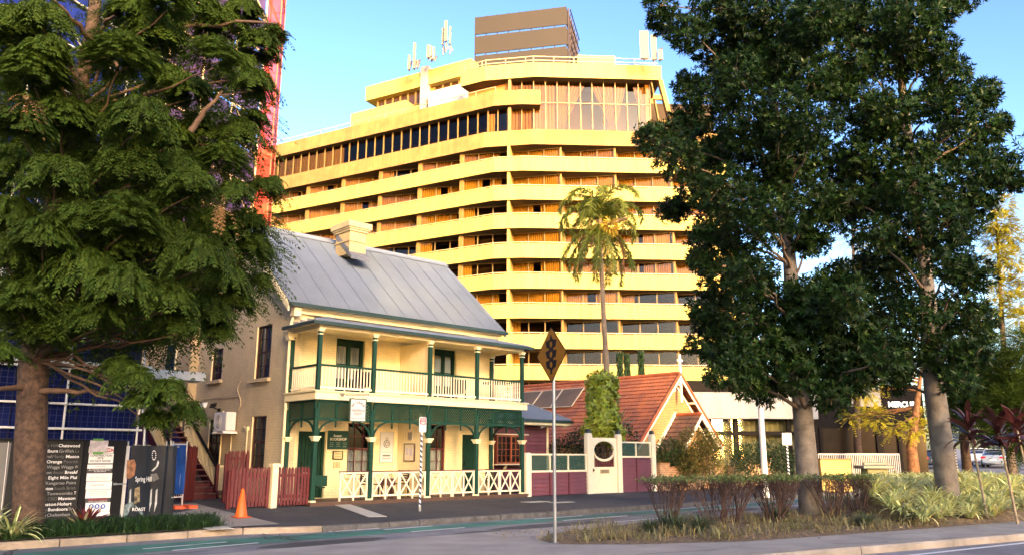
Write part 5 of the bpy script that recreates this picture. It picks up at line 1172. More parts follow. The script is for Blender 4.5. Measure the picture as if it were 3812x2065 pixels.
# antennas on the roof
def antenna(label, pts, base_z, pole=True):
    """pts: list of (u, v_top, v_bottom, width) panels placed at distance"""
    P0 = None; t = None
    for (u, vt, vb, w_, D_) in pts:
        p = at(u, 150, D=D_); z1_, z0_ = vz(p[0], p[1], vt), vz(p[0], p[1], vb)
        if t is None: t = thing('antenna', label, 'antenna', (p[0], p[1], base_z), group='antennas on the hotel roof')
        r = Rv*w_/2; bk = np.array([Fv[0], Fv[1], 0])*.25; m = MB(); m.prism([np.array([p[0], p[1], z0_])-r, np.array([p[0], p[1], z0_])+r, np.array([p[0], p[1], z0_])+r*.75+bk, np.array([p[0], p[1], z0_])-r*.75+bk], (0, 0, z1_-z0_)); m.build('antenna_panel', ANT, t)
        m = MB(); q = p+np.array([Fv[0], Fv[1], 0])*.45; m.tube([(q[0], q[1], base_z), (q[0], q[1], z1_-.2)], .07, 6); m.bar((q[0], q[1], z0_+.3), (p[0], p[1], z0_+.3), .08, .08); m.bar((q[0], q[1], z1_-.5), (p[0], p[1], z1_-.5), .08, .08); m.tube([(q[0], q[1], base_z+.3), (q[0]+.2, q[1]-.2, base_z+.6), (q[0], q[1], z0_)], .09, 6); m.build('mast', mat('mast_grey', (.20, .18, .16), .5, metal=.4), t)
antenna('pale panel antenna pair at the left end of the attic roof', [(1042, 108, 172, .33, 88), (1029, 138, 175, .28, 88.5), (1050, 150, 170, .15, 88)], zt-.3)
antenna('short antenna cluster between the attic chimney and the tallest panels', [(1077, 113, 145, .38, 87), (1085, 116, 150, .25, 87.5), (1092, 118, 150, .15, 87)], zt-.2)
antenna('tallest white panel antennas left of the brown louvred screen', [(1120, 52, 103, .36, 85), (1113, 70, 112, .26, 85.6), (1131, 66, 110, .24, 85.4)], zt-.2)
antenna('wide pale panel antenna near the right end of the roof', [(1622, 78, 147, .95, 79), (1646, 88, 150, .6, 79.5), (1662, 125, 150, .5, 79.2)], 42.9)
# podium with curtained windows
pa = at(1745, 1100, D=56.); PD = dirv(FA); npd = nf; pz0, pz1 = vz(pa[0], pa[1], 1051), vz(pa[0], pa[1], 985); tl_ = -6.; tr_ = col_on(pa, FA, 2062, 1090)
o = np.array([pa[0], pa[1], 0]); m = MB(); m.obox(o+PD*tl_+np.array([0, 0, pz0]), PD*(tr_-tl_), -nf*14, (0, 0, pz1-pz0)); m.build('podium_band', mat('podium_concrete', (.33, .33, .33), .8, .10, .6, .1, 8, kind='stain'), tower)
m = MB(); m.obox(o+PD*(tl_)-nf*2.5+np.array([0, 0, pz1]), PD*(tr_-tl_), -nf*.3, (0, 0, 1.0)); m.build('podium_upper_wall', mat('dark_bronze', (.015, .012, .01), .8, .1, 1, spec=.1), tower)
gw = MB(); o2 = o-nf*.8
for i in range(9): gw.obox(o2+PD*(tl_+(tr_-tl_)*i/8-.12)+np.array([0, 0, 0]), PD*.28, nf*.2, (0, 0, pz0))
gw.obox(o2+PD*tl_+np.array([0, 0, 3.0]), PD*(tr_-tl_), nf*.19, (0, 0, .25)); wq = gw.build('podium_window', MATS['dark_bronze'], tower)
q0, q1 = o2+PD*tl_, o2+PD*tr_; link_mesh('pane', [(*q0[:2], 0), (*q1[:2], 0), (*q1[:2], pz0), (*q0[:2], pz0)], [(0, 1, 2, 3)], glass('podium_glass', (.75, .72, .6), .06), wq)
V = []; F = []; n_ = int((tr_-tl_)/.2)
for i in range(n_+1): q = o2+PD*(tl_+(tr_-tl_)*i/n_)-nf*(.35+.12*(i % 2)); V += [(*q[:2], .2), (*q[:2], pz0-.1)]; F += [(2*i, 2*i+2, 2*i+3, 2*i+1)] if i < n_ else []
link_mesh('curtain', V, F, mat('podium_curtain', (.36, .36, .24), .9, .15, .5), wq)
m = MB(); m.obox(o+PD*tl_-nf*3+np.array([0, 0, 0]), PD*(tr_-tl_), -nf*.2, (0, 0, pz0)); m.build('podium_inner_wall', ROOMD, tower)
# entrance block further right with the hotel name
o3 = o+PD*tr_-nf*1.0; te = col_on(o3, FA, 2330, 1090); m = MB(); ez0 = vz(*(o3+PD*te*.5)[:2], 1070); ez1 = ez0+2.8
m.obox(o3+np.array([0, 0, ez0]), PD*te, -nf*9, (0, 0, ez1-ez0)); m.build('entrance_fascia', mat('entrance_dark', (.012, .011, .011), .9, .1, 1, spec=.08), tower)
m = MB(); m.obox(o3+PD*col_on(o3, FA, 2130, 1020)+nf*.1+np.array([0, 0, ez1-1.5]), PD*(col_on(o3, FA, 2215, 1020)-col_on(o3, FA, 2130, 1020)), -nf*.09, (0, 0, 1.9)); m.build('entrance_panel', MATS['podium_concrete'], tower)
gw = MB(); gw.obox(o3-nf*.05+np.array([0, 0, ez0-.12]), PD*te, -nf*.09, (0, 0, .119))
for uu in (2064, 2208, 2216, 2262): q = o3+PD*col_on(o3, FA, uu, 1130); gw.obox(q+np.array([0, 0, 0]), PD*.22, -nf*.25, (0, 0, ez0-.121))
wq = gw.build('entrance_window', MATS['dark_bronze'], tower); q0, q1 = o3-nf*.15, o3+PD*te-nf*.15; link_mesh('pane', [(*q0[:2], 0), (*q1[:2], 0), (*q1[:2], ez0), (*q0[:2], ez0)], [(0, 1, 2, 3)], mat('bronze_glass', (.035, .024, .014), .12, .2, .5, spec=.3), wq)
m = MB(); m.obox(o3-nf*.5, PD*te, -nf*.3, (0, 0, ez0)); m.build('entrance_wall', MATS['dark_bronze'], tower)
lt = MB(); q = o3+PD*col_on(o3, FA, 2233, 1015)+nf*.05; zb = vz(*q[:2], 1022); text(lt, 'MERCURE', np.array([q[0], q[1], zb]), PD, ZU, vz(*q[:2], 1009)-zb, align='l', bold=.03, lift=.03, norm=nf); lt.build('lettering', mat('sign_letter_lit', (.95, .95, .92), .5, emit=1.2), tower)
fs = thing('metal_railing', 'white vertical bar railing in front of the dark glazed hotel entrance', 'railing', (42, 19, .3))
r0, r1 = at(2062, 1185, D=46), at(2266, 1188, D=48); zt0, zb0 = vz(*r0[:2], 1141), vz(*r0[:2], 1188)-.2
m = MB(); n_ = 44
for i in range(n_+1): q = r0+(r1-r0)*i/n_; m.box(q[0]-.016, q[1]-.016, zb0, q[0]+.016, q[1]+.016, zt0)
m.build('bars', PURE, fs); m = MB(); m.bar((*r0[:2], zt0), (*r1[:2], zt0), .07, .07); m.bar((*r0[:2], zb0+.1), (*r1[:2], zb0+.1), .06, .06); m.build('rail', PURE, fs)
yw0, yw1 = at(2064, 1160, D=43.), at(2140, 1160, D=44.); low_wall('brick_wall', 'low bright yellow brick wall in front of the white railing', [(yw0[0], yw0[1]), (yw1[0], yw1[1])], [vz(*yw0[:2], 1156)], mat('bright_yellow_brick', (.66, .44, .09), .8, .2, 3, .4, kind='brick2', col2=(.56, .34, .07)))

# ================================================================ CONSTRUCTION SITE
BLUE = meshnet('blue_mesh', (.030, .055, .34), .93); PURP = meshnet('purple_mesh', (.16, .10, .24), .95); ORM = meshnet('orange_mesh', (.95, .12, .08), .82, trans=.55)
TUBE = mat('scaffold_tube', (.62, .60, .55), .4, .1, 4, metal=.3); TUBEY = mat('scaffold_tube_warm', (.66, .50, .26), .45, .1, 4)
cb = thing('scaffolded_building', 'tall unfinished building wrapped in blue and violet mesh behind the feathery tree', 'building', (10, 38, .2))
SA = 28.8; cpt = at(634, 500, D=45.); sd, sn_ = dirv(SA), dirv(SA+90); cp = np.array([cpt[0], cpt[1], 0])
m = MB()
for i in range(15): m.obox(cp-sd*38+sn_*1.6+np.array([0, 0, 3.2*i]), sd*38, sn_*20, (0, 0, .25))
for j in range(8): m.obox(cp-sd*(2+5*j)+sn_*2.2, sd*.5, sn_*.5, (0, 0, 46))
m.build('floor_slabs', CONC, cb)
m = MB(); m.obox(cp-sd*38+sn_*6, sd*37, sn_*.3, (0, 0, 46)); m.build('inner_wall', mat('site_dark', (.10, .09, .08), .9), cb)
mb_, mp_ = MB(), MB(); tb_, ty_ = MB(), MB(); bw_ = 2.4
for j in range(16):
    for i in range(23):
        a = cp-sd*bw_*(j+1)+np.array([0, 0, 2.0*i]); e = .08
        (mp_ if j < 3 else mb_).add([a+sd*e+np.array([0, 0, e]), a+sd*(bw_-e)+np.array([0, 0, e]), a+sd*(bw_-e)+np.array([0, 0, 2-e]), a+sd*e+np.array([0, 0, 2-e])], [(0, 1, 2, 3)])
for j in range(17):
    q = cp-sd*bw_*j-sn_*.08; (ty_ if j < 4 else tb_).tube([q, q+np.array([0, 0, 46])], .05, 6)
for i in range(24):
    z = np.array([0, 0, 2.0*i]); ty_.tube([cp-sn_*.1+z, cp-sd*bw_*3-sn_*.1+z], .05, 6); tb_.tube([cp-sd*bw_*3-sn_*.1+z, cp-sd*38-sn_*.1+z], .05, 6)
    if i % 2: ty_.tube([cp-sn_*.14+z, cp-sd*bw_-sn_*.14+z+np.array([0, 0, 2])], .04, 6); tb_.tube([cp-sd*bw_*5-sn_*.14+z, cp-sd*bw_*6-sn_*.14+z+np.array([0, 0, 2])], .04, 6)
mb_.build('blue_mesh', BLUE, cb); mp_.build('violet_mesh', PURP, cb); tb_.build('scaffold_tubes', TUBE, cb); ty_.build('scaffold_tubes', TUBEY, cb)
ot = thing('scaffold_stair_tower', 'scaffold stair tower wrapped in bright orange mesh beside the violet panels', 'scaffold', (cp[0], cp[1], .2))
# the orange tower faces the camera more squarely
od = dirv(YAW*57.29578-78); on = dirv(YAW*57.29578+12); w_ = col_on(cp, YAW*57.29578-78, 668); oc = cp+sd*.1
m = MB(); P4 = [oc, oc+od*w_, oc+od*w_+on*2.2, oc+on*2.2]
for a, b in ((P4[0], P4[1]), (P4[1], P4[2])): 
    for i in range(23): m.add([(*a[:2], 2.0*i+.04), (*b[:2], 2.0*i+.04), (*b[:2], 2.0*i+1.96), (*a[:2], 2.0*i+1.96)], [(0, 1, 2, 3)])
m.build('orange_mesh', ORM, ot); m = MB()
for p in P4: m.tube([p, p+np.array([0, 0, 46])], .05, 6)
for i in range(24):
    for a, b in zip(P4, P4[1:]+P4[:1]): m.tube([a+np.array([0, 0, 2.*i]), b+np.array([0, 0, 2.*i])], .035, 5)
    m.tube([P4[i % 2]+on*.5+np.array([0, 0, 2.*i]), P4[1-i % 2]+on*.5+np.array([0, 0, 2.*i+2])], .06, 5)
m.build('scaffold_tubes', mat('tube_orange', (.55, .12, .05), .5), ot)
sf = thing('street_scaffold', 'lower street scaffold with white rails over dark blue mesh behind the hoarding', 'scaffold', (3, 24, .1))
FYS = 24.0; xr = at(350, 1100, Y=FYS)[0]; m = MB()
for i in range(9):
    x1 = xr-.1-1.55*i; m.add([(x1-1.52, FYS+.12, .2), (x1, FYS+.12, .2), (x1, FYS+.12, 8.2), (x1-1.52, FYS+.12, 8.2)], [(0, 1, 2, 3)])
m.build('blue_mesh', meshnet('navy_mesh', (.010, .016, .085), .97, trans=.1), sf); m = MB()
for i in range(90): m.box(xr-.12-i*.155, FYS+.098, .2, xr-.112-i*.155, FYS+.106, 8.2)
for i in range(52): m.box(xr-14, FYS+.097, .3+i*.155, xr-.1, FYS+.104, .308+i*.155)
m.build('net_strings', mat('net_string_blue', (.025, .035, .14), .6), sf); m = MB()
for z in (vz(xr, FYS, 1081), vz(xr, FYS, 1022), 4.0, 4.7, 5.3, 6.3, 7.0, 8.0): m.tube([(xr-14, FYS, z), (xr+.05, FYS, z)], .035, 6)
for i in range(9): m.tube([(xr-.05-1.9*i, FYS+.05, .1), (xr-.05-1.9*i, FYS+.05, 8.2)], .03, 6)
m.tube([(xr+.12, FYS-.1, 1.6), (xr+.1, FYS-.1, 2.3), (xr-.02, FYS-.02, 3.0)], .03, 6); m.build('scaffold_tubes', mat('white_rail', (.72, .72, .70), .4), sf)
m = MB()
for z in (3.85, 6.1): m.box(xr-14, FYS-.05, z, xr+.1, FYS+.9, z+.1); m.box(xr-14, FYS-.08, z, xr+.15, FYS-.051, z+.22)
m.box(xr-.2, FYS-.6, 3.7, xr+1.5, FYS+.3, 3.95); m.build('platform', mat('platform_white', (.62, .64, .62), .5), sf)
m = MB(); m.box(xr-14, FYS+2.5, 0, xr-.3, FYS+2.7, 8); m.build('backing_wall', mat('site_wall', (.05, .06, .09), .9, .3, .7), sf)

# hoarding, gate and banners along the footpath
HYF = 20.5
def hz(x, y, Y=HYF): p = at(x/2.469*k_, (1500+y/2.469)*k_, Y=Y); return p[0], p[2]
ho = thing('site_hoarding', 'dark hoarding printed with rows of suburb names behind the brown trunk', 'hoarding', (4.9, HYF, .1))
hx1 = hz(735, 700)[0]; hx0 = -3.0; hzt = hz(500, 348)[1]
m = MB(); m.box(hx0, HYF, .08, hx1, HYF+.05, hzt); m.build('hoarding_panel', mat('hoarding_charcoal', (.035, .035, .033), .75, .2, 2, spec=.12), ho)
m = MB(); m.box(hx0, HYF-.03, hzt, hx1, HYF+.08, hzt+.05); m.build('hoarding_cap', BLACK, ho)
m = MB(); m.box(hx0+.3, HYF-.012, .12, hz(60, 700)[0], HYF-.001, hzt-.04); m.build('grey_panel', mat('hoarding_grey', (.15, .15, .145), .6, .15, 2), ho)
m = MB(); a, b = hz(78, 350), hz(10, 980); m.bar((a[0], HYF-.015, a[1]), (b[0], HYF-.015, b[1]), .008, .006, up=(0, 1, 0)); m.build('white_line', PURE, ho)
ROWS = [(400, [('Castle Hill', 330, 527, 0), ('Chatswood', 537, 733, 2)]), (450, [('Goulburn', 352, 530, 2), ('Griffith', 542, 676, 1), ('Li', 690, 722, 0)]), (500, [('Maitland', 318, 470, 1), ('Manly', 480, 590, 0), ('Masco', 605, 725, 2)]),
 (548, [('Cowra', 305, 415, 2), ('Orange', 427, 568, 2), ('Penrith', 585, 715, 0)]), (597, [('North', 312, 415, 0), ('Wagga Wagga', 428, 675, 1), ('W', 686, 714, 1)]), (646, [('Riverston', 290, 470, 1), ('Ascot', 484, 583, 0), ('Breakf', 595, 712, 2)]),
 (695, [('Bayside', 290, 432, 0), ('Eight Mile Plai', 443, 705, 2)]), (744, [('Mackay', 290, 408, 2), ('Kangaroo Point', 420, 697, 1)]), (793, [('Rockhampton', 235, 485, 2), ('South Brisb', 497, 693, 0)]), (840, [('Central', 285, 415, 2), ('Toowoomba', 428, 665, 1), ('T', 678, 696, 2)]),
 (888, [('Adelaide CBD', 260, 523, 0), ('Mawson', 534, 690, 2)]), (938, [('Launceston', 270, 515, 2), ('Hobart', 527, 655, 2)]), (986, [('Ashton', 310, 428, 0), ('Bundoora', 440, 620, 2), ('Br', 630, 668, 1)]), (1036, [('Springs', 300, 418, 2), ('Cheltenham', 430, 640, 1)])]
LM = [mat('letter_dim', (.13, .13, .13), .6), mat('letter_grey', (.36, .36, .35), .6), mat('letter_white', (.85, .85, .84), .6)]
mbs = [MB(), MB(), MB()]
for y, ws in ROWS:
    for (t_, x0, x1, b_) in ws:
        a, b = hz(x0, y), hz(x1, y); text(mbs[b_], t_, (a[0], HYF-.002, hz(520, y)[1]), aX, ZU, .066, b[0]-a[0], 'l', bold=.015 if b_ == 2 else .0, norm=(0, -1, 0))
for b_, mm in enumerate(mbs): mm.build('lettering', LM[b_], ho)
cg = thing('site_gate', 'black plywood site gate carrying a column of white construction notices', 'gate', ((hx1+6.7)/2, HYF, .1))
cx1 = hz(1132, 700)[0]; m = MB(); m.box(hx1+.01, HYF-.02, .08, cx1, HYF+.03, hz(900, 338)[1]); m.build('gate_leaf', BLACK, cg)
m = MB(); bx = hz(1140, 700)[0]; m.box(bx-.025, HYF-.05, .06, bx+.045, HYF+.02, hz(1140, 390)[1]); m.build('steel_post', mat('post_pale', (.55, .54, .50), .5, .1, 6), cg)
m = MB(); a = hz(1045, 742); b = hz(1150, 738); m.tube([(a[0], HYF-.05, a[1]), (b[0], HYF-.06, b[1])], .018, 6); m.box(a[0]-.02, HYF-.06, a[1]-.02, a[0]+.05, HYF-.021, a[1]+.03); m.build('bolt', GALV, cg)
NOT = mat('notice_white', (.80, .79, .76), .5, .05, 6); GNY = HYF-.022
def notice(x0, y0, x1, y1, m_=NOT, lift=.004, name='notice_board', parent=cg):
    (a, za), (b, zb) = hz((x0), (y0+y1)/2), hz(x1, (y0+y1)/2); zt, zb = hz((x0+x1)/2, y0)[1], hz((x0+x1)/2, y1)[1]; m = MB(); m.box(a, GNY-lift-.003, zb, b, GNY-lift, zt); return m.build(name, m_, parent)
def nt_(mb, s, xm, y, hpx, wpx, lift=.009, bold=.0):
    a = hz(xm, y); text(mb, s, (a[0], GNY-lift, a[1]), aX, ZU, hpx/2.469*k_/2041*21.5, None if not wpx else wpx/2.469*(hz(xm+100, y)[0]-hz(xm-100, y)[0])/200*2.469, 'c', bold, norm=(0, -1, 0))
notice(806, 388, 1046, 556, BLACK, .001); notice(814, 395, 1040, 455, NOT); notice(812, 458, 1038, 550, NOT)
RED = mat('notice_red', (.55, .02, .03), .5); a = hz(960, 428); m = MB(); m.prism([(a[0]+.19*math.cos(t)*.98, GNY-.012, a[1]+.052*math.sin(t)) for t in np.linspace(0, 6.2832, 25)[:-1]], (0, .003, 0)); m.build('red_oval', RED, cg)
l = MB(); nt_(l, 'CONSTRUCTION', 923, 487, 16, 200, bold=.02); nt_(l, 'SITE', 918, 512, 16, 55, bold=.02); nt_(l, 'DO NOT ENTER', 918, 538, 16, 190, bold=.02)
nt_(l, 'constructions', 893, 755, 14, 120); nt_(l, 'constructions', 915, 582, 10, 95)
for y in (680, 695, 810, 826, 842): nt_(l, 'notice to all visitors and contractors', 900, y, 7, 170)
l.build('lettering', mat('notice_ink', (.07, .065, .06), .6), cg); l = MB(); nt_(l, 'DANGER', 960, 437, 18, 120, lift=.014, bold=.02); l.build('lettering', NOT, cg)
notice(800, 560, 1030, 598); notice(796, 600, 1027, 638, mat('notice_dark', (.05, .04, .04), .5)); notice(792, 641, 1024, 712); notice(787, 716, 1022, 789); notice(783, 792, 1017, 868); notice(780, 872, 1008, 906, MATS['notice_dark']); notice(780, 909, 1006, 996); notice(779, 998, 1003, 1034)
l = MB(); nt_(l, 'ALL VISITORS MUST REPORT', 912, 615, 10, 200); nt_(l, 'TO SITE OFFICE', 912, 630, 10, 110); nt_(l, 'HAVE YOU SIGNED IN', 895, 902, 8, 170); l.build('lettering', NOT, cg); l = MB(); nt_(l, 'CONSTRUCTION SITE', 893, 888, 12, 170, bold=.02); l.build('lettering', RED, cg)
BLC = mat('notice_blue', (.03, .12, .45), .5)
for x in (835, 888, 942):
    a = hz(x, 945); m = MB(); m.prism([(a[0]+.055*math.cos(t), GNY-.010, a[1]+.055*math.sin(t)) for t in np.linspace(0, 6.2832, 21)[:-1]], (0, .002, 0)); m.build('blue_symbol', BLC, cg); m = MB(); m.prism([(a[0]+.022*math.cos(t), GNY-.012, a[1]+.028*math.sin(t)) for t in np.linspace(0, 6.2832, 13)[:-1]], (0, .0015, 0)); m.build('symbol_head', NOT, cg)
pp = thing('taped_paper', 'crumpled paper notice fixed with green tape over the danger sign', 'paper', (*[hz(900, 400)[0], GNY], hz(900, 400)[1]))
V = []; F = []; (a, _), (b, _) = hz(818, 400), hz(985, 400); zt, zb = hz(900, 340)[1], hz(900, 452)[1]
for i in range(9):
    for j in range(7): V.append((a+(b-a)*i/8, GNY-.022-.008*random.random(), zb+(zt-zb)*j/6))
F = [(i*7+j, (i+1)*7+j, (i+1)*7+j+1, i*7+j+1) for i in range(8) for j in range(6)]; link_mesh('paper_sheet', V, F, mat('paper_pinkish', (.70, .62, .62), .7, .3, 9), pp)
m = MB()
for y in (333, 455): p = hz(900, y); m.box(p[0]-.12, GNY-.034, p[1]-.025, p[0]+.1, GNY-.03, p[1]+.025)
m.build('green_tape', mat('tape_green', (.12, .35, .06), .5), pp)
bn = thing('site_banner', 'black printed Spring Hill banner sagging over a temporary fence panel', 'banner', (7.3, HYF-.05, .15))
bx0, bx1 = hz(1172, 700)[0], hz(1600, 700)[0]; bz1 = hz(1380, 388)[1]; bz0 = hz(1400, 1045)[1]
V = []; F = []; NX, NZ = 40, 16
def bwave(s, t): return .02*math.sin(s*9)+.035*math.sin(s*21+t*2)*(s**2)+.02*math.sin(t*5+s*6)+.06*math.exp(-((s-.72)/.05)**2)
for i in range(NX+1):
    for j in range(NZ+1): s, t = i/NX, j/NZ; V.append((bx0+(bx1-bx0)*s, HYF-.06-bwave(s, t), bz0+(bz1-bz0)*t))
F = [(i*(NZ+1)+j, (i+1)*(NZ+1)+j, (i+1)*(NZ+1)+j+1, i*(NZ+1)+j+1) for i in range(NX) for j in range(NZ)]
link_mesh('banner_cloth', V, F, mat('banner_black', (.018, .022, .030), .5, .2, 2, spec=.2), bn)
def bpt(x, y, lift=.012):
    X, Z_ = hz(x, y); s, t = (X-bx0)/(bx1-bx0), (Z_-bz0)/(bz1-bz0); return np.array([X, HYF-.06-bwave(min(1, max(0, s)), t)-lift, Z_])
def bshape(pts, m_, name, lift=.012): link_mesh(name, [bpt(*p, lift=lift) for p in pts], [tuple(range(len(pts)))], m_, bn)
bshape([(1160, 520), (1225, 515), (1240, 560), (1225, 660), (1180, 690), (1150, 690)], mat('banner_orange', (.40, .16, .05), .5, .5, 8), 'lamp_glow_print')
bshape([(1440, 520), (1450, 540), (1440, 580), (1400, 622), (1385, 618), (1425, 575)], mat('banner_pale', (.50, .55, .58), .5, .3, 8), 'pale_print')
bshape([(1375, 650), (1430, 640), (1450, 690), (1400, 720)], mat('banner_grey', (.12, .13, .14), .5, .3, 8), 'grey_print', .014)
bshape([(1130, 930), (1200, 900), (1300, 1000), (1320, 1050), (1125, 1060)], mat('banner_teal', (.22, .32, .34), .5, .6, 12), 'teal_print')
bshape([(1225, 780), (1275, 760), (1272, 900), (1215, 930)], mat('banner_gold', (.42, .33, .16), .5, .6, 12), 'glass_print')
for x in (1180, 1380, 1425): bshape([(x, 800), (x+14, 780), (x+8, 920), (x-16, 1000)], MATS['banner_pale'], 'pale_print', .010)
def btext(mb, s, x, y, hpx, wpx, al='l'):
    V_, F_ = text_geo(s, .01); sc_ = hpx/.7; w0 = V_[:, 0].min(); ww = V_[:, 0].max()-w0; mb.add([bpt(x+(v[0]-w0)/ww*wpx, y-v[1]*sc_, .02) for v in V_], F_)
l = MB(); btext(l, 'Spring Hill', 1232, 715, 44, 155); btext(l, 'ROAST', 1200, 985, 30, 125); btext(l, 'cafe', 1553, 865, 10, 26)
for t in np.linspace(0, 6.28, 15)[:-1]:
    c_ = (1405+16*math.cos(t), 475+42*math.sin(t)); k = len(l.V); l.add([bpt(c_[0]-4, c_[1]-3, .02), bpt(c_[0]+4, c_[1]-3, .02), bpt(c_[0]+4, c_[1]+4, .02), bpt(c_[0]-4, c_[1]+4, .02)], [(0, 1, 2, 3)])
l.build('lettering', LM[2], bn)
m = MB()
for x in (1178, 1330, 1530, 1590): p = hz(x, 385); m.tube([(p[0], HYF, .06), (p[0], HYF, p[1]+.1)], .02, 6)
m.tube([(bx0, HYF, bz1-.02), (bx1+.05, HYF, bz1-.02)], .02, 6); m.build('fence_frame', GALV, bn)
tf = thing('mesh_fence_panel', 'temporary fence panel hung with bright blue mesh beside the banner', 'fence', (9.4, 23, .1))
TY = 23.4; tx0, tx1 = at(424, 1180, Y=TY)[0], at(465, 1180, Y=TY)[0]; tz1, tz0 = vz(tx0, TY, 1116), vz(tx0, TY, 1250)
m = MB(); NXX = 12
V = []; F = []
for i in range(NXX+1):
    for j in range(9): V.append((tx0+(tx1-tx0)*i/NXX, TY-.03-.03*math.sin(i*1.1+j*.5), tz0+.08+(tz1-tz0-.1)*j/8))
F = [(i*9+j, (i+1)*9+j, (i+1)*9+j+1, i*9+j+1) for i in range(NXX) for j in range(8)]; link_mesh('blue_mesh', V, F, meshnet('bright_blue_mesh', (.03, .13, .50), .9), tf)
for i in range(9): m.tube([(tx0+(tx1-tx0)*i/8, TY, tz0), (tx0+(tx1-tx0)*i/8, TY, tz1)], .006, 4)
for x in (tx0, tx1): m.tube([(x, TY, .06), (x, TY, tz1+.1)], .022, 6)
for z in (tz0, tz1): m.tube([(tx0, TY, z), (tx1, TY, z)], .02, 6)
m.build('fence_frame', TUBE, tf)
ob = thing('fence_foot', 'orange plastic foot block under the temporary blue mesh fence', 'fence foot', (tx1, TY, .1)); m = MB()
for sx in (-.32, .06): m.box(tx1+sx, TY-.35, .10, tx1+sx+.26, TY+.3, .24)
m.box(tx1-.1, TY-.2, .10, tx1+.1, TY+.2, .19); m.build('block', mat('block_orange', (.80, .12, .03), .5, .1, 4), ob, .015)
# ================================================================ STREET FURNITURE
SGX, SGY = 11.46, 11.01
ws = thing('warning_sign', 'amber diamond traffic light warning sign on a grey steel pole in the median', 'warning sign', (SGX, SGY, 0))
m = MB(); ztop = vz(SGX, SGY, 850); m.tube([(SGX, SGY, -.02), (SGX, SGY, ztop)], .032, 14); m.lathe((SGX, SGY, 0), [(.09, 0), (.085, .012), (.04, .02)], 12); m.build('pole', GALV, ws)
nA = R_(166); sn3 = np.array([math.cos(nA), math.sin(nA), 0]); sx3 = np.array([-sn3[1], sn3[0], 0])*-1
if sx3 @ Rv < 0: sx3 = -sx3
sc0 = np.array([SGX, SGY, 0])+sn3*.045; szc, sh = vz(SGX, SGY, 891), (vz(SGX, SGY, 820)-vz(SGX, SGY, 962))/2; sc0[2] = szc
def dia(r, off, th, rc=.05):
    pts = []
    for i in range(4):
        a = math.pi/2*i+math.pi/2
        for da in (-.06, -.03, 0, .03, .06): q = r*(1-abs(da)*0-.02*(1 if abs(da) < .01 else 0)); pts.append(sc0+sx3*math.cos(a+da)*q/(abs(math.cos(a+da))+abs(math.sin(a+da)))+np.array([0, 0, 1])*math.sin(a+da)*q/(abs(math.cos(a+da))+abs(math.sin(a+da)))+sn3*off)
    return pts, sn3*th
AMB = mat('sign_amber', (.26, .11, .008), .45, .08, 4)
m = MB(); m.prism(*dia(sh, 0, .004)); m.build('sign_plate', BLACK, ws); m = MB(); m.prism(*dia(sh*.955, .0055, .002)); m.build('sign_face', AMB, ws)
def sp2(x, y, off=.009): return sc0+sx3*x*sh+np.array([0, 0, 1])*y*sh+sn3*off
SB = mat('sign_black', (.008, .008, .008), .5)
m = MB()
def poly(pts, off=.009): m.prism([sp2(x, y, off) for x, y in pts], sn3*.0015)
for c in (.36, .0, -.36):
    poly([(-.14, c-.181), (.14, c-.181), (.14, c-.13), (.29, c-.11), (.37, c+.13), (.14, c+.16), (.14, c+.179), (-.14, c+.179), (-.14, c+.16), (-.37, c+.13), (-.29, c-.11), (-.14, c-.13)])
poly([(-.07, .50), (.07, .50), (.07, .62), (-.07, .62)]); poly([(-.04, .62), (.04, .62), (.03, .70), (-.03, .70)]); poly([(-.06, -.70), (.06, -.70), (.06, -.52), (-.06, -.52)])
m.build('traffic_light_symbol', SB, ws); 
for c in (.36, .0, -.36): m = MB(); poly([(.085*math.cos(t), c+.0+.105*math.sin(t)) for t in np.linspace(0, 6.2832, 25)[:-1]], .0125); m.build('lens_symbol', AMB, ws); m = MB()
for dz in (-.3, .3): m.tube([(SGX, SGY, szc+dz-.02), (SGX, SGY, szc+dz+.02)], .04, 10)
m.build('clamp', GALV, ws)
NAVY = mat('pole_navy', (.012, .022, .085), .45, .1, 5)
def striped_pole(x, y, z0, z1, r, parent, turns):
    m = MB(); m.tube([(x, y, z0), (x, y, z1)], r, 14); m.build('pole', PURE, parent); n_ = turns*14; V = []; F = []
    for i in range(n_+1):
        z = z0+.12+(z1-z0-.12)*i/n_
        for k in range(6): a = -2*math.pi*i/14+k*math.pi/5; V.append((x+(r+.002)*math.cos(a), y+(r+.002)*math.sin(a), z))
        if i < n_: F += [(i*6+k, i*6+k+1, (i+1)*6+k+1, (i+1)*6+k) for k in range(5)]
    link_mesh('stripe', V, F, NAVY, parent, True)
    m = MB(); m.tube([(x, y, z0-.02), (x, y, z0+.14)], r+.01, 12); m.build('sleeve', GALV, parent)
kx, ky = 14.47, 19.22; kz = path_z(kx, ky)
ps_ = thing('parking_sign', 'white and red loading sign on a blue and white striped pole at the kerb', 'parking sign', (kx, ky, kz))
zt, zb = vz(kx, ky, 1048), vz(kx, ky, 1086); striped_pole(kx, ky, kz, zb+.1, .032, ps_, 15)
yy = ky-.045; w_ = .125
m = MB(); m.prism([(kx-w_, yy, zb+.03), (kx-w_+.03, yy, zb), (kx+w_-.03, yy, zb), (kx+w_, yy, zb+.03), (kx+w_, yy, zt-.03), (kx+w_-.03, yy, zt), (kx-w_+.03, yy, zt), (kx-w_, yy, zt-.03)], (0, .004, 0)); m.build('sign_plate', PURE, ps_)
m = MB(); m.box(kx-w_+.02, yy-.003, zt-.215, kx+w_-.02, yy-.001, zt-.02); m.build('red_panel', RED, ps_); l = MB()
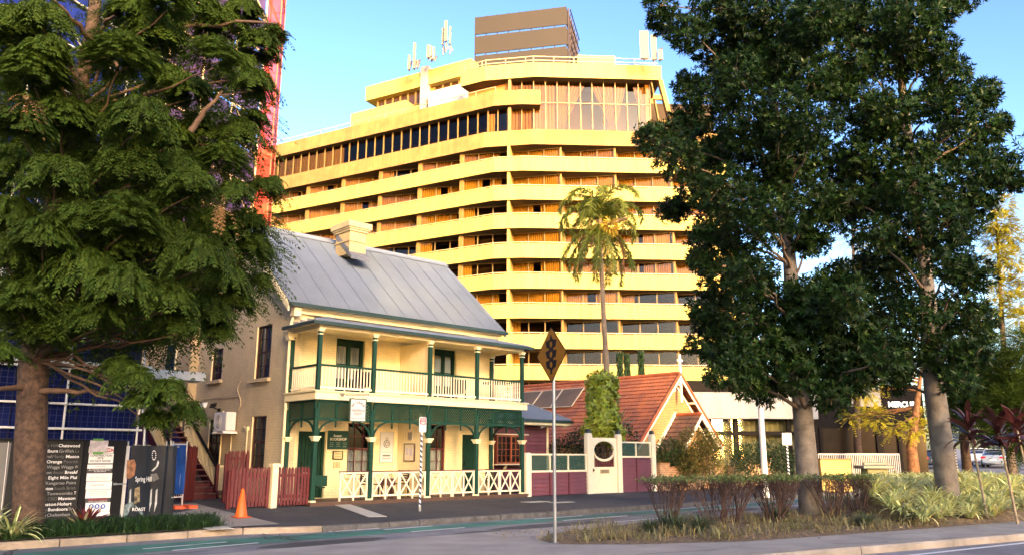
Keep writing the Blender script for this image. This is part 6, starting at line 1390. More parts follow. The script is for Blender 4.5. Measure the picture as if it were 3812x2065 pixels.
text(l, 'LOADING', (kx, yy-.003, zt-.075), aX, ZU, .036, .19, bold=.015, norm=(0, -1, 0)); text(l, 'ZONE', (kx, yy-.003, zt-.125), aX, ZU, .036, .12, bold=.015, norm=(0, -1, 0)); l.bar((kx-.08, yy-.006, zt-.155), (kx+.08, yy-.006, zt-.155), .016, .002, up=(0, 1, 0)); l.bar((kx-.06, yy-.006, zt-.185), (kx+.06, yy-.006, zt-.185), .016, .002, up=(0, 1, 0)); l.build('lettering', PURE, ps_); l = MB()
text(l, '5', (kx-.07, yy-.001, zb+.14), aX, ZU, .045, norm=(0, -1, 0)); text(l, '7', (kx+.06, yy-.001, zb+.14), aX, ZU, .045, norm=(0, -1, 0)); l.build('lettering', INK, ps_); l = MB(); l.prism([(kx-.05, yy-.003, zb+.045), (kx+.03, yy-.003, zb+.03), (kx+.03, yy-.003, zb+.06)], (0, .002, 0)); l.build('arrow', INK, ps_)
p = at(1978, 1100, D=36.); t = thing('parking_sign', 'white sign on a striped pole seen against the hotel curtains by the right trunk', 'parking sign', (p[0], p[1], .1)); striped_pole(p[0], p[1], .1, vz(p[0], p[1], 1105), .04, t, 15)
z1_, z0_ = vz(p[0], p[1], 1088), vz(p[0], p[1], 1118); m = MB(); r = Rv*.19; q = np.array([p[0], p[1], z0_])-np.array([Fv[0], Fv[1], 0])*.08; m.prism([q-r, q+r, q+r+np.array([0, 0, z1_-z0_]), q-r+np.array([0, 0, z1_-z0_])], np.array([Fv[0], Fv[1], 0])*.01); m.build('sign_plate', PURE, t)
p = at(1918, 1100, D=35.); t = thing('light_pole', 'plain white street light pole rising through the tree leaves', 'light pole', (p[0], p[1], .1)); m = MB(); m.tube([(p[0], p[1], 0), (p[0], p[1], 1.2), (p[0], p[1], 8.)], [.14, .125, .09], 14); m.build('pole', PURE, t); m = MB(); m.tube([(p[0], p[1], 7.9), (p[0]-.2, p[1]-.3, 8.5), (p[0]-.8, p[1]-1.2, 8.7)], .05, 8); m.build('arm', PURE, t); m = MB(); m.sphere((p[0]-.9, p[1]-1.35, 8.68), (.2, .35, .08)); m.build('lamp_head', GALV, t)
p = at(2398, 1100, D=50.); gzz = rise(p[0], p[1])+.1; t = thing('parking_sign', 'pale blue parking sign on a striped post beside the lantern', 'parking sign', (p[0], p[1], gzz)); striped_pole(p[0], p[1], gzz, vz(p[0], p[1], 1110), .06, t, 14)
z1_, z0_ = vz(p[0], p[1], 1088), vz(p[0], p[1], 1116); r = Rv*.28; q = np.array([p[0], p[1], z0_])-np.array([Fv[0], Fv[1], 0])*.1; m = MB(); m.prism([q-r, q+r, q+r+np.array([0, 0, z1_-z0_]), q-r+np.array([0, 0, z1_-z0_])], np.array([Fv[0], Fv[1], 0])*.01); m.build('sign_plate', mat('sign_pale_blue', (.45, .62, .80), .4), t); m = MB()
for i in range(3): m.obox(q-r*.7+np.array([0, 0, .15+i*.18])-np.array([Fv[0], Fv[1], 0])*.004, r*1.4, np.array([Fv[0], Fv[1], 0])*.003, (0, 0, .05))
m.build('lettering', BLC, t)
p = at(2432, 1100, D=52.); t = thing('street_lantern', 'old style dark green street lantern on a striped post behind the cordylines', 'street lantern', (p[0], p[1], gzz)); zl = vz(p[0], p[1], 1090); m = MB(); m.tube([(p[0], p[1], gzz), (p[0], p[1], zl-.3)], .06, 8); m.build('pole', NAVY, t); m = MB(); m.lathe((p[0], p[1], zl-.35), [(.08, 0), (.3, .15), (.34, .2), (.12, .42), (.05, .5), (0, .52)], 14); m.build('lantern_cap', mat('lantern_green', (.08, .12, .10), .5), t); m = MB(); m.lathe((p[0], p[1], zl-.6), [(.12, 0), (.2, .27)], 12); m.build('glass', mat('lantern_glass', (.35, .37, .35), .2), t)
p = at(2212, 1200, D=33.); zb_ = -.05; t = thing('utility_box', 'olive utility cabinet with a pale metal lid behind the hedge', 'utility box', (p[0], p[1], 0)); zt = vz(p[0], p[1], 1178); fr_ = np.array([Fv[0], Fv[1], 0]); m = MB(); q = np.array([p[0], p[1], zb_]); m.obox(q-Rv*.42, Rv*.78, fr_*.6, (0, 0, zt-zb_)); m.build('cabinet', mat('olive_cabinet', (.16, .15, .05), .5, .2, 4), t, .02); m = MB(); m.obox(q-Rv*.6-fr_*.15+np.array([0, 0, zt-zb_+.002]), Rv*1.1, fr_*.9, (0, 0, .12)); m.obox(q-Rv*.35+fr_*.4+np.array([0, 0, zt-zb_+.13]), Rv*.9, fr_*.1, (0, 0, .10)); m.build('lid', mat('lid_grey', (.13, .14, .13), .4, .1, 4), t, .02)
p = at(2268, 1205, D=32.); t = thing('hydrant_marker', 'small red fire hydrant fitting at the edge of the striped leaves', 'hydrant', (p[0], p[1], 0)); m = MB(); m.lathe((p[0], p[1], -.05), [(.12, 0), (.12, .5), (.16, .52), (.16, .6), (.1, .75), (0, .8)], 12); m.build('hydrant_body', mat('hydrant_red', (.6, .03, .02), .4), t)

# ---------------------------------------------------------------- cars
def car(name, label, u, D_, ang, paint, group='cars parked up the street'):
    p = at(u, 1150, D=D_); gz_ = rise(p[0], p[1])+.02-.13
    t = thing(name, label, 'car', (p[0], p[1], gz_), R_(ang), group); T = Matrix.Translation((p[0], p[1], gz_)) @ Matrix.Rotation(R_(ang), 4, 'Z')
    def loft(st):
        m = MB(T); k = len(st[0][1]); V = [(x, y, z) for x, ring in st for (y, z) in ring]
        m.add(V, [(i*k+j, i*k+(j+1) % k, (i+1)*k+(j+1) % k, (i+1)*k+j) for i in range(len(st)-1) for j in range(k)], True); m.add(V[:k], [tuple(range(k-1, -1, -1))]); m.add(V[-k:], [tuple(range(k))]); return m
    def ring(hw, z0, z1, tuck=.08): return [(-hw+.06, z0), (-hw, z0+.15), (-hw, (z0+z1)/2+.1), (-hw+tuck, z1), (-hw*.5, z1+.02), (hw*.5, z1+.02), (hw-tuck, z1), (hw, (z0+z1)/2+.1), (hw, z0+.15), (hw-.06, z0)]
    b = loft([(-2.32, ring(.72, .42, .80)), (-2.25, ring(.82, .30, .95)), (-1.6, ring(.90, .22, 1.00)), (-.6, ring(.91, .2, .98)), (.8, ring(.91, .2, .96)), (1.5, ring(.90, .22, .90)), (2.1, ring(.84, .25, .76)), (2.3, ring(.70, .34, .64))]).build('body', paint, t)
    gh = lambda hw, z1, zt: [(-hw-.12, z1), (-hw, zt-.08), (-hw*.8, zt), (hw*.8, zt), (hw, zt-.08), (hw+.12, z1)]
    loft([(-1.95, gh(.66, .98, 1.0)), (-1.15, gh(.62, .96, 1.40)), (-.1, gh(.62, .95, 1.45)), (.5, gh(.62, .94, 1.38)), (1.25, gh(.68, .92, .94))]).build('windows', mat('car_glass', (.02, .025, .03), .06, .1, 1, spec=.8), t)
    m = MB(T); m.prism([(-1.2, -.58, 1.405), (.45, -.58, 1.40), (.45, .58, 1.40), (-1.2, .58, 1.405)], (0, 0, .055))
    for sg in (-1, 1):
        m.bar((-1.95, sg*.72, 1.0), (-1.15, sg*.62, 1.41), .06, .05); m.bar((.45, sg*.62, 1.40), (1.28, sg*.73, .95), .06, .05); m.bar((-.35, sg*.72, .97), (-.3, sg*.625, 1.43), .07, .04)
    m.build('roof', paint, t)
    for x in (-1.42, 1.42):
        for sg in (-1, 1):
            m = MB(T); m.tube([(x, sg*.74, .32), (x, sg*.93, .32)], .325, 18); wh = m.build('wheel', BLACK, t); m = MB(T); m.tube([(x, sg*.931, .32), (x, sg*.94, .32)], .2, 12); m.build('rim', GALV, wh)
    for sg in (-1, 1): m = MB(T); m.box(-2.335, sg*.66-.18, .72, -2.25, sg*.66+.18, .86); m.build('tail_light', mat('tail_red', (.5, .02, .02), .3), t)
    for sg in (-1, 1): m = MB(T); m.box(2.16, sg*.62-.16, .56, 2.30, sg*.62+.16, .68); m.build('headlight', PURE, t)
    m = MB(T); m.box(-2.345, -.26, .56, -2.31, .26, .68); m.build('number_plate', PURE, t); return t
car('parked_car', 'white sedan seen from behind, parked between the cordyline stems', 2466, 84, 12, mat('car_white', (.75, .76, .78), .25, .03, 2, spec=.7))
car('parked_car', 'pale silver blue car with dark window in front of the white sedan', 2506, 79, 10, mat('car_silver', (.42, .50, .58), .25, .05, 2, metal=.3))
car('parked_car', 'dark car half hidden behind the right grey trunk', 2338, 78, 30, mat('car_dark', (.03, .04, .06), .2, .05, 2, spec=.7))

# ================================================================ PLANTS
FERN = mat('feathery_green', (.072, .118, .016), .6, .25, .8, island=.4, trans=.42, spec=.14)
FERNY = mat('feathery_sunlit_yellow', (.50, .45, .03), .55, .25, .8, island=.3, trans=.4, spec=.3)  # same feathery foliage as FERN, its sunlit yellow put into the colour
LEAF = mat('dark_glossy_leaf', (.018, .042, .0085), .45, .3, .7, island=.5, trans=.22, spec=.14)
LEAF2 = mat('young_leaf', (.07, .12, .018), .4, .3, .7, island=.5, trans=.3, spec=.4)
PALMG = mat('palm_green', (.24, .27, .03), .5, .2, 1, island=.3, trans=.3)
DEADP = mat('dead_frond', (.38, .19, .07), .8, .2, 2, island=.3, trans=.3)
SHRUB = mat('shrub_green', (.07, .125, .025), .6, .25, 1, island=.35, trans=.3)
SHRUBD = mat('shrub_dark', (.025, .06, .018), .55, .3, 1, island=.35, trans=.25)
SHRUBG = mat('shrub_gold', (.20, .18, .04), .7, .25, 1, island=.35, trans=.3)
def px3(u, v, D_): return at(u, v, D=D_)
def limb_to(mb, p, q, r0, r1, sag=.02, wob=.05, n=7): pts, rs = limb(p, q, r0, r1, sag, wob, n); mb.tube(pts, rs, 7, cap=False)
def trunk_mesh(mb, pts, rs, n=18, flare=1.5):
    P = []; R = []
    for i in range(len(pts)-1):
        for k in range(6): t = k/6; P.append(np.array(pts[i])*(1-t)+np.array(pts[i+1])*t); R.append((rs[i]*(1-t)+rs[i+1]*t)*(1+.035*random.uniform(-1, 1)))
    P.append(np.array(pts[-1])); R.append(rs[-1]); z0 = P[0][2]
    R = [r*(1+(flare-1)*math.exp(-((p[2]-z0)/.35)**2*1.0)) if p[2]-z0 < 1.2 else r for p, r in zip(P, R)]
    mb.tube(P, R, n, cap=True)

# ---- the big feathery tree on the left
lt_ = thing('feathery_tree', 'large feathery green tree with thick brown trunk in front of the construction hoarding', 'tree', (4.5, 18.9, .05))
tb = np.array([*at(70, 1345, Y=18.9)[:2], -.05]); T1 = px3(84, 930, 19.4); T2 = px3(120, 600, 19.5); T3 = px3(230, 90, 19.7); T4 = px3(260, -160, 19.8)
m = MB(); trunk_mesh(m, [tb, T1, T2, T3, T4], [.305, .275, .22, .15, .10], 20, 1.05); m.build('trunk', BARK, lt_)
CL = [(90, 190, 85), (160, 300, 80), (60, 320, 70), (300, 150, 90), (400, 90, 80), (565, 70, 70), (650, 120, 70), (690, 90, 38), (600, 180, 70), (500, 30, 70), (540, 150, 70), (640, 210, 60), (330, 30, 60), (420, 10, 60), (610, 20, 55),
 (350, 300, 85), (430, 350, 70), (230, 430, 85), (330, 430, 90), (440, 420, 70), (500, 340, 65), (600, 330, 60), (560, 410, 70), (660, 480, 48), (690, 455, 25), (620, 560, 60), (530, 570, 70), (640, 620, 45), (590, 480, 50),
 (200, 560, 80), (310, 560, 90), (400, 600, 90), (500, 650, 85), (570, 700, 60), (598, 765, 46), (120, 700, 80), (60, 760, 70), (20, 640, 70), (210, 680, 85), (310, 720, 85), (420, 750, 80), (510, 780, 70), (550, 830, 42), (100, 850, 60), (180, 800, 75), (30, 800, 70), (330, 800, 60), (450, 820, 50), (250, 800, 60), (390, 840, 45),
 (340, 950, 48), (420, 985, 55), (470, 1030, 45), (390, 1050, 40), (300, 920, 40), (360, 1010, 45), (20, 60, 70), (110, 50, 70), (40, 430, 80), (140, 440, 75), (20, 540, 70), (110, 600, 75), (0, 900, 40), (250, 300, 60), (480, 470, 70), (430, 510, 70), (280, 640, 80), (660, 700, 30), (640, 300, 40), (470, 230, 70), (420, 200, 60), (120, 130, 60)]
geos = []; br = MB(); twg = MB()
for i, (u, v, r) in enumerate(CL):
    D_ = 16.3+2.6*RNG.random()+(1.2 if u > 550 else 0); c = px3(u, v, D_); rm = r/2041*D_*.88; n_ = int(640*rm*rm)+50
    P, D2 = clump_points(c, (rm, rm, rm*.95), n_, .62); kp = D2[:, 2] > -.45-.3*RNG.random(n_); P, D2 = P[kp], D2[kp]; D3 = P-(c-np.array([0, 0, rm*.8])); D3[:, 2] += .25*rm; geos.append(sprays(P-D2*.2, D3, RNG.uniform(.40, .60), int(RNG.integers(8, 12)), RNG.uniform(.11, .16), RNG.uniform(.024, .034), RNG.uniform(1.3, 2.2)))
    zt = min(max(c[2]-.9-abs(RNG.normal())*.5, 3.5), 11); f_ = np.clip((zt-T1[2])/(T3[2]-T1[2]), 0, 1); s0 = np.array(T1)*(1-f_)+np.array(T3)*f_
    limb_to(br, s0, c-np.array([0, 0, rm*.4]), .055 if rm > .6 else .04, .012, .03, .07)
for i in range(95):
    u, v = RNG.uniform(-60, 620), RNG.uniform(20, 900)
    if (150 < u < 310 and v < 180) or (160 < u < 260 and v < 290) or v < 250 and u > 430 or v > 920-u*.12: continue
    D_ = RNG.uniform(18.8, 22.); c = px3(u, v, D_); P, D2 = clump_points(c, .8, 110, .3); D2[:, 2] = D2[:, 2]*.6+.2; geos.append(sprays(P, D2, .52, 8, .15, .034, 1.1))
for (a, b) in [((84, 985, 19.3), (290, 990, 18.2)), ((70, 975, 19.3), (-60, 980, 18.6)), ((230, 90, 19.5), (700, 60, 18)), ((235, 90, 19.6), (290, 40, 17.5)), ((235, 110, 19.6), (100, -30, 18)), ((240, 130, 19.5), (310, 190, 17.5)), ((480, 330, 17.2), (560, 230, 16.8)), ((190, 200, 18.5), (150, 90, 17.6))]:
    limb_to(br, px3(*a), px3(*b), .07, .025, .02, .05, 9)
ds = []
for (u, v) in ((72, 258), (560, 520)):
    c = px3(u, v, 16.4); P, D2 = clump_points(c, .14, 14, .2); D2[:, 2] -= .3; ds.append(sprays(P, D2, .32, 7, .10, .022, 1.6))
foliage('dead_sprays', ds, mat('dead_spray_tan', (.30, .16, .05), .8, .3, 3, island=.4, trans=.3), lt_)
br.build('branch', mat('branch_tan', (.13, .075, .045), .85, .3, 6), lt_); foliage('crown', geos, FERN, lt_)

# ---- two broad leaved street trees in the median
def street_tree(label, base, tpts, rads, CLs, D0, jit, seed):
    global RNG
    RNG = np.random.default_rng(seed); t = thing('street_tree', label, 'tree', base, group='street trees in the median'); m = MB(); trunk_mesh(m, tpts, rads, 18, 1.03)
    for i in range(9):
        f_ = .06+.1*i; q = np.array(tpts[0])*(1-f_)+np.array(tpts[1])*f_; m.tube([q-np.array([0, 0, .012]), q, q+np.array([0, 0, .012])], [rads[0]*1.0-(rads[0]-rads[1])*f_, (rads[0]-(rads[0]-rads[1])*f_)*1.035, rads[0]-(rads[0]-rads[1])*f_], 18, False)
    m.build('trunk', BARKG, t); br = MB(); geos = []; pale = []
    for (u, v, r) in CLs:
        D_ = D0+RNG.uniform(-jit, jit*.7); c = px3(u, v, D_); rm = r/2041*D_*1.06; n_ = int(400*rm*rm)+16
        P, D2 = clump_points(c, (rm, rm, rm*.85), n_, .42); A = D2*.8+RNG.normal(size=(n_, 3))*.35; A[:, 2] += .35; kq = RNG.random(n_) < .10; geos.append(rosettes(P[~kq], A[~kq], 9, RNG.uniform(.145, .20), RNG.uniform(.04, .055), 1.0)); pale.append(rosettes(P[kq], A[kq], 7, .14, .042, .7))
        # nearest trunk point a little lower
        zz = [p[2] for p in tpts]; zt = min(max(c[2]-.7-RNG.random()*.8, zz[1]*.55+1.2), zz[-1]); q = np.array([np.interp(zt, zz, [p[k] for p in tpts]) for k in range(3)]); limb_to(br, q, c, .05, .012, .03, .06)
        for j in range(4): limb_to(br, c+RNG.normal(size=3)*.1, c+sph(1)[0]*rm*.85, .012, .004, .02, .08, 3)
    for (u, v, r) in CLs:
        c = px3(u+RNG.normal()*20, v+RNG.normal()*20, D0+RNG.uniform(1.2, 2.4)); P, D2 = clump_points(c, r/2041*D0*.9, 85, .2); geos.append(rosettes(P, D2, 8, .18, .055, 1.0))
    for i in range(16):         # inner shaded wood and leaves round the trunk
        zt = RNG.uniform(tpts[1][2]*.7+1.0, tpts[-1][2]); q = np.array([np.interp(zt, zz, [p[k] for p in tpts]) for k in range(3)])+np.array([*RNG.normal(size=2)*1.1, 0])+np.array([Fv[0], Fv[1], 0])*1.4
        P, D2 = clump_points(q, .8, 90, .2); geos.append(rosettes(P, D2, 8, .18, .05, 1.0))
    br.build('branch', TWIG, t); foliage('crown', geos, LEAF, t); foliage('young_leaves', pale, LEAF2, t); return t
C1 = [(1660, 15, 42), (1730, 80, 55), (1800, 120, 70), (1890, 50, 85), (1970, 60, 80), (2050, 40, 70), (1800, 20, 70), (1725, 225, 36), (1790, 250, 65), (1855, 190, 75), (1935, 160, 80), (1650, 350, 50), (1700, 400, 65), (1720, 330, 55), (1790, 370, 75), (1880, 320, 80), (1960, 280, 80), (2040, 200, 75), (1760, 470, 55), (1690, 530, 38), (1830, 480, 75), (1920, 430, 80), (2000, 400, 75), (2050, 320, 60), (1800, 590, 55), (1880, 580, 75), (1950, 530, 70), (2040, 500, 65), (1770, 655, 35), (1820, 690, 60), (1890, 690, 60), (2040, 610, 40), (1780, 770, 50), (1860, 800, 75), (1960, 780, 75), (2050, 770, 80), (2130, 740, 55), (2090, 700, 45), (1770, 860, 45), (1850, 900, 65), (1940, 880, 70), (2030, 870, 80), (2120, 830, 75), (2200, 850, 55), (1810, 940, 38), (1880, 965, 42), (1930, 985, 35), (2080, 930, 65), (2150, 930, 60), (2225, 890, 42), (2090, 1000, 42), (2010, 950, 45), (1960, 150, 60), (2020, 120, 60)]
t1b = at(2040, 1300, Z=0.02); d1 = math.hypot(t1b[0], t1b[1])
street_tree('nearer dark leaved street tree with grey leaning trunk rising from the clipped hedge', t1b, [(*t1b[:2], -.05), px3(2018, 1020, d1), px3(1985, 640, d1), px3(1955, 380, d1), px3(1930, 60, d1), px3(1915, -120, d1)], [.30, .265, .18, .13, .09, .05], C1, 22.6, 2.2, 21)
C2 = [(2120, 40, 65), (2200, 60, 75), (2290, 40, 75), (2370, 15, 50), (2425, 5, 28), (2160, 150, 70), (2250, 140, 75), (2335, 120, 60), (2390, 190, 48), (2160, 260, 70), (2230, 290, 65), (2330, 260, 45), (2415, 275, 55), (2470, 245, 38), (2490, 320, 40), (2180, 380, 75), (2300, 390, 60), (2400, 370, 70), (2490, 420, 52), (2535, 455, 28), (2200, 480, 65), (2290, 480, 65), (2390, 470, 65), (2465, 490, 40), (2200, 590, 55), (2280, 590, 65), (2370, 570, 60), (2430, 560, 40), (2190, 690, 50), (2270, 700, 65), (2390, 660, 55), (2450, 690, 45), (2230, 790, 60), (2320, 790, 55), (2410, 780, 55), (2465, 800, 35), (2270, 890, 50), (2380, 890, 55), (2440, 890, 40), (2250, 960, 32), (2410, 960, 40), (2120, 210, 50), (2110, 420, 45), (2130, 500, 40)]
b2 = at(2372, 1100, D=25.5)
street_tree('farther street tree with a smooth grey trunk behind the striped strap leaves', (b2[0], b2[1], .1), [(b2[0], b2[1], -.05), px3(2348, 960, 25.5), px3(2325, 640, 25.5), px3(2290, 400, 25.5), px3(2265, 180, 25.5), px3(2250, -150, 25.5)], [.30, .27, .19, .14, .11, .05], C2, 25.2, 2.2, 22)

# ---- palm
RNG = np.random.default_rng(5)
pm = at(1512, 700, D=37.); pmx = np.array([pm[0], pm[1], 0]); palm = thing('palm_tree', 'tall slender palm with arching fronds in front of the hotel', 'palm tree', (pm[0], pm[1], .2))
pzc = vz(pm[0], pm[1], 572); m = MB(); q0 = at(1527, 940, D=37.)
m.tube([(q0[0]+.1, q0[1], .0), (q0[0], q0[1], vz(*q0[:2], 940)), (*(pmx[:2]*.5+q0[:2]*.5), 7.6), (pm[0], pm[1], pzc-.9), (pm[0], pm[1], pzc)], [.17, .135, .115, .10, .08], 12)
for z in np.arange(1, pzc-1.2, .35): f_ = min(1, z/pzc); 
m.build('trunk', mat('palm_trunk', (.40, .27, .15), .85, .25, 3, .4, 12), palm)
m = MB(); m.tube([(pm[0], pm[1], pzc-.1), (pm[0]+.05, pm[1], pzc+1.2), (pm[0]+.02, pm[1], pzc+1.8)], [.12, .07, .025], 8); m.build('crown_shaft', mat('crown_shaft', (.36, .24, .12), .6, .2, 4), palm)
def frond(az, el, L, m_, bend=1.9, nl=60, name='frond', ll=.52, h0=.2):
    d0 = np.array([math.cos(az), math.sin(az), 0]); p = pmx+np.array([0, 0, pzc+h0]); pts = [p.copy()]; e = el; st = L/16
    for i in range(16):
        e -= bend/16*(.5+i/16); p = p+(d0*math.cos(e)+np.array([0, 0, math.sin(e)]))*st; pts.append(p.copy())
    mb = MB(); mb.tube(pts, [.045-.0024*i for i in range(17)], 5, False); side = np.array([-d0[1], d0[0], 0]); P = []; D2 = []
    for i in range(nl):
        t = .12+.88*i/nl; j = min(15, int(t*16)); f_ = t*16-j; q = pts[j]*(1-f_)+pts[j+1]*f_; tan = pts[j+1]-pts[j]; tan /= np.linalg.norm(tan)
        for sg in (-1, 1): P.append(q); D2.append(tan*.6+side*sg*(.55+.3*random.random())+np.array([0, 0, random.uniform(-.75, .1)]))
    P, D2 = np.array(P), np.array(D2); Ls = ll*(.6+.5*RNG.random(len(P))); V1, F1 = leaves(P, D2, Ls, .060, fold=.35, pos=.5); V2, F2 = leaves(P, D2+RNG.normal(size=D2.shape)*.2-np.array([0, 0, .25]), Ls*.8, .04, fold=.5)
    k = len(mb.V); V = np.concatenate([np.array(mb.V), V1, V2]); F = [tuple(f) for f in mb.F]+[tuple(f+k) for f in F1]+[tuple(f+k+len(V1)) for f in F2]; return link_mesh(name, V, F, m_, palm)
for i in range(18): frond(i*2.399+.3, [1.35, 1.15, .85][i % 3]+random.uniform(-.1, .1), random.uniform(2.5, 3.0), PALMG, random.uniform(2.7, 3.3), 50, 'frond', .46, .7 if i % 3 == 0 else .35)
for i in range(12): frond(i*2.399+1, random.uniform(-.9, -.35), random.uniform(2.7, 3.2), PALMG, random.uniform(.6, 1.0), 52, 'frond', .40)
for az in (YAW+2.2, YAW-1.9): frond(az, -.5, 2.6, DEADP, 1.5, 34, 'dead_frond', .4)
P, D2 = clump_points(pmx+np.array([*(Rv[:2]*.42-Fv[:2]*.35), pzc-.1]), (.36, .36, .42), 420, .2); D2[:, 2] -= .8; foliage('fruit_cluster', leaves(P, D2, .22, .05), mat('fruit_yellow', (.62, .40, .03), .6, island=.3), palm)
for sg in (-1, 1): a = pmx+np.array([0, 0, pzc]); m = MB(); m.tube([a, a+Rv*sg*.5*(1.6 if sg > 0 else .7)+np.array([0, 0, .3 if sg > 0 else -.4]), a+Rv*sg*(1.5 if sg > 0 else .45)+np.array([0, 0, .55 if sg > 0 else -1.1])], [.03, .12, .01], 6); m.build('spathe', mat('spathe_tan', (.45, .28, .14), .7), palm)
# ---- climber column, church shrubs, cypresses and far trees
def shrub(name, label, blobs, m_, L, Wd, per, kind='leaf', stem=True, cat='shrub', k=6, group=None):
    cs = [np.array(b[0]) for b in blobs]; base = np.mean([c[:2] for c in cs], 0); gz_ = .1+rise(*base); t = thing(name, label, cat, (*base, gz_), group=group); gs = []; st = MB()
    for c, r in blobs:
        r3 = np.array(r if hasattr(r, '__len__') else (r, r, r)); n_ = int(per*r3[0]*r3[2])+10; P, D2 = clump_points(c, r3, n_, .35)
        if kind == 'leaf': gs.append(leaves(P, D2+RNG.normal(size=D2.shape)*.6, L*(.7+.6*RNG.random(n_)), Wd))
        elif kind == 'ros': gs.append(rosettes(P, D2+np.array([0, 0, .2]), k, L, Wd, 1.1))
        else: D2[:, 2] = D2[:, 2]*.6+.25; gs.append(sprays(P, D2, L, 7, L*.28, Wd, .7))
        limb_to(st, (base[0]+RNG.normal()*.1, base[1]+RNG.normal()*.1, gz_-.1), c, .04, .01)
    if stem: st.build('stems', TWIG, t)
    foliage('foliage', gs, m_, t); return t
UMB = mat('umbrella_leaf', (.40, .46, .04), .4, .2, 1, island=.35, trans=.25, spec=.5)
shrub('umbrella_plant', 'tall column of yellow green umbrella leaves at the foot of the palm', [(px3(1515, v, 35.8), (.68+.10*math.sin(v), .68, .5)) for v in (962, 990, 1020, 1050, 1080)]+[(px3(1540, 1090, 35.5), .5), (px3(1492, 1085, 35.5), .45)], UMB, .26, .085, 420, 'ros', k=7)
shrub('garden_shrub', 'light green fluffy shrub beside the last purple fence post', [(px3(1685, 1140, 38.5), .75), (px3(1668, 1165, 38), .55), (px3(1705, 1160, 38), .6)], SHRUB, .14, .05, 2600)
shrub('garden_shrub', 'tall sunlit golden brown shrub in front of the church porch', [(px3(1745, 1120, 38.5), .85), (px3(1770, 1150, 38.), .8), (px3(1735, 1160, 38), .7), (px3(1785, 1110, 38.5), .6)], SHRUBG, .12, .05, 2600)
shrub('garden_shrub', 'dark soft feathery shrub at the right end of the church wall', [(px3(1830, 1145, 40), .8), (px3(1805, 1160, 39.5), .7), (px3(1850, 1160, 40), .6)], mat('fine_green', (.055, .10, .018), .6, .2, 1, island=.3, trans=.3), .5, .02, 200, 'spray')
shrub('garden_shrub', 'low dark shrub under the hotel curtains left of the white pole', [(px3(1890, 1150, 42), .8), (px3(1870, 1160, 42), .6)], SHRUBD, .14, .07, 1200)
shrub('garden_shrub', 'low dark shrub under the hotel curtains between the white pole and the grey trunk', [(px3(1945, 1150, 42), .8), (px3(1970, 1155, 42), .7)], SHRUBD, .14, .07, 1200)
shrub('garden_shrub', 'dark garden shrub behind the lattice left of the cream gate', [(px3(1410, 1140, 38), .7), (px3(1445, 1135, 38), .9), (px3(1470, 1110, 38), .7)], SHRUBD, .16, .06, 900)
shrub('garden_shrub', 'dark leafy shrub seen through the oval of the cream gate', [(px3(1515, 1130, 37), .9), (px3(1500, 1110, 38), .7), (px3(1570, 1100, 38), .6)], SHRUBD, .18, .06, 900)
shrub('yucca', 'spiky pale green yucca just above the right gatepost', [(px3(1552, 1072, 37.5), .35)], mat('yucca_green', (.16, .20, .09), .5, .2, 1, island=.3), .6, .05, 500, 'leaf')
for u, vt, lab in ((1559, 886, 'slender green cypress leftmost of three in front of the lowest hotel bands'), (1577, 890, 'short thin cypress middle of three in front of the lowest hotel bands'), (1612, 880, 'darkest and tallest slender cypress right of the palm trunk')):
    c = px3(u, 900, 66); zt = vz(c[0], c[1], vt); t = thing('cypress', lab, 'cypress', (c[0], c[1], .2)); n_ = 1500; z = RNG.random(n_); rr = .42*(1-z*.75)*(.8+.3*np.sin(z*20)); a = RNG.random(n_)*6.28; P = np.stack([c[0]+rr*np.cos(a), c[1]+rr*np.sin(a), .5+(zt-.8)*z], 1); D2 = np.stack([np.cos(a)*.4, np.sin(a)*.4, np.ones(n_)], 1); foliage('foliage', leaves(P, D2, .5, .14), SHRUBD, t); m = MB(); m.tube([(c[0], c[1], 0), (c[0], c[1], zt*.9)], [.12, .03], 6); m.build('trunk', BARK, t)
def far_tree(name, label, base_u, D_, CLs, m_, tr=.2, kind='spray', L=.7, Wd=.04, per=130, top=None, bark=BARK, cat='tree'):
    b = at(base_u, 1150, D=D_); gz_ = rise(b[0], b[1]); t = thing(name, label, cat, (b[0], b[1], gz_)); gs = []; st = MB(); zt = max(px3(u, v, D_)[2] for u, v, r in CLs); tu = top or base_u
    pt = px3(tu, 700, D_); tp = [(b[0], b[1], gz_-.2), (b[0], b[1], gz_+2), (pt[0], pt[1], zt)]; st.tube(tp, [tr*1.3, tr, tr*.2], 10)
    for u, v, r in CLs:
        c = px3(u, v, D_+RNG.uniform(-1.5, 1.5)); rm = r/2041*D_; n_ = int(per*rm*rm)+12; P, D2 = clump_points(c, (rm, rm, rm*.85), n_, .3)
        if kind == 'spray': D2[:, 2] = D2[:, 2]*.6+.25; gs.append(sprays(P, D2, L, 7, L*.26, Wd, .7))
        else: gs.append(leaves(P, D2+RNG.normal(size=D2.shape)*.5, L*(.6+.8*RNG.random(n_)), Wd))
        zq = max(gz_+1.5, c[2]-.6); f_ = (zq-gz_)/max(.1, zt-gz_); limb_to(st, np.array(tp[1])*(1-f_)+np.array(tp[2])*f_, c, .06, .02)
    st.build('trunk', bark, t); foliage('crown', gs, m_, t); return t
far_tree('feathery_tree', 'small sunlit yellow feathery tree with mottled brown trunk before the hotel entrance', 2295, 43, [(2180, 985, 26), (2228, 938, 24), (2296, 1078, 20), (2165, 955, 24), (2205, 1048, 26), (2318, 1045, 18), (2175, 1048, 20), (2290, 925, 22), (2320, 1075, 14), (2140, 1050, 12), (2248, 1078, 16)], FERNY, .24, per=300, L=.42, Wd=.045, bark=mat('mottled_bark', (.30, .14, .06), .9, .5, 6, .8, 12))
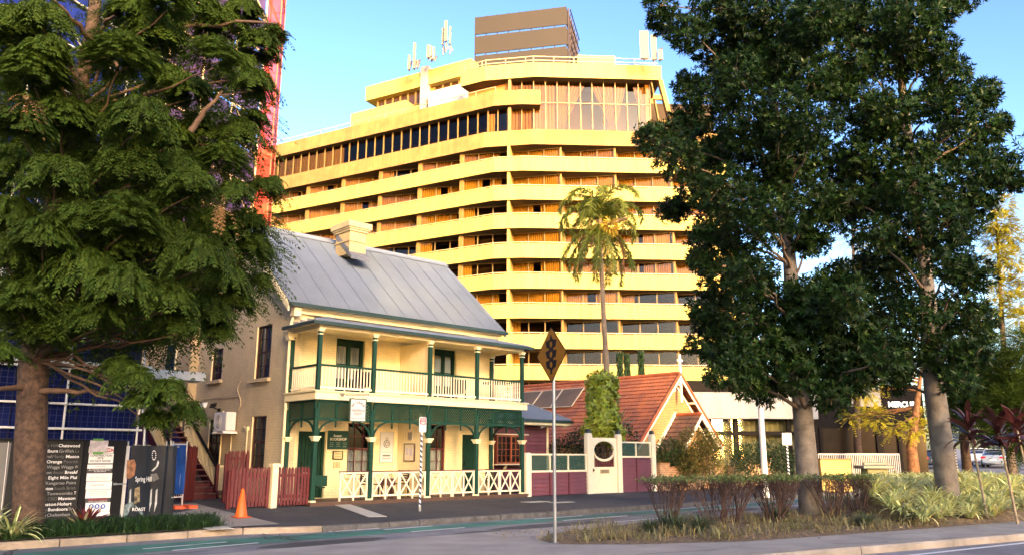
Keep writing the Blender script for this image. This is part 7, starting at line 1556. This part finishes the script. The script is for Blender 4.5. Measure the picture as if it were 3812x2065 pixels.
far_tree('conifer', 'tall open conifer lit yellow at the right edge of the picture', 2543, 56, [(2525, 515, 20), (2520, 560, 26), (2500, 600, 22), (2545, 590, 24), (2510, 650, 26), (2550, 650, 24), (2495, 700, 20), (2530, 720, 24), (2568, 700, 18), (2505, 770, 22), (2560, 760, 24), (2490, 560, 14), (2570, 800, 22), (2500, 830, 26), (2590, 860, 30)], FERNY, .22, per=620, L=.42, Wd=.05, top=2528, bark=TWIG)
far_tree('feathery_tree', 'dark green feathery tree behind the cordylines, right of the farther grey trunk', 2430, 50, [(2420, 900, 50), (2460, 950, 55), (2400, 980, 45), (2450, 1010, 50), (2500, 990, 45), (2480, 890, 40), (2400, 850, 35), (2390, 1040, 35), (2430, 940, 45), (2510, 930, 40), (2500, 1030, 35)], FERN, .22, per=430)
far_tree('feathery_tree', 'shaded green tree with low hanging foliage at the far right edge', 2590, 46, [(2560, 930, 50), (2590, 1000, 60), (2540, 1030, 45), (2580, 1090, 55), (2600, 880, 50), (2530, 960, 35), (2570, 1040, 50), (2550, 1000, 40)], FERN, .22, per=430)
far_tree('far_tree', 'distant olive green tree mass behind the parked cars', 2480, 92, [(2400, 1080, 40), (2450, 1070, 45), (2500, 1060, 45), (2550, 1070, 50), (2420, 1040, 40), (2580, 1030, 50), (2600, 1100, 50), (2350, 1080, 40), (2520, 1110, 35), (2560, 1130, 30)], SHRUBD, .3, 'leaf', .5, .22, 90)
far_tree('far_tree', 'yellow tipped tree glimpsed between the two street trees', 2160, 60, [(2120, 690, 26), (2150, 660, 30), (2170, 720, 30), (2145, 600, 22), (2190, 640, 25), (2370, 500, 25), (2380, 545, 25), (2180, 800, 40), (2160, 880, 40), (2210, 930, 40)], FERNY, .25, per=120)

# ---- red cordylines and a bromeliad
CORD = mat('cordyline_red', (.085, .026, .020), .4, .3, 3, island=.5, trans=.25)
def strap(V, F, p, az, el, L, w_, bend, n_=5, twist=0.):
    d0 = np.array([math.cos(az), math.sin(az), 0]); s = np.array([-d0[1], d0[0], 0]); e = el; q = np.array(p, float); k = len(V)
    for i in range(n_+1):
        t = i/n_; wd = w_*(math.sin(math.pi*min(1, .12+.88*t))**.6 if t < 1 else .03); up = np.array([-d0[0]*math.sin(e), -d0[1]*math.sin(e), math.cos(e)]); ss = s*math.cos(twist)+up*math.sin(twist)
        V += [q-ss*wd/2, q+ss*wd/2]
        if i < n_: F.append((k+2*i, k+2*i+1, k+2*i+3, k+2*i+2))
        q = q+(d0*math.cos(e)+np.array([0, 0, math.sin(e)]))*L/n_; e -= bend/n_
for (u, D_, vt, lab) in ((2450, 24.5, 1075, 'dark red cordyline leftmost of three above the striped strap leaves'), (2523, 24, 1085, 'dark red cordyline between two others above the striped strap leaves'), (2572, 23.5, 1080, 'red cordyline at the right edge above the striped strap leaves')):
    p = at(u, 1180, D=D_); zt = vz(p[0], p[1], vt); t = thing('cordyline', lab, 'cordyline', (p[0], p[1], .2), group='red cordylines'); m = MB(); b0 = at(u+20, 1180, D=D_); m.tube([(b0[0], b0[1], 0), ((p[0]+b0[0])/2+.03, (p[1]+b0[1])/2, zt*.5), (p[0], p[1], zt)], [.035, .028, .024], 7); m.build('stem', mat('cordyline_stem', (.34, .27, .17), .8, .3, 8), t); V = []; F = []
    for i in range(26): strap(V, F, (p[0]+random.uniform(-.03, .03), p[1]+random.uniform(-.03, .03), zt-.40+.02*i), i*2.4+random.random(), random.uniform(.1, .8) if i < 14 else random.uniform(.8, 1.5), random.uniform(.55, .95), random.uniform(.10, .16), random.uniform(.2, 2.0), 6, random.uniform(-.8, .8))
    link_mesh('leaves', V, F, CORD, t)
p = at(215, 1318, Y=18.95); t = thing('bromeliad', 'dark red and cream bromeliad in front of the hoarding', 'bromeliad', (p[0], p[1], .05)); V = []; F = []
for i in range(26): strap(V, F, (p[0], p[1], .10), i*2.4, random.uniform(.6, 1.35), random.uniform(.45, .62), random.uniform(.07, .10), random.uniform(.1, .7), 5, random.uniform(-.4, .4))
link_mesh('leaves', V, F, mat('bromeliad_red', (.15, .018, .022), .4, .4, 5, island=.5), t); V = []; F = []
for i in range(7): strap(V, F, (p[0]-.08, p[1]-.05, .10), i*1.1+2.5, random.uniform(.7, 1.3), random.uniform(.5, .7), .07, .3, 5, .3)
link_mesh('pale_leaves', V, F, mat('bromeliad_cream', (.50, .46, .28), .5, .3, 5, island=.3), t)
# ---- variegated strap leaf plants (one mesh, many plants)
VAR = mat('variegated_leaf', (.88, .84, .40), .5, .35, 2.2, island=.40, trans=.2, col2=(.27, .36, .11))
def strap_plant(label, n_, L, w_, group):
    t = thing('strap_leaf_plant', label, 'strap leaf plant', (0, 0, 0), group=group); V = []; F = []
    for i in range(n_): a = i*2.4+random.random(); strap(V, F, (.08*math.cos(a)*random.random(), .08*math.sin(a)*random.random(), 0), a, random.uniform(.55, 1.4), L*random.uniform(.7, 1.15), w_*random.uniform(.8, 1.2), random.uniform(.8, 2.1), 6, random.uniform(-.2, .2))
    link_mesh('leaves', V, F, VAR, t); return t
va = strap_plant('pale green and cream striped strap leaf plant in the dense right hand bed', 62, .66, .036, 'striped strap leaf plants in the median bed')
vb = strap_plant('pale green and cream striped strap leaf plant in the dense right hand bed', 56, .54, .034, 'striped strap leaf plants in the median bed')
sp_list = []; RNG = np.random.default_rng(9); tries = 0
while len(sp_list) < 150 and tries < 4000:
    tries += 1; u = RNG.uniform(2165, 2640); x = RNG.uniform(20.5, 32); y = RNG.uniform(5.0, 12.5); q = np.array([x, y, .1])-CAMP; uu = CX+FPX*(q@Rv)/(q@Fv)
    lo = 7.9-.21*(x-20); hi = 12.4
    if not (lo < y < hi) or uu < 2165+max(0, (y-8)*4) or uu > 2650 or (uu < 2230 and y < 9.2): continue
    if min([math.hypot(x-a, y-b) for a, b, _ in sp_list] or [9]) < .33: continue
    sp_list.append((x, y, .10+.55*max(0, min(1, (y-lo)/2.2))))
for i, (x, y, z) in enumerate(sp_list):
    src = va if i % 2 else vb; o = src if i < 2 else copy_tree(src); put(o, (x, y, min(z, .02+bedz(x, y)+.55)), RNG.uniform(0, 6.28), RNG.uniform(.85, 1.3))
vc = strap_plant('striped cream strap leaf plant at the left picture edge beside the brown trunk', 80, .72, .042, 'striped strap leaf plants by the left trunk'); p = at(28, 1345, Y=18.35); put(vc, (p[0], p[1], .03), 0, 1.0)
vd = copy_tree(vc); p = at(-40, 1320, Y=18.9); put(vd, (p[0], p[1], .03), 1, 1.1, 'striped cream strap leaf plant just outside the left picture edge')
ve = copy_tree(vb); p = at(2408, 1160, D=26); put(ve, (p[0], p[1], 1.0), .5, .8, 'upright yellow striped plant standing above the others beside the farther grey trunk'); m = None
# ---- grass
GRS = mat('mondo_grass', (.038, .095, .022), .55, .3, 1.5, island=.45, trans=.2)
GRS2 = mat('bed_grass', (.16, .17, .065), .6, .35, 1.2, island=.45, trans=.2, col2=(.24, .18, .075))
def grass(name, pts, H, m_, per, spread=.16, label=None):
    V = []; F = []; P = []; D1 = []
    for (x, y, z) in pts:
        a = RNG.random((per, 1))*6.28; e = RNG.uniform(.25, 1.3, (per, 1)); d = np.concatenate([np.cos(a)*np.cos(e), np.sin(a)*np.cos(e), np.sin(e)], 1); P.append(np.array([x, y, z])+np.concatenate([RNG.normal(size=(per, 2))*spread*.35, np.zeros((per, 1))], 1)); D1.append(d)
    P, D1 = np.concatenate(P), np.concatenate(D1); n_ = len(P); L = H*(.6+.7*RNG.random((n_, 1))); S = nrm(np.cross(D1, np.array([[0, 0, 1.]])))*.0075
    dz = np.array([0, 0, 1.]); q1 = P+D1*L*.5; q2 = P+D1*L*.85-dz*L*.12; q3 = P+D1*L*1.08-dz*L*.42
    V = np.stack([P-S, P+S, q1+S*.9, q1-S*.9, q2+S*.6, q2-S*.6, q3+S*.1, q3-S*.1], 1).reshape(-1, 3); b = np.arange(n_)[:, None]*8
    F = np.concatenate([b+np.array([[0, 1, 2, 3]]), b+np.array([[3, 2, 4, 5]]), b+np.array([[5, 4, 6, 7]])], 0); return tag(link_mesh(name, V, F, m_), kind='stuff')
grass('mondo_grass', [(RNG.uniform(3.0, 8.3), RNG.uniform(18.25, 19.35), .03) for _ in range(330)], .36, GRS, 46)
pts = []
for _ in range(900):
    x, y = RNG.uniform(11.4, 34), RNG.uniform(5, 13)
    yf = np.interp(x, [11.3, 12.4, 14.5, 19, 24.2, 33], [10.9, 9.95, 8.8, 7.8, 6.8, 4.35]); yb = np.interp(x, [11.3, 12.9, 16.8, 24, 33], [11.1, 12.4, 12.9, 12.5, 13.1])
    if yf+.1 < y < yb-.1 and (y < yf+1.5 or RNG.random() < .45): pts.append((x, y, .02+bedz(x, y)))
grass('bed_grass', pts, .30, GRS2, 26, .4)
lom = [(14.6, 10.6), (15.0, 10.2), (14.2, 10.9), (18.9, 10.6), (19.3, 8.6), (21.0, 8.2)]
for i, (x, y) in enumerate(lom):
    if i == 0:
        t0_ = thing('grass_tussock', 'low dark green grass tussock at the left end of the clipped hedge', 'grass tussock', (0, 0, 0), group='dark grass tussocks in the median bed'); V = []; F = []
        for j in range(260): a = random.random()*6.28; strap(V, F, (.12*math.cos(a)*random.random(), .12*math.sin(a)*random.random(), 0), a, random.uniform(.5, 1.4), random.uniform(.45, .75), .016, random.uniform(.8, 2), 4)
        link_mesh('blades', V, F, mat('tussock_green', (.075, .11, .05), .55, .3, 2, island=.4), t0_); o = t0_
    else: o = copy_tree(t0_)
    put(o, (x, y, .02+bedz(x, y)), i*1.1, [1.0, .85, .7, 1, .7, .8][i], ['low dark green grass tussock at the left end of the clipped hedge', 'dark green grass tussock directly in front of the leftmost hedge stems', 'small grass tussock nearest the warning sign pole', 'dark grass tussock inside the hedge beside the nearer grey trunk', 'flattened dark grass tussock on the mulch right of the nearer trunk', 'dark grass tussock in front of the striped strap leaves'][i])
# leaf litter
n_ = 2600; P = []
while len(P) < n_:
    x, y = RNG.uniform(11.3, 34), RNG.uniform(4.6, 13); yf = np.interp(x, [11.3, 12.4, 14.5, 19, 24.2, 33], [10.9, 9.95, 8.8, 7.8, 6.8, 4.35])
    if y > yf-(.5 if RNG.random() < .12 else 0) and y < yf+3.2: P.append((x, y, .045+bedz(x, y) if y > yf else .012))
P = np.array(P); D2 = RNG.normal(size=(n_, 3)); D2[:, 2] *= .25; tag(link_mesh('leaf_litter', *leaves(P, D2, .09, .03, np.array([[0, 0, 1.]])+RNG.normal(size=(n_, 3))*.3), mat('dry_leaf', (.34, .23, .11), .8, .3, 3, island=.5)), kind='stuff')
# ---- clipped hedge with bare stems
HST = mat('hedge_stem', (.068, .038, .030), .85, .3, 8); HLF = mat('hedge_leaf', (.10, .145, .035), .5, .25, 2, island=.45, trans=.2)
def hedge(label, x, y, w_, seed):
    global RNG
    RNG = np.random.default_rng(seed); t = thing('hedge_shrub', label, 'hedge shrub', (x, y, .02), group='clipped hedge shrubs'); st = MB(); tips = []; H = 1.13
    for i in range(int(17*w_/.5)):
        a = RNG.random()*6.28; r = w_*math.sqrt(RNG.random()); b = np.array([x+.12*math.cos(a), y+.12*math.sin(a), .0]); k1 = b+np.array([math.cos(a)*r*.45, math.sin(a)*r*.45, .5+.1*RNG.random()]); tp = np.array([x+math.cos(a)*r*1.05, y+math.sin(a)*r*1.05, H-.16*RNG.random()]); kk = k1+RNG.normal(size=3)*.03
        st.tube([b, (b+k1)/2+RNG.normal(size=3)*.03, kk, (kk+tp)/2+RNG.normal(size=3)*.04, tp], [.015, .013, .011, .008, .004], 5, False)
        for j in range(4):
            s0 = kk+(tp-kk)*RNG.uniform(0, .7); e = np.array([s0[0]+RNG.normal()*.17, s0[1]+RNG.normal()*.17, H-.01-.11*RNG.random()]); st.tube([s0, (s0+e)/2+RNG.normal(size=3)*.03, e], [.008, .006, .003], 4, False); tips.append(e)
            for q in range(2): s1 = s0+(e-s0)*RNG.uniform(.3, .8); e1 = s1+np.array([RNG.normal()*.1, RNG.normal()*.1, .12*RNG.random()]); st.tube([s1, e1], [.005, .002], 4, False); tips.append(e1)
        tips.append(tp)
    st.build('stems', HST, t); tips = np.array(tips); n_ = len(tips); tips = tips[tips[:, 2] > H-.10]; n_ = len(tips); P = np.repeat(tips, 5, 0)+RNG.normal(size=(n_*5, 3))*np.array([.05, .05, .028]); P[:, 2] = np.minimum(P[:, 2], H+.03); D2 = RNG.normal(size=P.shape); D2[:, 2] += .3; foliage('leaves', leaves(P, D2, .062, .032), HLF, t)
    return t
for i, (x, y, w_, lab) in enumerate([(15.75, 11.6, .72, 'clipped hedge shrub at the left end of the row'), (16.75, 11.0, .70, 'clipped hedge shrub with thin bare stems, next right from the left end of the row'), (17.75, 11.15, .66, 'clipped hedge shrub behind its neighbours, midway to the grey trunk'), (18.5, 10.45, .68, 'clipped hedge shrub nearest the kerb, midway to the grey trunk'), (19.45, 10.9, .68, 'clipped hedge shrub just left of the nearer grey trunk'), (20.75, 10.1, .72, 'leafy clipped hedge shrub just right of the nearer grey trunk'), (21.6, 9.8, .62, 'clipped hedge shrub at the right end of the row beside the striped leaves')]): hedge(lab, x, y, w_, 100+i)

# ================================================================ UNSEEN BLOCKS AND TREES ADDED BEHIND THE CAMERA TO CAST SHADE
se, sl2 = np.array([math.sin(SUN_ANG), -math.cos(SUN_ANG), 0]), np.array([math.cos(SUN_ANG), math.sin(SUN_ANG), 0]); TE = math.tan(SUN_EL)
def shading(label, s0, s1, z0h, t0=-95., depth=12., m_=None):  # unseen block added for its shade; height follows the shadow it casts
    H = z0h-TE*t0; o = se*s0+sl2*t0; t = thing('shading_block', label, 'building', (o[0], o[1], 0)); m = MB(); m.obox(o+np.array([0, 0, -.2]), se*(s1-s0), -sl2*depth, (0, 0, H+.2)); m.build('wall', m_, t)
    f = MB(); g = MB(); n_ = max(1, int((s1-s0)/3))
    for i in range(n_):
        for j in range(int(H/3)): q = o+se*((s1-s0)*(i+.25)/n_)+np.array([0, 0, .9+3*j]); f.obox(q+sl2*.002, se*1.5, sl2*.06, (0, 0, 1.5)); g.obox(q+se*.08+sl2*.063+np.array([0, 0, .08]), se*1.34, sl2*.006, (0, 0, 1.34))
    w_ = f.build('windows', CREAMT, t); g.build('panes', mat('dark_pane', (.015, .02, .022), .1), w_); return t
APB = mat('shading_block_brick', (.34, .24, .16), .85, .2, 1, .3, kind='brick', col2=(.26, .16, .10))
BEH = 'across the street behind the viewer'
shading('long brick apartment block '+BEH, -42, .2, 12.6, m_=APB); shading('taller rendered apartment block '+BEH, .2, 5.4, 17.2, m_=CREAMT); shading('low rendered block between two taller ones '+BEH, 5.4, 11.0, 13.4, -96, m_=CREAMT)
shading('brick office block '+BEH, 11.0, 14.6, 20., -98, m_=APB); shading('narrow brick block beside the office block '+BEH, 14.6, 20.6, 13.2, -98, m_=APB); shading('slim apartment tower '+BEH, 33.4, 35.3, 35., -99, m_=CREAMT); shading('far corner block '+BEH, 38, 80, 17., -98, m_=CREAMT)
def shading_tree(label, s, z0h, r, n_, low, t0=-48., L=.5, Wd=.3):
    o = se*s+sl2*t0; H = z0h-TE*t0; t = thing('street_tree', label, 'tree', (o[0], o[1], 0)); gs = []  # unseen, added to dapple the sunlight, unlike the median street trees
    for i in range(n_): c = o+se*RNG.uniform(-r, r)+sl2*RNG.uniform(-1.5, 1.5)+np.array([0, 0, RNG.uniform(low, H-.6)]); P, D2 = clump_points(c, .9, 30, .1); gs.append(leaves(P, D2, L, Wd))
    foliage('crown', gs, SHRUBD, t); m = MB(); m.tube([o, o+np.array([0, 0, H*.7])], [.3, .1], 8); m.build('trunk', BARKG, t)
shading_tree('tall leafy tree '+BEH, 8.2, 18.2, 2.6, 40, 20); shading_tree('thin leafy tree '+BEH, 19.8, 13.8, 1.2, 34, 12.)
